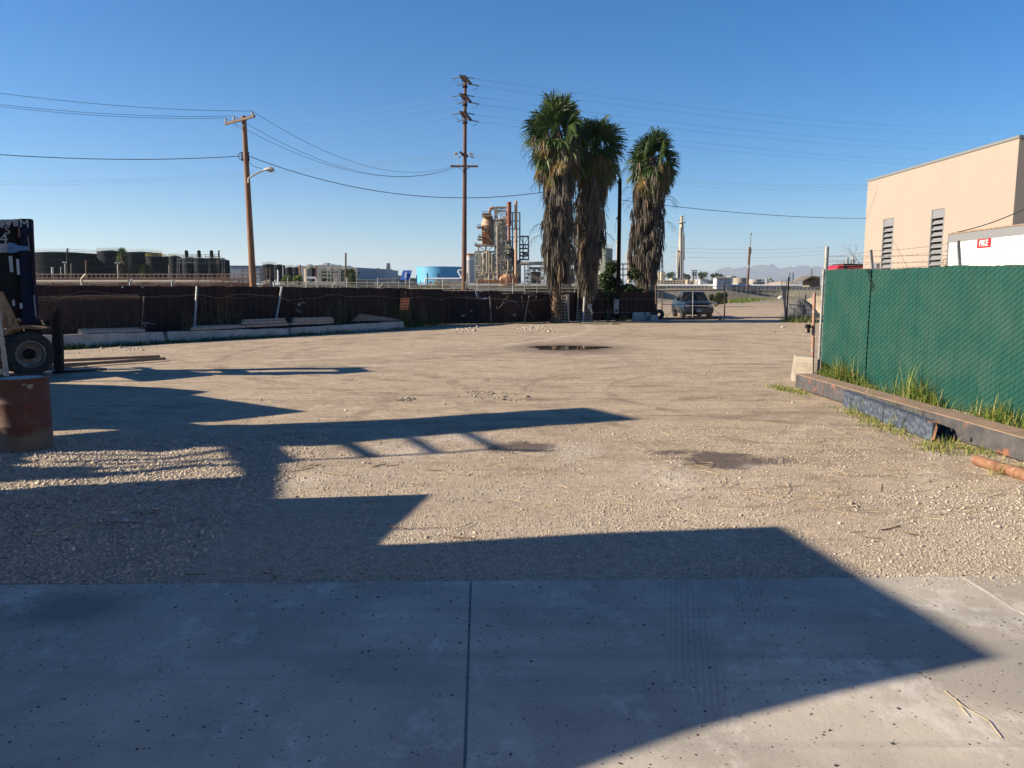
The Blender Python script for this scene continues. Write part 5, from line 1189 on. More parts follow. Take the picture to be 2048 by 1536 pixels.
A = [tp(-1.28, .92, 1.13), tp(-1.28, -.92, 1.13), tp(-3.34, -.93, 1.13), tp(-3.34, .93, 1.13)]
B = [tp(-1.98, .72, 1.70), tp(-1.98, -.72, 1.70), tp(-3.12, -.73, 1.70), tp(-3.12, .73, 1.70)]
C_ = [tp(-2.12, .64, 1.765), tp(-2.12, -.64, 1.765), tp(-3.0, -.64, 1.765), tp(-3.0, .64, 1.765)]
mb.add(A + B + C_, [(0, 1, 5, 4), (1, 2, 6, 5), (2, 3, 7, 6), (3, 0, 4, 7), (4, 5, 9, 8), (5, 6, 10, 9), (6, 7, 11, 10), (7, 4, 8, 11), (8, 9, 10, 11)])
mb.build('cab', 'truckpaint', truck, local=True, bevel=.03, seg=2)
def inset(q, s=.06, off=.006):
    c = sum(q, Vector()) / len(q); n = (q[1] - q[0]).cross(q[2] - q[1]).normalized()
    return [p + (c - p).normalized() * s * TS for p in q], n
def pane(name, q, s=.07, sub=None):
    qq, n = inset(q, s); cc = sum(q, Vector()) / 4; cab_c = tp(-2.3, 0, 1.4); n = n if n.dot(cc - cab_c) > 0 else -n
    mb = MB(); mb.prism([p + n * .004 for p in qq], n * .006); return mb.build(name, 'glass', truck, local=True)
pane('windshield', [A[0], A[1], B[1], B[0]], .075)
pane('rear_window', [A[2], A[3], B[3], B[2]], .1)
for sd in (0, 1):
    a0, a1, b0_, b1_ = (A[3], A[0], B[3], B[0]) if sd == 0 else (A[2], A[1], B[2], B[1])
    am, bm = a0.lerp(a1, .42), b0_.lerp(b1_, .38); pane('side_window', [a0, am, bm, b0_], .07); pane('side_window', [am, a1, b1_, bm], .07)
def wheelp(x, y):
    r_ = .375 * TS; c = tp(x, y, 0); c.z = r_; sgn = 1 if y > 0 else -1
    mb = MB(); mb.lathe([(r_ * .6, -.12), (r_ * .92, -.13), (r_, -.09), (r_, .09), (r_ * .92, .13), (r_ * .6, .12)], 28, c, 'y'); t_ = mb.build('wheel', 'tyre', truck, local=True, smooth=True)
    mb = MB(); mb.lathe([(r_ * .62, sgn * .115), (r_ * .58, sgn * .06), (r_ * .35, sgn * .05), (r_ * .2, sgn * .09), (0, sgn * .09)], 20, c, 'y'); rm = mb.build('rim', 'chrome', None, local=True, smooth=True)
    rm.parent = t_; rm.location = (0, 0, 0); 
    off = rm.data; 
    return t_
def wheelp2(x, y):
    r_ = .375 * TS; c = tp(x, y, 0); c.z = r_; sgn = 1 if y > 0 else -1
    mb = MB(); mb.lathe([(r_ * .6, -.12), (r_ * .92, -.13), (r_, -.09), (r_, .09), (r_ * .92, .13), (r_ * .6, .12)], 28, c, 'y'); t_ = mb.build('wheel', 'tyre', truck, local=True, smooth=True)
    mb = MB(); mb.lathe([(r_ * .62, sgn * .115), (r_ * .58, sgn * .06), (r_ * .35, sgn * .05), (r_ * .2, sgn * .09), (0, sgn * .09)], 20, c, 'y'); mb.build('rim', 'chrome', t_, local=True, smooth=True)
    mb = MB(); mb.lathe([(r_ * 1.16, -sgn * .02), (r_ * 1.16, sgn * .16), (r_ * 1.02, sgn * .165), (r_ * 1.02, -sgn * .02)], 24, c, 'y', (0, math.pi)); mb.build('wheel_arch', 'truckpaint', truck, local=True)
    mb = MB(); mb.lathe([(r_ * 1.03, -sgn * .15), (r_ * 1.03, sgn * .135), (0, sgn * .135)], 24, c, 'y', (-.15, math.pi + .15)); mb.build('wheel_well', 'dark', truck, local=True)
for x in (-.92, -4.35):
    for y in (.86, -.86): wheelp2(x, y)
mb = MB(); mb.hexa([tp(.0, -.62, .70), tp(.0, .62, .70), tp(.03, .62, .70), tp(.03, -.62, .70), tp(-.01, -.66, .98), tp(-.01, .66, .98), tp(.02, .66, .98), tp(.02, -.66, .98)]); mb.build('grille', 'dark', truck, local=True)
mb = MB(); mb.hexa([tp(.03, -.90, .85), tp(.03, .90, .85), tp(.05, .88, .85), tp(.05, -.88, .85), tp(.03, -.90, .90), tp(.03, .90, .90), tp(.05, .88, .90), tp(.05, -.88, .90)]); mb.build('grille_bar', 'chrome', truck, local=True)
for y in (.77, -.77):
    mb = MB(); mb.hexa([tp(-.05, y - .13, .91), tp(-.05, y + .13, .91), tp(.035, y + .12, .91), tp(.035, y - .13, .91), tp(-.05, y - .13, 1.01), tp(-.05, y + .13, 1.01), tp(.02, y + .11, 1.01), tp(.02, y - .13, 1.01)]); mb.build('headlight', 'lamp', truck, local=True, bevel=.01)
    mb = MB(); mb.hexa([tp(-.05, y - .13, .76), tp(-.05, y + .13, .76), tp(.035, y + .12, .76), tp(.035, y - .13, .76), tp(-.05, y - .13, .84), tp(-.05, y + .13, .84), tp(.03, y + .11, .84), tp(.03, y - .13, .84)]); mb.build('turn_signal', 'lamp', truck, local=True, bevel=.01)
    mb = MB(); s_ = 1 if y > 0 else -1; mb.hexa([tp(-1.62, s_ * .98, 1.17), tp(-1.50, s_ * .98, 1.17), tp(-1.50, s_ * 1.20, 1.17), tp(-1.62, s_ * 1.20, 1.17), tp(-1.62, s_ * .98, 1.36), tp(-1.50, s_ * .98, 1.36), tp(-1.50, s_ * 1.20, 1.36), tp(-1.62, s_ * 1.20, 1.36)]); mb.build('mirror', 'blackm', truck, local=True, bevel=.03)
mb = MB(); loft(mb, [(-.12, [(.99, .47), (1.0, .66), (.001, .66), (.001, .47)]), (.10, [(.94, .47), (.95, .65), (.001, .66), (.001, .47)])]); mb.build('bumper', 'truckpaint', truck, local=True, bevel=.02)
mb = MB(); loft(mb, [(-.10, [(1.0, .661), (1.0, .70), (.001, .70), (.001, .661)]), (.115, [(.95, .661), (.95, .69), (.001, .69), (.001, .661)])]); mb.build('bumper_trim', 'silvergrey', truck, local=True)
mb = MB(); mb.hexa([tp(.10, -.16, .47), tp(.10, .16, .47), tp(.12, .16, .47), tp(.12, -.16, .47), tp(.10, -.16, .62), tp(.10, .16, .62), tp(.12, .16, .62), tp(.12, -.16, .62)]); mb.build('licence_plate', 'reflect', truck, local=True)
mb = MB(); loft(mb, [(-.15, [(.85, .28), (.88, .46), (.001, .46), (.001, .28)]), (.02, [(.80, .30), (.86, .46), (.001, .46), (.001, .30)])]); mb.build('air_dam', 'blackm', truck, local=True)
mb = MB(); mb.hexa([tp(-5.2, -.80, .3), tp(-1.2, -.80, .3), tp(-1.2, .80, .3), tp(-5.2, .80, .3), tp(-5.2, -.80, .5), tp(-1.2, -.80, .5), tp(-1.2, .80, .5), tp(-5.2, .80, .5)]); mb.build('chassis', 'dark', truck, local=True)
for y in (.995, -.995):
    s_ = 1 if y > 0 else -1
    for x in (-1.9, -2.9): mb = MB(); mb.hexa([tp(x - .12, y, 1.0), tp(x, y, 1.0), tp(x, y + s_ * .03, 1.0), tp(x - .12, y + s_ * .03, 1.0), tp(x - .12, y, 1.04), tp(x, y, 1.04), tp(x, y + s_ * .03, 1.04), tp(x - .12, y + s_ * .03, 1.04)]); mb.build('door_handle', 'blackm', truck, local=True)

# ================================================================ utility poles
def insul(mb, p, r=.05, h=.14): mb.lathe([(0, 0), (r * .5, 0), (r * .5, h * .3), (r, h * .35), (r, h * .55), (r * .6, h * .6), (r * .9, h * .7), (r * .5, h), (0, h)], 10, p)
YU = 45.0
up_ = thing('utility_pole', 'brown timber utility pole with crossarm and street lamp, left of centre', 'utility pole', Vector((X(504, YU), YU, 0)))
bse = Vector((X(507, YU), YU, 0)); tp1 = P(487.5, 232, YU)
mb = MB(); mb.tube([bse.lerp(tp1, i / 10) for i in range(11)], [.21 - .008 * i for i in range(11)], 14); mb.build('shaft', 'pole', up_, smooth=True)
ca_ = P(453, 249, YU + 1.0); cb_ = P(511, 233.5, YU - 1.2)
mb = MB(); off = Vector((0, -.16, 0)); mb.beam(ca_ + off, cb_ + off, .10, .13, up=(0, 0, 1)); mb.build('crossarm', 'darkpole', up_)
mb = MB(); mb.beam(P(468, 249, YU) + off, P(484, 260, YU) + off, .03, .03); mb.beam(P(496, 241, YU) + off, P(486, 259, YU) + off, .03, .03); mb.build('brace', 'galv', up_)
ins = [(453.5, 247, 1.0), (470.5, 243, .35), (507, 233.5, -1.1)]
IT = []
for px, py, dy in ins:
    mb = MB(); q = P(px, py, YU + dy) + off; insul(mb, q, .07, .26); mb.build('insulator', 'whitetank', up_); IT.append(q + Vector((0, 0, .27)))
for dx in (-1, 1):
    mb = MB()
    for yy in (306, 311, 316, 320): c = P(490 + dx * 6.5 + (yy - 306) * .06, yy, YU); mb.lathe([(0, -.05), (.05, -.05), (.06, 0), (.05, .05), (0, .05)], 8, c); mb.tube([c, c - Vector((dx * .12, 0, 0))], .02, 4)
    mb.build('spool_rack', 'blackm', up_)
mb = MB(); mb.tube([P(481, 305, YU), P(477, 309, YU), P(477, 316, YU), P(482, 320, YU)], .02, 5); mb.tube([P(497, 324, YU), P(505, 331, YU), P(514, 335, YU), P(524, 337, YU)], .014, 5); mb.build('jumper_wire', 'cable', up_)
mb = MB(); mb.tube([P(496.8, 366, YU - .2), P(496.8, 357, YU - .2), P(499, 355, YU - .2), P(508, 350, YU - .2), P(518, 344.5, YU - .2), P(527, 341, YU - .2)], .045, 8); mb.build('lamp_arm', 'galv', up_, smooth=True)
mb = MB(); vs = []; fs = []; n = 12
prof = [(526, 340.5, .03), (530, 339.5, .09), (535, 338.5, .13), (541, 338.3, .16), (546, 339.5, .15), (549, 341.5, .06)]
for (px, py, r_) in prof:
    c = P(px, py + .6, YU - .2)
    for k in range(n): a = 2 * math.pi * k / n; vs.append(c + Vector((0, math.cos(a) * r_ * 1.1, math.sin(a) * r_ * (1 if math.sin(a) > 0 else .55))))
for i in range(len(prof) - 1):
    for k in range(n): fs.append((i * n + k, i * n + (k + 1) % n, (i + 1) * n + (k + 1) % n, (i + 1) * n + k))
fs += [tuple(range(n)), tuple((len(prof) - 1) * n + k for k in range(n))][::1]; mb.add(vs, fs); lh = mb.build('lamp_head', 'whitetank', up_, smooth=True)
mb = MB(); c = P(541, 342.5, YU - .2); mb.lathe([(0, -.06), (.10, -.04), (.14, 0)], 14, c); mb.build('lamp_glass', 'silvergrey', lh)
# tall transmission pole
YT = 70.0
tpz = thing('utility_pole', 'very tall slender dark timber pole with many short crossarms, in the centre', 'utility pole', Vector((X(928, YT), YT, 1.0)))
mb = MB(); b0 = Vector((X(927.5, YT), YT, 0)); t0 = P(930.5, 155, YT); mb.tube([b0.lerp(t0, i / 12) for i in range(13)], [.25 - .010 * i for i in range(13)], 12); mb.build('shaft', 'darkpole', tpz, smooth=True)
TW = []
for (yc) in (161, 197.5, 233):
    for (xa, ya, xb, yb) in ((921, -9, 929, 0), (927.5, -9, 941, 7)):
        mb = MB(); mb.beam(P(xa, yc + ya, YT + (.5 if xb < 935 else -.4)), P(xb, yc + yb, YT - (.3 if xb < 935 else .9)), .22, .20); mb.build('crossarm', 'blackpole', tpz)
    mb = MB(); mb.beam(P(924, yc - 2, YT - .2), P(928, yc + 13, YT - .2), .05, .05); mb.beam(P(937, yc + 4, YT - .3), P(933, yc + 12, YT - .3), .04, .04); mb.lathe([(.2, -.05), (.24, -.05), (.24, .05), (.2, .05)], 10, P(930, yc + 13, YT)); mb.build('brace', 'blackpole', tpz)
    for (xa, ya, xb, yb) in ((921, -7, 903.5, -4), (926, 7, 914, 10), (933, -7, 948.5, -4), (942, 7.5, 959, 11)):
        mb = MB(); mb.tube([P(xa, yc + ya, YT), P(xb, yc + yb, YT)], .055, 6); mb.build('insulator_string', 'thincable', tpz); TW.append(P(xb, yc + yb, YT))
    mb = MB(); mb.tube([P(908, yc, YT), P(913, yc + 4, YT), P(922, yc + 8, YT)], .02, 4); mb.tube([P(956, yc + 11, YT), P(953, yc + 16, YT), P(944, yc + 20, YT)], .02, 4); mb.build('jumper_wire', 'thincable', tpz)
mb = MB(); mb.beam(P(920.5, 304, YT), P(927, 311, YT - .2), .16, .15); mb.beam(P(929, 306, YT - .3), P(935.5, 313.5, YT - .5), .16, .15); mb.build('crossarm', 'blackpole', tpz)
for k, (x_, y_) in enumerate([(912, 306.5), (912, 309.3), (918, 314.5), (941, 307), (942, 310), (945, 315)]):
    for j in range(3): mb = MB(); insul(mb, P(x_ + (j - 1) * 2.6, y_ + 1 + (j - 1) * (.5 if x_ > 930 else -.4), YT - .3), .07, .14); mb.build('insulator', 'whitetank', tpz)
mb = MB(); mb.beam(P(900.5, 332.5, YT - .3), P(956, 332.7, YT - .3), .12, .16, up=(0, 0, 1)); mb.build('crossarm', 'darkpole', tpz)
mb = MB(); mb.beam(P(941, 333, YT - .3), P(931, 341, YT - .3), .05, .05); mb.beam(P(915, 334, YT - .3), P(925, 341, YT - .3), .03, .03); mb.build('brace', 'blackpole', tpz)
for x_ in (902, 915, 943, 953): mb = MB(); insul(mb, P(x_, 331, YT - .3), .07, .2); mb.build('insulator', 'whitetank', tpz)
def cable(a, b, sag, r, lab, m='cable', group='overhead cables', n=28):
    mb = MB(); mb.tube(catenary(a, b, sag, n), r, 5, False); return tag(mb.build('overhead_cable', m), lab, 'cable', group)
YL = 38
cable(P(-60, 178, YL), IT[2], .25, .010, 'topmost cable running left from the right end of the near crossarm')
cable(P(-60, 202, YL), IT[1], .25, .010, 'cable running left from the middle insulator of the near crossarm')
cable(P(-60, 206, YL + 1), IT[0], .25, .010, 'cable running left from the left insulator of the near crossarm')
cable(P(-60, 305, YL), P(484, 312, YU), .25, .019, 'thick cable running left from below the near crossarm')
cable(IT[2], P(903, 333, YT), 1.6, .011, 'cable from the right end of the near crossarm to the tall pole')
cable(IT[1], P(912, 333, YT), 1.9, .011, 'cable from the middle insulator of the near crossarm to the tall pole')
cable(IT[0], P(918, 333, YT), 1.9, .011, 'cable from the left insulator of the near crossarm to the tall pole')
cable(P(497, 312, YU), P(1240, 352, 44.5), 1.72, .020, 'thick sagging cable from the near pole towards the palms and the black pole')
cable(P(1242, 400, 44.5), P(1732, 437, 60), .25, .017, 'single cable running right from the black pole to the peach building')
for i, (ya, yb) in enumerate(((307, 359), (310, 363), (315, 367))):
    cable(P(-80, yb, 95), P(912, ya, YT), .9, .011, ['upper', 'middle', 'lower'][i] + ' of three faint cables running left from the tall pole middle', 'thincable')
    cable(P(943, ya, YT), P(1745, ya + 61 + i * 1.5, 62), .9, .009, ['upper', 'middle', 'lower'][i] + ' of three cables running right from the tall pole to the peach building', 'thincable')
k = 0
for yc, ex in ((161, (205, 250)), (197.5, (248, 262)), (233, (292, 302))):
    for (x0, y0, e) in ((948.5, -4, 0), (959, 11, 1)):
        k += 1; y1 = {161: (256, 268), 197.5: (288, 298), 233: (322, 329)}[yc][e]
        cable(P(x0, yc + y0, YT), P(2000, y1, 150), 1.2, .0085, ['first', 'second', 'third', 'fourth', 'fifth', 'sixth'][k - 1] + ' faint high cable from the top running right of the tall pole', 'thincable')
k = 0
for yc in (197.5, 233):
    for (x0, y0) in ((903.5, -4), (914, 10)):
        k += 1; cable(P(-80, yc + 62 + k * 6, 150), P(x0, yc + y0, YT), 2.5, .008, ['first', 'second', 'third', 'fourth'][k - 1] + ' very faint high cable from the top running left of the tall pole', 'thincable')
# ================================================================ peach building, trailer, red tractor
D2 = 45.0
def elev(py): d = ray(1024, py); return d.z / d.y
D1 = D2 * (Z(276, D2) - H) / D2 / elev(364)
A1 = Vector((X(1724, D1), D1, 0)); A2 = Vector((X(2015, D2), D2, 0)); BHt = Z(276, D2)
bdg = thing('building', 'large peach stucco building with tall grey louvres at right', 'building', A2)
dd = (A2 - A1).normalized(); nn = Vector((dd.y, -dd.x, 0));  nn = nn if nn.x < 0 else -nn     # towards the sunlit side
ex = -nn * 30
LV = [(1763.5, 1785, 436), (1859, 1885.5, 417)]
segs = []
def on_wall(px):      # distance along wall where photo column px meets it
    u = (px - 1024) / F; s_ = (u * A1.y * 1.0 - A1.x) / (dd.x - u * dd.y)
    return s_
cosf = .9917
def on_wall2(px):
    lo, hi = 0, (A2 - A1).length
    def pxo(s_): p = A1 + dd * s_; c = p.y * math.cos(PITCH) - (5 - H) * math.sin(PITCH) * 1.0; return 1024 + F * p.x / c
    for _ in range(40):
        mid = (lo + hi) / 2
        if pxo(mid) < px: lo = mid
        else: hi = mid
    return lo
WL = (A2 - A1).length
sL = [(on_wall2(a), on_wall2(b), None, t_) for a, b, t_ in LV]
cuts = [0]
mb = MB()
def wallpiece(s0, s1, z0, z1): mb.prism([A1 + dd * s0 + Vector((0, 0, z0)), A1 + dd * s1 + Vector((0, 0, z0)), A1 + dd * s1 + Vector((0, 0, z1)), A1 + dd * s0 + Vector((0, 0, z1))], -nn * .35)
prev = 0; louv = []
for (s0, s1, _, t_) in sL:
    pm = A1 + dd * ((s0 + s1) / 2); zt = Z(t_ + 1, pm.y); wallpiece(prev, s0, 0, BHt); wallpiece(s0, s1, zt, BHt); prev = s1; louv.append((s0, s1, zt))
wallpiece(prev, WL, 0, BHt)
B1 = A1 - nn * .35; B2 = A2 - nn * .35
mb.prism([A2 + dd * 0 + (-nn) * .35, A2 - nn * 30, A2 - nn * 30 + Vector((0, 0, BHt)), A2 - nn * .35 + Vector((0, 0, BHt))], -dd * .35)
mb.prism([A1 - nn * .35, A1 - nn * 30, A1 - nn * 30 + Vector((0, 0, BHt)), A1 - nn * .35 + Vector((0, 0, BHt))], dd * .35)
mb.prism([A1 - nn * 30, A2 - nn * 30, A2 - nn * 30 + Vector((0, 0, BHt)), A1 - nn * 30 + Vector((0, 0, BHt))], nn * .35)
m, t, b = newmat('peach_stucco_walls')
co = t.n('ShaderNodeNewGeometry').outputs['Position']
z_ = t.n('ShaderNodeSeparateXYZ'); t.l(co, z_.inputs[0])
c = t.mix(t.rng(t.noise(co, .5, 6, .6), .4, .65), (.28, .232, .196), (.27, .224, .188))
st = t.noise(t.mapping(co, (.35, .35, 7)), 1.0, 6, .7); c = t.mix(t.math('MULTIPLY', t.rng(st, .60, .70), .25), c, (.215, .17, .13))
t.l(c, b.inputs['Base Color']); b.inputs['Roughness'].default_value = .92; bump(t, b, t.noise(co, 6, 6, .7), .02, .4); M['peach'] = m
mb.build('wall', 'peach', bdg)
mb = MB(); zt = BHt + .001; mb.prism([A1 + nn * .06 - dd * .06, A2 + nn * .06 + dd * .06, A2 - nn * 30.1 + dd * .06, A1 - nn * 30.1 - dd * .06], (0, 0, .16)); 
mb.v = [(v[0], v[1], v[2] + zt) for v in mb.v]; mb.build('roof_edge', 'trim', bdg)
for (s0, s1, zt) in louv:
    pw = A1 + dd * s0; mb = MB(); rec = -nn * .34
    mb.prism([A1 + dd * s0 + rec, A1 + dd * s1 + rec, A1 + dd * s1 + rec + Vector((0, 0, zt)), A1 + dd * s0 + rec + Vector((0, 0, zt))], -nn * .02); bk_ = mb.build('louvre_recess', 'dark', bdg)
    mb = MB(); z = zt; first = True; pit = (zt - 1.0) / 15.5
    while z > .4:
        h = pit * (1.5 if first else .66); a0 = A1 + dd * (s0 + .02); a1 = A1 + dd * (s1 - .02)
        top_in = 0.02 if first else .16
        mb.prism([a0 - nn * (.0 + .015) + Vector((0, 0, z - h)), a0 - nn * (.02 + top_in) + Vector((0, 0, z)), a0 - nn * (.06 + top_in) + Vector((0, 0, z)), a0 - nn * .055 + Vector((0, 0, z - h))], a1 - a0); z -= (h + pit * .34); first = False
    mb.build('louvre', 'louver', bdg)
    mb = MB()
    for s_ in (s0 - .0, s1 - .10): mb.prism([A1 + dd * s_ + nn * .01, A1 + dd * (s_ + .10) + nn * .01, A1 + dd * (s_ + .10) + nn * .01 + Vector((0, 0, zt)), A1 + dd * s_ + nn * .01 + Vector((0, 0, zt))], -nn * .10)
    mb.build('louvre_frame', 'louver', bdg)
mb = MB(); p = A1 + dd * on_wall2(1750) + nn * .0; zz = Z(536, p.y); mb.prism([p + nn * .02 + Vector((0, 0, zz - .4)), p + nn * .02 + dd * 1.0 + Vector((0, 0, zz - .4)), p + nn * .02 + dd * 1.0 + Vector((0, 0, zz + .35)), p + nn * .02 + Vector((0, 0, zz + .35))], nn * .25); mb.build('wall_cabinet', 'louver', bdg)
# white box trailer
TA = Vector((X(1891, 30.5), 30.5, 0)); TD = Vector((-.09, -1, 0)).normalized(); TD = (Vector((X(2052, 25.2), 25.2, 0)) - TA).normalized(); TN = Vector((TD.y, -TD.x, 0)); TN = TN if TN.x < 0 else -TN
TZ = Z(469.5, 30.5); TL = 12.5
tr = thing('box_trailer', 'white box trailer with a small red sign behind the green fence', 'trailer', TA + TD * 6)
def tq(s_, o, z): return TA + TD * s_ - TN * o + Vector((0, 0, z))
mb = MB(); mb.prism([tq(.02, 0, 1.1), tq(TL, 0, 1.1), tq(TL, 0, TZ - .30), tq(.02, 0, TZ - .30)], -TN * 2.55); mb.build('box', 'white', tr)
mb = MB(); mb.prism([tq(0, -.02, TZ - .30), tq(TL + .02, -.02, TZ - .30), tq(TL + .02, -.02, TZ), tq(0, -.02, TZ)], -TN * 2.59); mb.build('top_rail', 'louver', tr)
mb = MB(); mb.prism([tq(-.05, -.04, TZ + .001), tq(TL + .05, -.04, TZ + .001), tq(TL + .05, -.04, TZ + .05), tq(-.05, -.04, TZ + .05)], -TN * 2.63); mb.build('roof_edge', 'beamtop', tr)
mb = MB(); mb.prism([tq(-.03, -.03, 1.1), tq(.06, -.03, 1.1), tq(.06, -.03, TZ - .01), tq(-.03, -.03, TZ - .01)], -TN * .1); mb.build('corner_post', 'louver', tr)
mb = MB(); s_ = .9
while s_ < TL:
    z = 1.3
    while z < TZ - .36: c = tq(s_, -.004, z); mb.add([c + TD * .012, c + Vector((0, 0, .012)), c - TD * .012, c - Vector((0, 0, .012))], [(0, 1, 2, 3)]); z += .16
    s_ += .62
mb.build('rivet', 'silvergrey', tr)
mb = MB(); mb.prism([tq(2.15, -.012, TZ - .62), tq(3.05, -.012, TZ - .62), tq(3.05, -.012, TZ - .31), tq(2.15, -.012, TZ - .31)], -TN * -.008)
sgn = mb.build('sign', 'redpaint', tr); text('PIKE', .30, 'white', tr, frame_mat(tq(2.6, -.024, TZ - .465), TD, (0, 0, 1)), 'lettering', .003, .008)
mb = MB(); mb.box(0, 0, 0, 0, 0, 0) if False else None
mb = MB(); mb.prism([tq(.3, .3, .95), tq(TL, .3, .95), tq(TL, .3, 1.09), tq(.3, .3, 1.09)], -TN * .15); mb.prism([tq(.3, 2.1, .95), tq(TL, 2.1, .95), tq(TL, 2.1, 1.09), tq(.3, 2.1, 1.09)], -TN * .15); mb.build('chassis_rail', 'blackm', tr)
for s_ in (1.2, 2.5):
    for o in (.2, 2.1):
        mb = MB(); c = tq(s_, o, .5); ax = -TN; mb.tube([c, c + ax * .28], .5, 24); mb.build('wheel', 'tyre', tr)
mb = MB(); mb.beam(tq(TL - 3, .5, 0), tq(TL - 3, .5, 1.0), .12, .12); mb.beam(tq(TL - 3, 2.1, 0), tq(TL - 3, 2.1, 1.0), .12, .12); mb.build('landing_leg', 'blackm', tr)
mb = MB(); mb.tube([tq(-.02, .1, TZ - .25), tq(-.06, .0, TZ - .7), tq(-.02, .1, TZ - 1.3)], .012, 4); mb.tube([tq(-.02, -.05, TZ - 1.3), tq(-.1, -.05, TZ - 1.5), tq(-.02, -.05, TZ - 1.7)], .03, 5); mb.build('cable_loop', 'silvergrey', tr)
cable(tq(.6, 0, TZ + .06), P(2075, 405, 27), .12, .02, 'black cable rising to the right from the trailer roof', group='overhead cables at right')
cable(tq(.2, 0, TZ + .06), P(2075, 440, 26), .1, .014, 'thinner cable just above the trailer roof', group='overhead cables at right')
# red lorry tractor whose roof shows above the fence
RY = 68.0
rt_ = thing('lorry', 'red lorry cab with upright exhaust stacks behind the green fence', 'lorry', Vector((X(1705, RY), RY, 0)), rz=R(180))
rx = X(1668, RY)
def rq(px, py, dy=0): return P(px, py, RY + dy)
prof = [rq(1690, 600), rq(1690, 550), rq(1680, 546), rq(1670, 543), rq(1672, 536), rq(1678, 531), rq(1686, 529), rq(1700, 529), rq(1738, 529), rq(1738, 600)]
mb = MB(); mb.prism(prof, (0, 2.4, 0)); mb.build('cab', 'redpaint', rt_, bevel=.08, seg=3)
mb = MB(); mb.prism([rq(1688, 527.5, -.03), rq(1740, 527.5, -.03), rq(1740, 530.5, -.03), rq(1688, 530.5, -.03)], (0, 2.46, 0)); mb.build('roof_trim', 'blackm', rt_)
mb = MB(); mb.prism([rq(1687, 531, -.02), rq(1694, 531, -.02), rq(1695, 545, -.02), rq(1687, 545, -.02)], (0, .05, 0)); mb.prism([rq(1699, 540, -.02), rq(1722, 540, -.02), rq(1722, 556, -.02), rq(1699, 556, -.02)], (0, .05, 0)); mb.build('window', 'glass', rt_)
mb = MB(); mb.prism([rq(1697, 536, -.03), rq(1725, 536, -.03), rq(1725, 537, -.03), rq(1697, 537, -.03)], (0, .03, 0)); mb.prism([rq(1676, 540.4, -.03), rq(1686, 538.6, -.03), rq(1686, 540, -.03), rq(1676, 541.8, -.03)], (0, .03, 0)); mb.build('chrome_stripe', 'chrome', rt_)
for px, tp_, r_, mm in ((1694.5, 515, .11, 'silvergrey'), (1705.5, 514, .10, 'whitetank')):
    mb = MB(); mb.tube([rq(px, 560, .4), rq(px, tp_, .4)], r_, 10); mb.build('exhaust_stack', mm, rt_)
mb = MB(); mb.tube([rq(1708, 527, .4), rq(1704, 523, .4), rq(1710, 522, .4)], .08, 8); mb.build('air_horn', 'chrome', rt_)
for px in (1672, 1700, 1722):
    mb = MB(); c = Vector((X(px, RY), RY - .02, .5)); mb.lathe([(0, 0), (.3, -.02), (.5, 0), (.5, .28), (0, .28)], 24, c, 'y'); mb.build('wheel', 'tyre', rt_)
# bare tree next to the building
bt = thing('bare_tree', 'leafless tree beside the corner of the peach building', 'tree', Vector((X(1732, 72), 72, 0)))
mb = MB()
def branch(p, d, l, r_, dep):
    e = p + d * l; mb.tube([p, p.lerp(e, .5) + Vector((rnd.uniform(-.05, .05), 0, 0)), e], [r_, r_ * .8, r_ * .6], 4, False)
    if dep == 0: return
    for _ in range(3 if dep > 1 else 2):
        v = (d + Vector((rnd.gauss(0, .55), rnd.gauss(0, .5), rnd.gauss(.1, .35)))).normalized(); branch(p.lerp(e, rnd.uniform(.5, 1)), v, l * rnd.uniform(.55, .8), r_ * .55, dep - 1)
q = Vector((X(1734, 72), 72, 0)); branch(q, Vector((-.05, 0, 1)), 2.6, .09, 5); branch(q + Vector((0, 0, 1.2)), Vector((-.35, .1, 1)).normalized(), 1.8, .06, 4); mb.build('branches', 'bark', bt)

# ================================================================ beyond the gateway
def lfence(name, lab, pts, h, parent_m, spacing, link_r, mm='galv_dull', arms=False, st=.22, top=True):
    o = thing(name, lab, 'fence', Vector(pts[0])); k = 0
    mbm = MB(); mbp_n = 0; rail = MB()
    for (a, b) in zip(pts[:-1], pts[1:]):
        a = Vector(a); b = Vector(b); L = (b - a).length; d = (b - a) / L; n = max(1, round(L / spacing))
        for i in range(n + (1 if b == Vector(pts[-1]) else 0)):
            q = a + d * (L * i / n); q.z = float(zground(q.x, q.y)) + (q.z if q.z > .5 else 0); mb = MB(); mb.tube([q, q + Vector((0, 0, h))], .035, 6)
            if arms: e = q + Vector((0, 0, h)); mb.tube([e, e + Vector((.28, -.1, .38))], .03, 5)
            mb.build('post', mm, o)
        za = a + Vector((0, 0, float(zground(a.x, a.y)))); zb = b + Vector((0, 0, float(zground(b.x, b.y))))
        if top: rail.tube([za + Vector((0, 0, h)), zb + Vector((0, 0, h))], .025, 5)
        dv = (zb - za); Lh = dv.length; linkpanel(mbm, za, dv / Lh, Vector((0, 0, 1)), Lh, h, st, link_r)
    mbm.build('chain_link', mm, o)
    if top: rail.build('top_rail', mm, o)
    return o
def GG(px, py): g_ = G(px, py); g_.z = 0; return g_
e0 = GG(1316, 608.8); e1 = GG(1452, 605.5); e2 = GG(1500, 600.5); e3 = GG(1565, 597); e4 = GG(1660, 596)
lfence('chain_link_fence', 'pale chain link fence along the channel beyond the gateway', [e0, e1, e2, e3, e4], 1.9, None, 3.4, .006, 'galv_dull', st=.26)
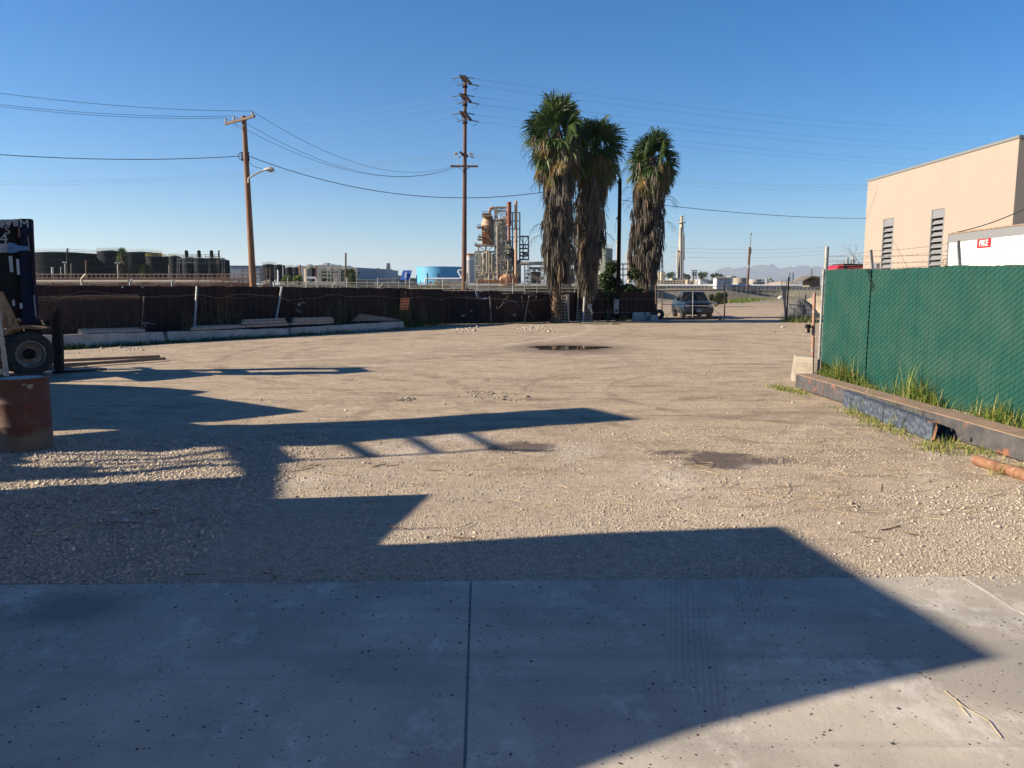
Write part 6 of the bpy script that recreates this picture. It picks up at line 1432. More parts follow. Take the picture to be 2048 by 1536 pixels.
# dark band of screening at the foot of that fence behind the truck
sp = []
for t_ in np.linspace(0, 1, 26): p = e1.lerp(e2, t_); sp.append((p.x, p.y - .6, 60, .8, .4, .55))
for t_ in np.linspace(0, .4, 8): p = e2.lerp(e3, t_); sp.append((p.x, p.y - .6, 30, .8, .4, .4))
weeds('roadside_weeds', 'strip of green weeds along the foot of the far chain link fence', sp, 'grass', wd=.03, dry=.2)
Yk = 74.0
shrub('shrub', 'big leafed bush to the right of the pickup', Vector((X(1432, Yk), Yk, 0)), [((px - 1432) * Yk / F, 0, Z(py, Yk), rx * Yk / F, rx * Yk / F, ry * Yk / F, k) for px, py, rx, ry, k in ((1424, 594, 5, 6, .5), (1440, 592, 9, 8, 1), (1450, 592, 6, 9, .7), (1434, 602, 10, 6, .9), (1446, 603, 10, 6, .8))], 210, .15, 'leaf')
# road bumps: white spot stone
mb = MB(); c = GG(1562, 597.5); mb.lathe([(0, .5), (.3, .42), (.5, .2), (.52, 0)], 8, c); tag(mb.build('boulder', 'whitetank'), 'white painted rock at the far end of the dirt road', 'rock')
# pipeline on short cradles, and its sheds
YPI = 128.0
pl = thing('pipeline', 'long white pipeline on zigzag cradles beyond the channel', 'pipeline', Vector((X(1470, YPI), YPI, 1.4)))
mb = MB(); mb.tube([P(1309, 571.3, YPI), P(1628, 571.5, YPI), P(1645, 574, YPI)], .22, 10); mb.build('pipe', 'white', pl, smooth=True)
mb = MB(); mb.prism([P(1307, 569, YPI), P(1314, 568, YPI), P(1318, 571, YPI), P(1316, 580, YPI), P(1311, 584, YPI), P(1307, 583, YPI)], (0, .6, 0)); mb.build('end_support', 'white', pl)
i = 0
for px in np.arange(1331, 1630, 7.6):
    if 1430 < px < 1472: continue
    mb = MB(); mb.prism([P(px, 573.5, YPI - .1), P(px + 4.2, 573.5, YPI - .1), P(px + 4.2, 575, YPI - .1), P(px + 2.0, 578.8, YPI - .1), P(px, 578.8, YPI - .1), P(px + 2.4, 575.3, YPI - .1)], (0, .25, 0)); mb.build('cradle', 'white', pl)
mb = MB(); mb.prism([P(1318, 579.3, YPI + .6), P(1640, 579.3, YPI + .6), P(1640, 573.2, YPI + .6), P(1318, 573.2, YPI + .6)], (0, .1, 0)); mb.build('dark_beam', 'equip', pl)
mb = MB(); mb.prism([P(1314, 579.4, YPI - .4), P(1640, 579.4, YPI - .4), P(1640, 581, YPI - .4), P(1314, 581, YPI - .4)], (0, 1.0, 0)); mb.build('sill', 'offwhite', pl)
mb = MB(); mb.prism([P(1310, 581.5, YPI - 1.2), P(1560, 581.5, YPI - 1.2), P(1560, 585, YPI - 1.2), P(1310, 585, YPI - 1.2)], (0, .4, 0)); mb.build('lower_wall', 'equip', pl)
YW = 124.0
wsd = thing('shed', 'white box shed standing on the pipeline right of the pickup', 'shed', Vector((X(1450, YW), YW, 1.2)))
mb = MB(); xa, xb, xc = X(1433, YW), X(1459.5, YW), X(1467.5, YW + 3); mb.add([(xa, YW, Z(582, YW)), (xb, YW, Z(582, YW)), (xc, YW + 4, Z(582, YW)), (xa + .5, YW + 4, Z(582, YW)), (xa, YW, Z(556.5, YW)), (xb, YW, Z(556.5, YW)), (xc, YW + 4, Z(556.5, YW)), (xa + .5, YW + 4, Z(556.5, YW))], [(0, 1, 5, 4), (1, 2, 6, 5), (2, 3, 7, 6), (3, 0, 4, 7), (4, 5, 6, 7)]); mb.build('wall', 'shedwhite', wsd)
mb = MB(); mb.prism([P(1431.5, 556.4, YW - .3), P(1460.5, 556.4, YW - .3), P(1468.5, 555.5, YW + 3.6), P(1434, 555.5, YW + 3.6)], (0, 0, .15)); mb.build('roof', 'offwhite', wsd)
mb = MB()
for px in (1433.6, 1443, 1452, 1459.2): mb.beam(P(px, 580, YW - .05), P(px, 557, YW - .05), .06, .05)
mb.beam(P(1433.6, 566, YW - .05), P(1459, 566, YW - .05), .05, .05); mb.build('frame', 'greytank', wsd)
# pole with antenna
YQ = 112.0
ap = thing('antenna_pole', 'thin leaning dark pole with a whip antenna over the pipeline', 'pole', Vector((X(1495, YQ), YQ, 0)))
mb = MB(); mb.tube([P(1494.5, 582, YQ), P(1499.5, 494, YQ)], .17, 8); mb.build('shaft', 'darkpole', ap); mb = MB(); mb.tube([P(1500.5, 494, YQ), P(1502, 470, YQ)], .05, 5); mb.lathe([(0, 0), (.1, .05), (.1, .3), (0, .35)], 6, P(1502, 470.5, YQ)); mb.tube([P(1500, 494, YQ), P(1503, 500, YQ), P(1500, 512, YQ)], .05, 4); mb.build('antenna', 'galv_dull', ap)
mb = MB(); c = P(1496.5, 533, YQ - .25); mb.box(c.x - .12, c.x + .12, c.y - .03, c.y + .03, c.z - .25, c.z + .25); mb.build('plate', 'white', ap)
for i, (y0, y1) in enumerate(((498, 494), (505, 501), (514, 508))): cable(P(1340, y0 - 3 + i, 260), P(1660, y1, 260), .8, .03, ['top', 'middle', 'bottom'][i] + ' of three far faint cables right of the refinery column', 'thincable')

# ================================================================ far backdrop
def box_px(mb, pa, pb, pt, pb2, Y, dep): xa, xb = X(pa, Y), X(pb, Y); mb.box(xa, xb, Y, Y + dep, Z(pb2, Y), Z(pt, Y))
def vtank(name, lab, pa, pb, pt, pbm, Y, m, group=None, cat='tank', roof=.3, rail=None, bands=0, n=40, dark='tankline', stairs=False):
    r_ = (X(pb, Y) - X(pa, Y)) / 2; c = Vector(((X(pb, Y) + X(pa, Y)) / 2, Y + r_, Z(pbm, Y))); h = Z(pt, Y) - c.z
    o = thing(name, lab, cat, c, group=group); mb = MB(); mb.lathe([(r_, 0), (r_, h)], n, c); mb.build('shell', m, o, smooth=True)
    mb = MB(); mb.lathe([(r_ * 1.01, h), (r_ * 1.01, h + .06), (r_ * .5, h + roof * .7), (0, h + roof)], n, c); mb.build('roof', m, o, smooth=True)
    if bands:
        mb = MB()
        for k in range(1, bands + 1): z = h * k / (bands + 1); mb.lathe([(r_ + .004, z), (r_ + .06, z), (r_ + .06, z + .12), (r_ + .004, z + .12)], n, c)
        mb.build('band', dark, o)
    if rail:
        mb = MB(); nn_ = max(16, int(r_ * 3))
        for zz in (h + .55, h + 1.05): mb.tube([c + Vector((r_ * math.cos(a), r_ * math.sin(a), zz)) for a in [2 * math.pi * k / nn_ for k in range(nn_ + 1)]], .04, 4, False)
        for k in range(nn_): a = 2 * math.pi * k / nn_; q = c + Vector((r_ * math.cos(a), r_ * math.sin(a), h)); mb.tube([q, q + Vector((0, 0, 1.05))], .035, 4, False)
        mb.build('roof_rail', rail, o)
    if stairs:
        mb = MB(); a0, a1 = -2.3, -1.0; k = 14; pts = [c + Vector(((r_ + .35) * math.cos(a0 + (a1 - a0) * i / k), (r_ + .35) * math.sin(a0 + (a1 - a0) * i / k), h * i / k)) for i in range(k + 1)]; mb.tube(pts, .12, 4, False); mb.tube([p + Vector((0, 0, 1)) for p in pts], .05, 4, False); mb.build('stair', dark, o)
    return o
YD = 240.0
gtk = 'dark storage tanks at the left'
for i, (pa, pb, pt, Y, rl, lab, st) in enumerate(((20, 156, 505, 232, 'yellowpale', 'widest dark tank, just right of the forklift mast', False), (148, 192, 511.5, 262, None, 'small dark tank right of the widest one', True), (187, 240, 503, 238, 'yellowpale', 'tallest dark tank left of the small palm', False), (226, 306, 505, 275, 'yellow', 'dark tank behind the small palm with yellow roof rails', True), (288, 324, 513.5, 262, 'yellow', 'dark tank right of the small palm with bright yellow rails', False), (310, 345, 515, 285, 'yellow', 'dark tank behind with yellow rails left of the signal gantry', False), (336, 360, 514, 258, 'yellowpale', 'narrow dark tank beside the left leg of the signal gantry', False), (360, 392, 517, 275, 'yellowpale', 'dark tank left under the signal gantry', False), (385, 412, 518, 258, None, 'dark tank in the middle under the signal gantry', False), (408, 438, 518, 275, 'yellowpale', 'dark tank right under the signal gantry', False), (430, 456, 521, 262, None, 'last dark tank at the right leg of the signal gantry', False))):
    vtank('storage_tank', lab, pa, pb, pt, 563, Y, 'tankblack', gtk, bands=3, rail=rl, stairs=st, roof=.6)
# second cluster of dark tanks left of centre
for i, (pa, pb, pt, Y, lab) in enumerate(((522, 549, 530, 300, 'dark tank immediately right of the brown utility pole'), (546, 568, 531, 285, 'second dark tank right of the brown utility pole'), (570, 586, 536, 300, 'narrow dark tank left of the green trees'), (584, 600, 537, 285, 'dark tank above the green trees, left one'), (612, 632, 537, 300, 'dark tank behind the pale grey tank'), (640, 655, 541, 285, 'dark tank under the pipe rack, left one'), (654, 672, 541, 300, 'dark tank under the pipe rack, middle one'), (670, 690, 541, 285, 'dark tank under the pipe rack, right one'), (684, 698, 540, 270, 'dark tank directly behind the thin far pole'))):
    vtank('storage_tank', lab, pa, pb, pt, 563, Y, 'tankblack', 'dark storage tanks left of centre', bands=2, rail='yellowpale' if i % 2 == 0 else None, roof=.5, n=28)
vtank('storage_tank', 'pale grey tank above the green trees', 607, 622, 538, 565, 240, 'pale_concrete', n=24)
# big white warehouse
YH = 420
wh = thing('warehouse', 'huge low white roofed warehouse behind the dark tanks', 'building', Vector((X(650, YH), YH, 1.5)))
mb = MB(); prof = [(560, 575), (560, 538), (590, 533), (640, 530), (680, 531), (715, 536), (715, 575)]
mb.prism([P(x, y, YH) for x, y in prof], (0, 60, 0)); mb.build('roof', 'offwhite', wh)
mb = MB(); mb.prism([P(714.5, 575, YH - 20), P(749.5, 575, YH + 40), P(749.5, 539, YH + 40), P(714.5, 535, YH - 20)], (8, 40, 0)); mb.build('wall', 'bluegrey', wh)
mb = MB()
for i in range(12):
    for j, yy in enumerate((546, 551)):
        if (i + j) % 3 == 2: continue
        q = P(717 + i * 2.6, yy - .1 * (i * .5), YH - 22 + i * 4.6); mb.box(q.x - .25, q.x + .25, q.y - .5, q.y - .1, q.z - .35, q.z + .35)
mb.build('window', 'dark', wh)
for i, (pa, pb) in enumerate(((593, 599), (615, 620), (645, 650), (650, 656), (660, 665), (668, 672), (673, 678), (694, 697))):
    mb = MB(); box_px(mb, pa, pb, (530.5, 528.5, 527.5, 525.5, 528, 529, 529.5, 531)[i], 535, YH + 1, 8); mb.build('roof_vent', 'white', wh)
# pipe rack in front of it
pr = thing('pipe_rack', 'pale steel pipe rack in front of the dark tanks left of centre', 'pipe rack', Vector((X(660, 200), 200, 1.5)))
mb = MB(); YK = 200
for px in (638, 642, 655, 662, 670, 678, 681): mb.beam(P(px, 566, YK), P(px, 541, YK), .25, .25)
for yy in (541.5, 547, 555): mb.beam(P(637, yy, YK), P(682, yy, YK), .2, .3)
for k in range(5): mb.beam(P(644 + k * 8, 548, YK), P(650 + k * 8, 555, YK), .12, .12); mb.beam(P(650 + k * 8, 548, YK), P(644 + k * 8, 555, YK), .12, .12)
mb.build('frame', 'steelgreen', pr)
mb = MB()
for k in range(6): mb.tube([P(612 + k * 1.2, 554.5 + k * .5, YK), P(632, 554.5 + k * .5, YK)], .12, 6)
for px in (613, 631): mb.beam(P(px, 566, YK), P(px, 554, YK), .2, .2)
mb.build('pipe', 'white', pr)
M['pinkmetal'] = mat('pale_pink_equipment', (.50, .36, .38), rough=.7)
mb = MB(); box_px(mb, 667, 674, 546, 565, YK + 3, 2); mb.build('equipment', 'pinkmetal', pr)
# solar / tilted blue panel
YS2 = 120
sp_ = thing('tilted_panel', 'tilted blue panel on a post left of the blue tank', 'panel', Vector((X(812, YS2), YS2, 1.4)))
mb = MB(); mb.prism([P(800, 560, YS2), P(819, 560, YS2), P(824, 540.5, YS2 + 1.0), P(806, 540.5, YS2 + 1.0)], (0, .12, 0)); mb.build('panel', 'solar', sp_)
mb = MB(); mb.beam(P(810.5, 557, YS2 - .05), P(812.5, 545, YS2 + .6), .22, .1); mb.build('rib', 'reflect', sp_)
mb = MB(); mb.tube([P(811, 574, YS2 + .5), P(812, 550, YS2 + .6)], .12, 6); mb.build('post', 'galv_dull', sp_)
# far cooling towers / chimneys behind
for (pa, pb, pt, Y, m_, nm, lab, cat) in ((754, 756.5, 536, 700, 'darkpole', 'chimney', 'left of two thin brown chimneys far behind', 'chimney'), (757.8, 759.8, 535.5, 700, 'darkpole', 'chimney', 'right of two thin brown chimneys far behind', 'chimney'), (782, 785, 538, 700, 'greytank', 'chimney', 'small grey chimney right of the far grey tower', 'chimney')):
    r_ = (X(pb, Y) - X(pa, Y)) / 2; mb = MB(); mb.tube([Vector((X(pa, Y) + r_, Y, 1)), Vector((X(pa, Y) + r_, Y, Z(pt, Y)))], r_, 10); tag(mb.build(nm, m_), lab, cat)
gt_ = thing('lattice_tower', 'grey lattice tower far behind, tapering upward', 'tower', Vector((X(776, 700), 700, 1)))
mb = MB(); lv = [(567, 771, 782), (553, 772, 781.5), (540, 773, 780.5), (526, 774, 779.5)]
for (y0, xa, xb), (y1, xc, xd) in zip(lv[:-1], lv[1:]):
    for dy in (0, 5):
        mb.beam(P(xa, y0, 700 + dy), P(xc, y1, 700 + dy), .5, .5); mb.beam(P(xb, y0, 700 + dy), P(xd, y1, 700 + dy), .5, .5); mb.beam(P(xa, y0, 700 + dy), P(xd, y1, 700 + dy), .35, .35); mb.beam(P(xb, y0, 700 + dy), P(xc, y1, 700 + dy), .35, .35); mb.beam(P(xc, y1, 700 + dy), P(xd, y1, 700 + dy), .35, .35)
mb.build('frame', 'greytank', gt_)
mb = MB(); mb.prism([P(773, 567, 703), P(781, 567, 703), P(779.5, 527, 703), P(774, 527, 703)], (0, 1, 0)); mb.build('core', 'greytank', gt_)
# overpass / long low buildings at the horizon left of the blue tank
for i, (pa, pb, pt, pm, Y, m_, lab) in enumerate(((750, 795, 551.5, 555, 500, 'offwhite', 'long pale overpass deck behind the warehouse'), (755, 790, 558, 567, 400, 'offwhite', 'low pale building under the overpass'), (785, 828, 557, 566, 420, 'pale_concrete', 'low tan building left of the blue tank'), (458, 522, 532, 562, 330, 'bluegrey', 'long low grey building behind the brown utility pole'), (690, 752, 560, 572, 150, 'greytank', 'low grey wall below the warehouse'), (748, 800, 565, 573, 140, 'offwhite', 'low pale wall right of the warehouse'))):
    mb = MB(); box_px(mb, pa, pb, pt, pm + 4, Y, 20); o = thing('low_building' if 'wall' not in lab else 'low_wall', lab, 'building' if 'wall' not in lab else 'wall', Vector((X((pa + pb) / 2, Y), Y, 1.4))); mb.build('wall', m_, o)
    mb = MB(); box_px(mb, pa - .5, pb + .5, pt - 1, pt - .05, Y - .3, 20.5); mb.build('roof', 'offwhite', o)
# rail bridge with pipes at left
YBr = 62.0
br = thing('pipe_bridge', 'rusty girder bridge with railing and a white pipe behind the fence at left', 'bridge', Vector((X(270, YBr), YBr, 0)))
xa, xb = X(-60, YBr), X(497, YBr)
def zz(py): return Z(py, YBr)
mb = MB(); mb.box(xa, xb, YBr + .1, YBr + .3, zz(574.5), zz(567)); 
for px in range(-50, 497, 19): mb.box(X(px, YBr), X(px, YBr) + .05, YBr - .02, YBr + .099, zz(574.5), zz(567.2))
mb.build('girder', 'rusttan', br)
mb = MB(); mb.box(xa, xb, YBr + .0, YBr + .5, zz(567) + .002, zz(566)); mb.build('deck', 'brownrail', br)
mb = MB(); mb.tube([(xa, YBr + .25, zz(563)), (xb - 3.5, YBr + .25, zz(563.2)), (xb - 1, YBr + .25, zz(564.5))], .10, 10); mb.build('pipe', 'cream', br, smooth=True)
mb = MB()
for yy in (548.3, 556): mb.tube([(xa, YBr + .7, zz(yy)), (xb, YBr + .7, zz(yy))], .03, 5)
mb.build('rail', 'railtan', br)
for i, px in enumerate(range(-50, 498, 9)):
    mb = MB(); x_ = X(px, YBr); mb.box(x_ - .025, x_ + .025, YBr + .68, YBr + .73, zz(566), zz(548.3)); mb.build('baluster', 'railtan', br)
mb = MB(); mb.box(xa, xb, YBr + .9, YBr + 1.0, zz(561), zz(558)); mb.build('curb', 'railtan', br)
for px in (40, 300, 480): mb = MB(); x_ = X(px, YBr); mb.box(x_ - .5, x_ + .5, YBr + .3, YBr + 1.2, -.5, zz(574.6)); mb.build('pier', 'concrete', br)
# continuing rusty railing and brush to the right of the pole
br2 = thing('railing', 'short rusty railing continuing to the right of the brown utility pole', 'railing', Vector((X(525, YBr), YBr, 0)))
mb = MB()
for yy in (541, 548, 556): mb.tube([P(480, yy + 1, YBr + 2), P(540, yy, YBr + 4)], .03, 5)
for px in (484, 498, 508, 520, 533, 540): mb.tube([P(px, 572, YBr + 3), P(px, 535, YBr + 3)], .05, 5)
mb.build('rail', 'railtan', br2)
mb = MB()
for px, pt in ((443, 548), (455, 545), (470, 549), (485, 552), (395, 552), (425, 553)):
    q = P(px, 572, YBr - 1)
    for _ in range(16): a = rnd.gauss(0, .5); e = q + Vector((a, rnd.uniform(-.2, .2), (Z(pt, YBr) - q.z) * rnd.uniform(.5, 1.05))); mid = q.lerp(e, .5) + Vector((rnd.gauss(0, .12), 0, 0)); mb.tube([q, mid, e], [.012, .009, .004], 3, False); mb.tube([mid, mid + Vector((rnd.gauss(0, .3), 0, .3))], [.007, .003], 3, False)
tag(mb.build('dry_brush', 'rustwire'), 'leafless brush in front of the rusty bridge right end', 'brush')
mb = MB(); mb.tube([P(527, 570, 70), P(542, 566, 70)], .35, 10); tag(mb.build('dark_pipe_end', 'equip'), 'dark pipe stub right of the brown utility pole', 'pipe')
# slanted barbed-wire arm posts right behind the rusty fence
YA_ = 47.0
for i, (px, y0, y1, sl_, lab) in enumerate(((66, 571, 546, 7, 'slanting fence arm beside the forklift mast'), (163, 571, 548, 9, 'slanting fence arm left of the tallest dark tank'), (258, 571, 559, -4, 'crooked fence arm over the white bridge pipe'), (344, 571, 560, 4, 'forked fence arm near the signal gantry'), (548, 575, 560, 5, 'pale slanting fence arm right of the brown utility pole'), (612, 575, 563, 7, 'pale slanting fence arm below the green trees'), (665, 575, 566, 7, 'pale slanting fence arm below the pipe rack'), (760, 577, 568, 6, 'pale slanting fence arm left of the tilted panel'))):
    Y = fence_at(px) + 1.5; mb = MB(); a = Vector((X(px, Y), Y, 0)); b = P(px + (0 if sl_ > 0 else 2), y1 + 9 if i < 2 else y1 + 5, Y); e = P(px + sl_, y1, Y); mb.tube([a, b, e], .035, 6)
    if i in (2, 3): mb.tube([b, P(px - sl_ + 3, y1 - 1, Y)], .03, 6)
    tag(mb.build('fence_arm_post', 'cream' if i < 2 else 'offwhite'), lab, 'post', 'posts with barbed wire arms behind the rusty fence')
# chain link fence with posts on the far bank, centre
YF1, YF2 = 74, 66
lf = thing('chain_link_fence', 'long grey chain link fence on the far bank behind the rusty fence', 'fence', Vector((X(800, 70), 70, 0)))
mbm = MB()
pa_ = Vector((X(520, 78), 78, 1.1)); pb_ = Vector((X(1150, 66), 66, .9)); dv = pb_ - pa_; Lh = dv.length
linkpanel(mbm, pa_, dv / Lh, Vector((0, 0, 1)), Lh, 1.25, .2, .0045); mbm.build('chain_link', 'galv_dull', lf)
mb = MB(); mb.tube([pa_ + Vector((0, 0, 1.25)), pb_ + Vector((0, 0, 1.25))], .03, 5); mb.tube([pa_ + Vector((0, 0, .6)), pb_ + Vector((0, 0, .6))], .03, 5); mb.build('top_rail', 'galv_dull', lf)
for i in range(30): q = pa_.lerp(pb_, i / 29); mb = MB(); mb.tube([q - Vector((0, 0, 1.2)), q + Vector((0, 0, 1.45 if i % 3 else 1.7))], .045, 6); mb.build('post', 'galv' if i % 3 == 0 else 'galv_dull', lf)
# far bank as low ledge behind
mb = MB(); mb.prism([P(470, 574, 96), P(1330, 578, 96), P(1330, 572.5, 96), P(470, 569.5, 96)], (0, 20, 0)); M['bank'] = mat('far_bank_soil', (.22, .19, .145), (.13, .12, .085), .35, .95, c3=(.08, .085, .05), s3=.3, t3=.55); mb.build('terrain', 'bank', kind='structure')
# white kerb strips on the far bank
for i, (pa, pb, yy, lab) in enumerate(((948, 1000, 577.5, 'long white wall strip at the foot of the refinery, left one'), (1003, 1050, 578.5, 'white wall strip at the foot of the refinery, right one'), (900, 948, 572, 'white low wall at the foot of the white tank'))):
    mb = MB(); box_px(mb, pa, pb, yy - 1.5, yy + 3, 90, 1); tag(mb.build('low_wall', 'offwhite'), lab, 'wall', 'white walls at the foot of the refinery')
# signal gantry
YGt = 130
sg_ = thing('signal_gantry', 'grey lattice signal gantry with three dark signal heads over the dark tanks', 'gantry', Vector((X(400, YGt), YGt, 1)))
mb = MB()
for px in (354.5, 358.5, 444.5, 448.5): mb.beam(P(px, 572, YGt), P(px, 515.5, YGt), .12, .12)
for yy in (517, 525.5):
    for dy in (0, 1.2): mb.beam(P(354, yy, YGt + dy), P(449, yy, YGt + dy), .11, .11)
k = 355
up_t = True
while k < 446: mb.beam(P(k, 517 if up_t else 525.5, YGt), P(k + 7.5, 525.5 if up_t else 517, YGt), .08, .08); k += 7.5; up_t = not up_t
for yy in (509, 512.5): mb.beam(P(366, yy, YGt), P(440, yy, YGt), .06, .06)
for px in range(366, 441, 9): mb.beam(P(px, 509, YGt), P(px, 517, YGt), .06, .06)
mb.build('frame', 'pinkmetal' if False else 'galv_dull', sg_)
for px in (373, 398, 423):
    mb = MB(); c = P(px, 508, YGt - .3); mb.lathe([(0, -.55), (.28, -.5), (.30, .4), (.2, .6), (0, .62)], 12, c); mb.beam(c - Vector((0, 0, .5)), c - Vector((0, 0, 1.1)), .1, .1); mb.build('signal_head', 'blackm', sg_)
# little poles, lamps by the tanks
def lpole(px, pt, Y, m_, lab, r_=.09, head=None, name='lamp_post', cat='lamp post', lx=0):
    o = thing(name, lab, cat, Vector((X(px, Y), Y, 1))); mb = MB(); mb.tube([Vector((X(px, Y), Y, .5)), P(px + lx, pt, Y)], r_, 6); mb.build('shaft', m_, o)
    if head:
        for s_ in head: mb = MB(); c = P(px + s_, pt + .5, Y); mb.box(c.x - .16, c.x + .16, c.y - .1, c.y + .1, c.z - .07, c.z + .07); mb.beam(c, P(px, pt + 2, Y), .04, .04); mb.build('lamp_head', 'whitetank', o)
    return o
lpole(134.5, 497, 110, 'blackm', 'thin black pole in front of the widest dark tank', .11, [1], 'utility_pole', 'pole')
lpole(130, 524, 110, 'galv', 'twin headed lamp post in front of the widest dark tank', .08, [-3, 3])
lpole(142, 527, 110, 'galv_dull', 'grey post right of the twin headed lamp post', .08)
lpole(122, 534, 110, 'galv_dull', 'short grey post left of the twin headed lamp post', .1)
lpole(172, 521, 110, 'darkpole', 'dark post in front of the small dark tank', .1)
lpole(235.5, 525, 110, 'galv', 'twin headed lamp post left of the small palm', .08, [-3.5, 3.5])
lpole(338, 530, 110, 'galv_dull', 'grey post left of the signal gantry', .08)
lpole(437.5, 501, 125, 'blackm', 'thin black pole rising at the right leg of the signal gantry', .12, [1], 'utility_pole', 'pole')
lpole(105, 535, 110, 'galv', 'small valve stand in front of the widest dark tank', .16, [0], 'valve_stand', 'valve')
lpole(690.5, 506, 160, 'bark', 'thin far pole in front of the white warehouse', .2, None, 'utility_pole', 'pole', 1)
lpole(566, 530, 180, 'galv', 'lamp post left of the white warehouse', .1, [-1.5])
lpole(632.5, 532, 170, 'darkpole', 'short brown pole behind the pipe rack', .14, None, 'utility_pole', 'pole')
lpole(599.5, 530, 170, 'rust', 'rust red post between the tanks above the green trees', .22, None, 'utility_pole', 'pole')
lpole(556, 540, 120, 'white', 'white post in front of the second dark tank', .12, None, 'white_post', 'post')
lpole(935, 546, 100, 'galv_dull', 'thin grey pole in front of the white tank', .1, None, 'utility_pole', 'pole')
lpole(855, 546, 150, 'blackm', 'thin black post in front of the blue tank', .14, None, 'utility_pole', 'pole')
lpole(876, 547, 170, 'blackm', 'small dark fitting post in front of the blue tank right half', .12, None, 'utility_pole', 'pole')
lpole(833.5, 550, 170, 'blackm', 'small dark post at the left edge of the blue tank', .1, None, 'utility_pole', 'pole')
# small palms and trees far off
def smallpalm(px, pyb, pyt, wpx, Y, lab, seed, skirt=True):
    zt = Z(pyt, Y); r_ = wpx / 2 * Y / F; base = Vector((X(px, Y), Y, 1)); top = Vector((X(px, Y), Y, zt - r_ * .8))
    if skirt: palm(base, top, lab, r_ * 1.15, [(Z(pyb, Y) + .1, r_ * .55), (zt - r_ * 2.6, r_ * .65), (zt - r_ * 1.8, r_ * .95)], (0, 0), seed, nfr=44, simple=.5)
    else: palm(base, top, lab, r_ * 1.3, [(zt - r_ * 1.7, .3), (zt - r_ * 1.4, .5)], (0, 0), seed, nfr=60, simple=.3)
smallpalm(248, 560, 498, 27, 112, 'small fan palm in front of the dark tanks', 21)
smallpalm(293, 560, 530, 27, 112, 'short bushy palm right of the small fan palm', 22, False)
smallpalm(703, 572, 539, 20, 118, 'spiky palm in front of the warehouse corner', 23, False)
def ftree(px, pyb, pyt, wpx, Y, lab, n=420, m_='fartree', group='far trees', size=None):
    r_ = wpx / 2 * Y / F; zb = Z(pyb, Y); zt = Z(pyt, Y); h = zt - zb; c = Vector((X(px, Y), Y, zb)); bl = []
    for k in range(7): a = rnd.uniform(0, 6.28); q = rnd.uniform(.2, .6); bl.append((math.cos(a) * r_ * q, math.sin(a) * r_ * q, h * rnd.uniform(.4, .78), r_ * .5, r_ * .5, h * .24, .14))
    shrub('tree', lab, c, bl, n, size or r_ * .13, m_, 'tree', r_ * .06, group)
M['brighttree'] = tonemat('bright_green_tree', [(0, (.05, .09, .02)), (1, (.16, .22, .05))], .7, .2)  # brighter green leaf tones than the far trees
ftree(575, 572, 549, 26, 140, 'bright green tree left one in front of the dark tanks', 700, 'brighttree')
ftree(598, 572, 547, 28, 142, 'bright yellow green tree right one in front of the dark tanks', 700, 'brighttree')
for i, (px, pt, wd_, lab) in enumerate(((1320, 543, 20, 'far dark tree directly right of the right palm skirt'), (1340, 540, 24, 'far round tree left of the refinery column'), (1405, 541, 26, 'far tree right of the refinery column'), (1443, 543, 22, 'far round tree above the white shed'), (1378, 549, 12, 'small far tree close right of the refinery column'), (1372, 548, 8, 'smaller far bush right of the refinery column'), (1625, 556, 26, 'dark tree beside the green fence post'), (1300, 545, 20, 'far tree hidden behind the right palm'))):
    ftree(px, 566, pt, wd_, 380 if px < 1600 else 90, lab, 520)
for i, px in enumerate((1368, 1372.5, 1377, 1387, 1424, 1428, 1433)):
    mb = MB(); Y = 450; c = Vector((X(px, Y), Y, 1)); mb.tube([c, P(px, 549 + (i % 3) * 1.5, Y)], .35, 5); o = thing('far_palm', ['first', 'second', 'third', 'fourth', 'fifth', 'sixth', 'seventh'][i] + ' from the left of the tiny skyline palms right of the column', 'palm', c, group='tiny skyline palms'); mb.build('trunk', 'bark', o); mb = MB(); leafcloud(mb, P(px, 549 + (i % 3) * 1.5, Y), (1.1, 1.1, .9), 70, .5); mb.build('crown', 'fartree', o)
# blue tank and white tank
vtank('blue_tank', 'wide sky blue storage tank left of the tall pole', 828, 926, 533.5, 568, 170, 'bluetank', None, n=64, roof=.2, dark='bluetank')
mb = MB(); mb.tube([P(850, 567, 150), P(850, 559, 150), P(852, 557.5, 150), P(917, 557.5, 150), P(923, 556, 150)], .16, 8); mb.tube([P(919, 539.5, 150), P(916, 543, 150), P(925, 558, 150)], .16, 8); mb.tube([P(919, 541, 150), P(927, 540, 150)], .16, 8); tag(mb.build('white_pipe', 'white', smooth=True), 'white bent pipe running in front of the blue tank', 'pipe')
mb = MB(); 
for k in range(10): mb.tube([P(868 + k * 5.4, 571, 120), P(868 + k * 5.4, 561 + rnd.uniform(-1, 3), 120)], .1, 5)
mb.tube([P(868, 562.5, 120), P(921, 562.5, 120)], .09, 5); mb.tube([P(868, 567, 120), P(921, 566, 120)], .09, 5)
for k in range(9): c = P(872 + k * 6, 565 + rnd.uniform(-2, 3), 121); mb.box(c.x - .3, c.x + .3, c.y, c.y + .5, c.z - .25, c.z + .25)
tag(mb.build('pipe_manifold', 'steelgreen'), 'tangle of pale pipework at the foot of the blue tank', 'pipes')
wt = vtank('white_tank', 'upright white cylindrical tank with a rusty top beside the tall pole', 929.5, 948.5, 508, 566, 215, 'whitetank', None, n=36, roof=.2)
r_ = (X(948.5, 215) - X(929.5, 215)) / 2; c = Vector(((X(948.5, 215) + X(929.5, 215)) / 2, 215 + r_, 0)); mb = MB(); mb.lathe([(r_ + .02, Z(520, 215)), (r_ + .02, Z(508.2, 215)), (r_ + .3, Z(507.8, 215)), (r_ + .3, Z(507, 215))], 36, c)
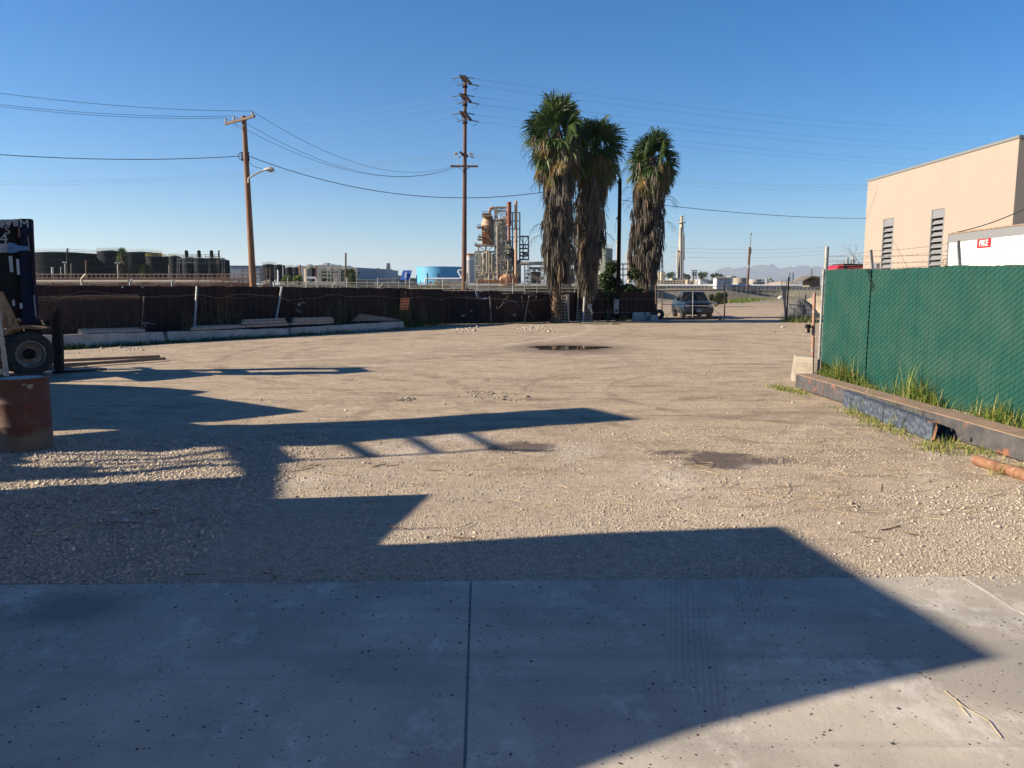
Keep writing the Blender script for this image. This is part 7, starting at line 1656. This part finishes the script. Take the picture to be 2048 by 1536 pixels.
m, t, b = newmat('rust_running_from_top'); co = t.n('ShaderNodeNewGeometry').outputs['Position']; z_ = t.n('ShaderNodeSeparateXYZ'); t.l(co, z_.inputs[0]); nz = t.math('ADD', z_.outputs[2], t.math('MULTIPLY', t.noise(t.mapping(co, (1.6, 1.6, .15)), 1, 5, .7), 3.0)); t.l(t.mix(t.rng(nz, Z(516, 215) + 1.3, Z(512, 215) + 1.8), (.68, .66, .65), (.46, .22, .11)), b.inputs['Base Color']); b.inputs['Roughness'].default_value = .8; M['runrust'] = m
mb.build('rusty_top', 'runrust', wt, smooth=True)
M['palegreen'] = mat('pale_green_casing', (.22, .245, .21), (.17, .185, .155), .5, .7)
# refinery process unit
YR_ = 250
def q_(px, py, dy=0): return P(px, py, YR_ + dy)
ru = thing('process_unit', 'tall refinery process unit of pipes, frames and a domed vessel', 'refinery unit', q_(1000, 566))
def vcyl(mb, px, pt, pb_, rpx, dy=0, n=24, cap=True): a, b = q_(px, pb_, dy), q_(px, pt, dy); b.x = a.x; mb.tube([a, b], rpx * YR_ / F, n, cap)
sc_ = YR_ / F
mb = MB(); cz = q_(976.5, 445, 6); c = Vector((cz.x, cz.y, 0)); mb.lathe([(13.5 * sc_, Z(489, YR_)), (13.5 * sc_, Z(455, YR_)), (14 * sc_, Z(452, YR_)), (14 * sc_, Z(447, YR_)), (13.2 * sc_, Z(441, YR_)), (11.5 * sc_, Z(436, YR_)), (9 * sc_, Z(433, YR_)), (9.6 * sc_, Z(432.5, YR_)), (9.6 * sc_, Z(431, YR_)), (0, Z(428, YR_))], 40, c); ves = mb.build('vessel', 'vessel', ru, smooth=True)
mb = MB(); mb.prism([q_(963.5, 474), q_(978, 474), q_(978, 451), q_(963.5, 451)], (0, 4, 0)); mb.prism([q_(964, 489), q_(984, 489), q_(979, 474.2), q_(965, 474.2)], (0, 4, 0)); mb.build('orange_box', 'vesselbox', ru)
mb = MB(); cc = q_(971, 460, -.3); mb.lathe([(0, -.3), (.6, -.25), (.9, 0), (.9, .4)], 18, cc, 'y'); mb.build('manway', 'vessel', ves)
mb = MB(); mb.tube([q_(979, 434, 5), q_(979, 424, 5), q_(981, 418, 5), q_(985, 415.5, 5), q_(989, 417, 5), q_(992, 424, 5), q_(993, 440, 5)], 3.2 * sc_, 14, False); mb.build('overhead_pipe', 'vessel', ru, smooth=True)
mb = MB()
for yy, xa, xb in ((428, 964, 982), (431.5, 964, 984), (454.5, 954, 964), (473.5, 956, 968), (479, 955, 966), (491, 950, 992)):
    mb = MB(); a, b = q_(xa, yy, 0), q_(xb, yy, 0); mb.box(a.x, b.x, YR_ - 1, YR_ + 5, a.z - .15, a.z + .15); mb.build('platform', 'vessel', ru)
mb = MB()
for yy, xa, xb in ((423, 965, 982), (449.5, 954, 963), (468.5, 957, 963), (474.5, 955, 964), (486, 948, 955), (427, 1000, 1012), (414, 994, 1013), (417, 994, 1012)):
    mb.beam(q_(xa, yy, -1), q_(xb, yy, -1), .12, .12); k = xa
    while k <= xb: mb.beam(q_(k, yy, -1), q_(k, yy + 4.5, -1), .1, .1); k += 2.4
mb.build('guard_rail', 'equip', ru)
mb = MB()
LC = [(950.5, 503), (957, 490), (960.5, 504), (972, 493), (981, 505), (990, 415), (994, 415), (1003, 452)]
for px, pt in LC: mb.beam(q_(px, 567), q_(px, pt), .55, .5)
for yy in (503.5, 516, 529, 542, 553, 562): mb.beam(q_(950, yy), q_(991, yy), .35, .55)
ly = [503.5, 516, 529, 542, 553, 566]
for i in range(5):
    for xa, xb in ((950.5, 960.5), (981, 990)): mb.beam(q_(xa, ly[i]), q_(xb, ly[i + 1]), .2, .2); mb.beam(q_(xb, ly[i]), q_(xa, ly[i + 1]), .2, .2)
mb.beam(q_(950, 489.5), q_(992, 492), .4, .6); mb.beam(q_(958, 493), q_(972, 503), .25, .25); mb.beam(q_(985, 493), q_(975, 503), .25, .25); mb.beam(q_(980, 478), q_(990, 490), .25, .25)
ry = [415, 422.5, 439.5, 452.5, 465, 481, 495, 504.5, 520.5, 530, 540, 550, 562]
for yy in ry: mb.beam(q_(990, yy), q_(1022 if yy > 480 else 1013, yy), .4, .6)
for i in range(len(ry) - 1): mb.beam(q_(994 if i % 2 else 1012, ry[i]), q_(1012 if i % 2 else 994, ry[i + 1]), .18, .18)
mb.build('steel_frame', 'steelgreen', ru)
mb = MB()
for px, pt in ((1013, 425), (1021.5, 480), (1025, 425), (1039.5, 425)): mb.beam(q_(px, 567, 3), q_(px, pt, 3), .45, .45)
for yy in (425, 442, 458, 474): mb.beam(q_(1013, yy, 3), q_(1040, yy, 3), .3, .3)
for px, pt in ((1046, 473), (1057, 473)): mb.beam(q_(px, 520, 3), q_(px, pt, 3), .4, .4)
for yy in (473, 489.5, 497, 505, 512, 519): mb.beam(q_(1038, yy, 3), q_(1057.5, yy, 3), .35, .5)
mb.beam(q_(1040, 474, 3), q_(1047, 489, 3), .2, .2); mb.beam(q_(1056, 474, 3), q_(1049, 489, 3), .2, .2)
for k in range(14): px = rnd.uniform(1040, 1055); yy = rnd.uniform(492, 517); mb.tube([q_(px, yy, 4), q_(px + rnd.uniform(1, 5), yy, 4)], rnd.uniform(.2, .5), 6)
mb.build('rear_frame', 'steeldark', ru)
mb = MB()
for k in range(36):
    mb = MB(); px = rnd.uniform(951, 988); yy = rnd.uniform(507, 556); vcyl(mb, px, yy, yy + rnd.uniform(5, 14), rnd.uniform(.8, 2.4), rnd.uniform(1, 7), 10); mb.build('heat_exchanger', ('equip', 'steelgreen', 'offwhite', 'cream', 'equip')[k % 5], ru, smooth=True)
for k in range(48):
    mb = MB(); px = rnd.uniform(993, 1034); yy = rnd.uniform(430 if px < 1012 else 500, 552); vcyl(mb, px, yy, yy + rnd.uniform(5, 16), rnd.uniform(.7, 2.4), rnd.uniform(0, 7), 10); mb.build('heat_exchanger', ('equip', 'palegreen', 'offwhite', 'cream', 'steelgreen')[k % 5], ru, smooth=True)
for k in range(46):
    mb = MB(); px = rnd.uniform(950, 1014); yy = rnd.uniform(506 if px < 990 else 425, 562); w_ = rnd.uniform(4, 12); h_ = rnd.uniform(-6, 6); mb.tube([q_(px, yy, -.8), q_(px + w_, yy, -.8), q_(px + w_, yy + h_, -.8)], rnd.uniform(.2, .42), 6); mb.build('pipe', ('cream', 'offwhite', 'steelgreen')[k % 3], ru)
mb = MB()
mb.prism([q_(1012, 566, 6), q_(1030, 566, 6), q_(1030, 500, 6), q_(1012, 484, 6)], (0, 5, 0)); mb.prism([q_(953, 566, 9), q_(990, 566, 9), q_(990, 508, 9), q_(953, 508, 9)], (0, 4, 0)); mb.prism([q_(995, 566, 9), q_(1012, 566, 9), q_(1012, 440, 9), q_(995, 440, 9)], (0, 3, 0)); mb.build('equipment', 'equip', ru)  # dark filler blocks inside the frame, coloured dark to give depth
mb = MB(); mb.prism([q_(1000, 495, 1), q_(1021, 495, 1), q_(1021, 481.5, 1), q_(1000, 481.5, 1)], (0, 3, 0)); mb.prism([q_(1006, 504, 1), q_(1021, 504, 1), q_(1021, 499, 1), q_(1006, 499, 1)], (0, 3, 0)); mb.build('casing', 'palegreen', ru)
mb = MB()
for px, pt, pb_ in ((966, 507, 545), (974, 500, 546), (984, 507, 546), (994.5, 450, 562), (1016, 520, 540), (978, 500, 560)): vcyl(mb, px, pt, pb_, 1.0, -1.2, 8)
mb.tube([q_(966, 546, -1.2), q_(993, 546, -1.2)], 1.0 * sc_, 8); mb.tube([q_(972, 559, -1.2), q_(988, 559, -1.2), q_(988, 552, -1.2)], .9 * sc_, 8); mb.tube([q_(994.5, 520.5, -1.2), q_(1016, 520.5, -1.2)], .8 * sc_, 8)
mb.build('pipe', 'cream', ru, smooth=True)
mb = MB(); c = q_(1014, 560, -2); mb.lathe([(0, -2.6), (1.5, -2.4), (2.6, -1.0), (2.6, 1.5)], 24, (c.x, c.y, c.z - .6), 'y'); mb.build('drum_end', 'tanstack', ru, smooth=True)
mb = MB(); mb.tube([q_(1002, 566, -2), q_(1004, 556, -2), q_(1009, 551.5, -2), q_(1016, 551, -2)], .9 * sc_, 8); mb.build('pipe', 'vessel', ru, smooth=True)
mb = MB()
for px in np.arange(952, 1010, 1.8): mb.tube([q_(px, 568, -6), q_(px, 564 + rnd.uniform(-6, 2), -6)], .14, 5)
for k in range(16): px = rnd.uniform(1000, 1040); mb.tube([q_(px, 569, -5), q_(px + rnd.uniform(-4, 4), rnd.uniform(545, 562), -5)], .16, 5)
for k in range(8): mb.tube([q_(950, 562 + k * .8, -6), q_(1010, 562 + k * .8, -6)], .1, 5)
mb.build('low_pipework', 'vesselbox', ru)
# far corner foliage/pipes; stacks
for (px, pt, pb_, r0, r1, ym, m_, lab) in ((1018.3, 404, 482, 4.3, 2.6, 450, 'redstack', 'thick red brown refinery stack'), (1031.8, 402, 565, 2.9, 2.9, 482, 'tanstack', 'slender peach refinery stack right of the red one')):
    o = thing('chimney_stack', lab, 'chimney', q_(px, pb_)); mb = MB(); a = q_(px, pb_, -1.5); b = q_(px, pt, -1.5); b.x = a.x; mid = Z(ym, YR_); mb.lathe([(r1 * sc_, a.z), (r1 * sc_, mid - .6), (r0 * sc_, mid), (r0 * sc_, b.z), (r0 * sc_ * .8, b.z), (r0 * sc_ * .8, b.z - 1)], 20, (a.x, a.y, 0)); mb.build('shaft', m_, o, smooth=True)
    mb = MB(); mb.lathe([(r0 * sc_, mid - .3), (r0 * sc_ * 1.5, mid - .3), (r0 * sc_ * 1.5, mid), (r0 * sc_, mid)], 16, (a.x, a.y, 0)); mb.build('platform', 'vessel', o)
# horizontal vessels and trestles right of it
hv = thing('pipe_trestle', 'large horizontal pale pipes on steel trestles behind the palms', 'pipe rack', q_(1090, 566))
mb = MB(); mb.tube([q_(1040, 527, 0), q_(1152, 526, 0)], 3.6 * sc_, 16); mb.tube([q_(1034, 568), q_(1037, 532), q_(1041, 528)], 3 * sc_, 12); mb.build('pipe', 'cream', hv, smooth=True)
mb = MB(); mb.tube([q_(1058, 536.5, 2), q_(1100, 536.5, 2)], 2.6 * sc_, 14); mb.build('drum', 'cream', hv, smooth=True)
mb = MB()
for px in (1049.5, 1056, 1060, 1082, 1088, 1098, 1108, 1124, 1140): mb.beam(q_(px, 570, -1), q_(px, 531, -1), .35, .35)
for yy in (541, 548, 556, 563):
    mb.beam(q_(1049, yy, -1), q_(1061, yy, -1), .25, .25); mb.beam(q_(1082, yy, -1), q_(1142, yy, -1), .25, .25)
for i, yy in enumerate((541, 548, 556)): mb.beam(q_(1050, yy, -1), q_(1056, yy + 8, -1), .18, .18); mb.beam(q_(1083, yy, -1), q_(1098, yy + 8, -1), .18, .18)
mb.build('trestle', 'steelgreen', hv)
mb = MB(); mb.prism([q_(1062, 568, 6), q_(1082, 568, 6), q_(1082, 543, 6), q_(1062, 543, 6)], (0, 2, 0)); mb.prism([q_(1100, 568, 6), q_(1150, 568, 6), q_(1150, 545, 6), q_(1100, 545, 6)], (0, 2, 0)); mb.prism([q_(1022, 568, 7), q_(1042, 568, 7), q_(1042, 520, 7), q_(1022, 520, 7)], (0, 2, 0))
mb.build('equipment', 'equip', hv)
for k in range(26):
    mb = MB(); px = rnd.uniform(1043, 1150); yy = rnd.uniform(533, 564); mb.tube([q_(px, yy, 1), q_(px + rnd.uniform(1, 9), yy + rnd.uniform(-1, 1), 1)], rnd.uniform(.2, .7), 8); mb.build('heat_exchanger', ('equip', 'cream', 'offwhite', 'steelgreen')[k % 4], hv, smooth=True)
# behind the palms: grey tank, columns
vtank('grey_tank', 'tall grey green tank behind the middle palm', 1196, 1226, 497, 566, 230, 'palegreen', None, rail='steelgreen', n=28)
def column(name, lab, px, Y, prof, m_, rings=(), extra=()):
    s_ = Y / F; o = thing(name, lab, 'column', Vector((X(px, Y), Y, 1))); mb = MB(); mb.lathe([(r * s_, Z(py, Y)) for py, r in prof], 20, (X(px, Y), Y, 0)); mb.build('shell', m_, o, smooth=True)
    for py, r in rings: mb = MB(); z = Z(py, Y); mb.lathe([(r * s_ * .5, z), (r * s_, z), (r * s_, z + .25), (r * s_ * .5, z + .25)], 14, (X(px, Y), Y, 0)); mb.lathe([(r * s_, z + 1.0), (r * s_ * 1.04, z + 1.05)], 14, (X(px, Y), Y, 0)); mb.build('platform', 'steelgreen', o)
    mb = MB()
    for (dx, pt, pb_) in extra: mb.tube([P(px + dx, pb_, Y - 1), P(px + dx, pt, Y - 1)], .35, 8)
    if extra: mb.build('riser_pipe', 'offwhite', o, smooth=True)
    return o
column('refinery_column', 'tall cream refinery column with platforms right of the palms', 1360, 260, [(560, 6.2), (520, 5.2), (500, 4.8), (470, 4.4), (455, 4.2), (447, 3.4), (446, 5.2), (445, 5.2), (444, 2.6), (434, 2.5), (433, 3.6), (432, 3.6), (431, 0)], 'cream', [(446, 8), (472, 6.5), (503, 7.5), (540, 6)], [(5.2, 460, 556), (-4.8, 500, 556), (7.2, 470, 520), (1.5, 455, 556)])
column('refinery_column', 'thin pale column just left of the black pole', 1234, 240, [(566, 3), (500, 2.6), (482, 2.2), (478, 0)], 'offwhite', [(484, 4)], [(4, 500, 560)])
column('refinery_column', 'cream column between the black pole and the right palm', 1258, 250, [(566, 3.6), (520, 3.0), (490, 2.6), (486, 0)], 'cream', [(486, 6), (500, 5), (515, 6)], [(4, 492, 560), (-3.5, 505, 560)])
rk2 = thing('pipe_rack', 'pale steel pipe rack behind the bush and the black pole', 'pipe rack', Vector((X(1250, 235), 235, 1)))
mb = MB()
for px in (1205, 1226, 1246, 1262, 1280): mb.beam(P(px, 566, 235), P(px, 527, 235), .3, .3)
for yy in (528, 538, 550): mb.beam(P(1200, yy, 235), P(1285, yy, 235), .3, .35)
mb.build('frame', 'steelgreen', rk2); mb = MB(); box_px(mb, 1224, 1240, 520, 566, 238, 5); mb.build('casing', 'offwhite', rk2)
# low refinery plant at the foot of the right column
pt_ = thing('low_plant', 'cluster of cream low plant buildings at the foot of the right column', 'refinery unit', Vector((X(1360, 250), 250, 1)))
mb = MB()
for pa, pb, pt in ((1302, 1345, 562), (1322, 1330, 544), (1345, 1352, 557), (1352, 1368, 556), (1388, 1396, 561), (1398, 1408, 564)): mb = MB(); box_px(mb, pa, pb, pt, 571, 250 + rnd.uniform(-3, 5), 6); mb.build('wall', 'cream', pt_)
mb = MB()
for k in range(13): px = 1316 + k * 6; mb.tube([P(px, 571, 246), P(px, 561, 246)], .22, 6)
for yy in (561.5, 566): mb.tube([P(1314, yy, 246), P(1395, yy, 246)], .22, 6)
mb.build('pipe', 'cream', pt_); 
mb = MB(); box_px(mb, 1330, 1356, 566.5, 570.5, 247, 1); mb.build('opening', 'equip', pt_)
mb = MB()
for px, r, pt in ((1375, 4, 560), (1384, 3, 559), (1398, 3.4, 562)): s_ = 244 / F; mb.lathe([(r * s_, 1.5), (r * s_, Z(pt, 244)), (0, Z(pt - 1.5, 244))], 16, (X(px, 244), 244, 0))
mb.build('small_tank', 'cream', pt_, smooth=True)
for i, (pa, pb, pt, Y, m_, lab) in enumerate(((1400, 1416, 559, 240, 'shedwhite', 'white cabin right of the low plant'), (1416, 1434, 561, 240, 'offwhite', 'off white cabin left of the white shed'), (1476, 1490, 566, 300, 'offwhite', 'low pale cabin right of the white shed'), (1506, 1530, 565, 320, 'pale_concrete', 'low tan cabin right of the antenna pole'))):
    o = thing('cabin', lab, 'building', Vector((X((pa + pb) / 2, Y), Y, 1.4))); mb = MB(); box_px(mb, pa, pb, pt, 572, Y, 8); mb.build('wall', m_, o); mb = MB(); box_px(mb, pa - .4, pb + .4, pt - .7, pt - .05, Y - .3, 8.6); mb.build('roof', 'offwhite', o)
vtank('storage_tank', 'wide low pale tank right of the white shed', 1470, 1496, 556, 569, 330, 'pale_concrete', 'low pale tanks on the right', n=28)
vtank('storage_tank', 'wide low pale tank right of the antenna pole', 1500, 1527, 559, 569, 360, 'offwhite', 'low pale tanks on the right', n=28)
vtank('storage_tank', 'small pale tank behind the white shed', 1456, 1474, 552.5, 569, 360, 'offwhite', 'low pale tanks on the right', n=28)
def pylon(px, pt, Y, w0, w1, lab, m_='greytank', arms=()):
    o = thing('pylon', lab, 'pylon', Vector((X(px, Y), Y, 1))); mb = MB(); n = 6; zb, zt = 567, pt
    for i in range(n):
        a = i / n; b = (i + 1) / n; ya = zb + (zt - zb) * a; yb = zb + (zt - zb) * b; wa = w0 + (w1 - w0) * a; wb = w0 + (w1 - w0) * b
        for s_ in (-1, 1): mb.beam(P(px + s_ * wa, ya, Y), P(px + s_ * wb, yb, Y), .3, .3)
        mb.beam(P(px - wa, ya, Y), P(px + wb, yb, Y), .2, .2); mb.beam(P(px + wa, ya, Y), P(px - wb, yb, Y), .2, .2)
    for (py, wd_) in arms: mb.beam(P(px - wd_, py, Y), P(px + wd_, py, Y), .3, .4)
    mb.build('frame', m_, o); return o
pylon(1325, 510, 420, 2.2, .3, 'slim lattice mast right of the right palm')
pylon(1387, 541, 420, 1.2, .8, 'far twin armed pylon right of the column, left one', arms=((541, 5), (545, 4)))
pylon(1392, 540, 460, 1.0, .6, 'far twin armed pylon right of the column, right one', arms=((541, 3), (546, 3)))
for i, (px, pt) in enumerate(((1579, 545), (1586, 545), (1533, 556), (1538.5, 555), (1553.5, 561))):
    Y = 300; mb = MB(); mb.tube([Vector((X(px, Y), Y, 1)), P(px, pt, Y)], .3 if i < 2 else .42, 8)
    if i < 2:
        for yy in (546, 549, 552): mb.beam(P(px - 1.4, yy, Y), P(px + 1.4, yy, Y), .3, .3)
    tag(mb.build('thin_column', 'greytank' if i < 2 else 'offwhite'), ['left of the two thin barred columns left of the green fence', 'right of the two thin barred columns left of the green fence', 'leftmost of three white far columns right of the antenna pole', 'middle of three white far columns right of the antenna pole', 'shortest of three white far columns right of the antenna pole'][i], 'column')
cn_ = thing('conveyor', 'thin dark slanting conveyor frame right of the antenna pole', 'conveyor', Vector((X(1535, 320), 320, 1))); mb = MB()
for a, b in (((1515, 567), (1533, 557)), ((1517, 569), (1535, 559)), ((1540, 556), (1552, 566)), ((1540, 558), (1552, 568))): mb.beam(P(*a, 320), P(*b, 320), .25, .25)
mb.build('frame', 'greytank', cn_)
rfh = thing('shack', 'dark roofed shack beside the green fence post', 'shed', Vector((X(1620, 80), 80, 0)))
mb = MB(); mb.prism([P(1606, 561, 80), P(1624, 551.5, 80), P(1640, 553, 80), P(1640, 556, 80), P(1625, 555, 80), P(1607, 563, 80)], (0, 3, 0)); mb.build('roof', 'equip', rfh); mb = MB(); mb.prism([P(1619, 574, 80.5), P(1640, 574, 80.5), P(1640, 556.2, 80.5), P(1626, 556.2, 80.5), P(1619, 561, 80.5)], (0, 2, 0)); mb.build('wall', 'equip', rfh)
heap('soil_heap', 'long tan soil heap beyond the channel left of the green fence', (X(1606, 140), 150, 1.2), 6, 4, Z(562, 140) - 1.2, 'dirtpile', 7)
lpole(1623, 538, 200, 'galv_dull', 'thin far lamp mast left of the green fence post', .2, [.5])
# ================================================================ mountains
def ridge(pts, Y, name, m_, dep, seed):
    r = random.Random(seed); mb = MB(); xs_ = []; n = 260
    for i in range(n + 1):
        px = pts[0][0] + (pts[-1][0] - pts[0][0]) * i / n; py = np.interp(px, [p[0] for p in pts], [p[1] for p in pts]); xs_.append((X(px, Y), Z(float(py), Y) + 24 * math.sin(i * .9) * math.sin(i * .23 + seed) + r.uniform(-9, 9)))
    rows = 8; vs = []; fs = []
    for j in range(rows + 1):
        f = j / rows
        for i, (x_, z) in enumerate(xs_): vs.append((x_ + r.uniform(-60, 60) * (1 - f), Y - dep * (1 - f) * (.8 + .35 * math.sin(i * .31 + j)), max(-40, z * (f ** 1.2) * (1 + .0 * j)) if f < 1 else z))
    w_ = n + 1
    for j in range(rows):
        for i in range(n): fs.append((j * w_ + i, j * w_ + i + 1, (j + 1) * w_ + i + 1, (j + 1) * w_ + i))
    mb.add(vs, fs); return mb.build(name, m_, kind='structure', smooth=True, origin=(0, 0, 0))
M['mount'] = mat('mountain_scrub', (.022, .028, .026), (.036, .042, .038), .0004, .95)
ridge([(1385, 566), (1400, 560), (1440, 537), (1450, 534), (1465, 537), (1490, 534), (1520, 530), (1530, 529), (1542, 529), (1558, 537), (1575, 535), (1600, 531), (1640, 534), (1700, 540), (1800, 546), (1950, 552), (2200, 558)], 20000, 'mountain', 'mount', 2600, 3)
ridge([(-150, 563), (100, 562), (400, 563), (760, 561), (860, 562), (1100, 562), (1300, 561), (1400, 560), (1500, 561), (1700, 562), (2200, 562)], 22000, 'hills', 'mount', 1500, 5)
# ================================================================ haze
HZ = MB(); HZ.box(-24500, 24500, -70, 24500, -60, 640); m = bpy.data.materials.new('haze'); m.use_nodes = True; nt = m.node_tree; nt.nodes.clear()
v = nt.nodes.new('ShaderNodeVolumePrincipled'); v.inputs['Color'].default_value = (.75, .86, 1, 1); v.inputs['Density'].default_value = 5.5e-5; v.inputs['Anisotropy'].default_value = .2
ou = nt.nodes.new('ShaderNodeOutputMaterial'); nt.links.new(v.outputs[0], ou.inputs['Volume']); M['haze'] = m
HZ.build('haze', 'haze', kind='stuff')
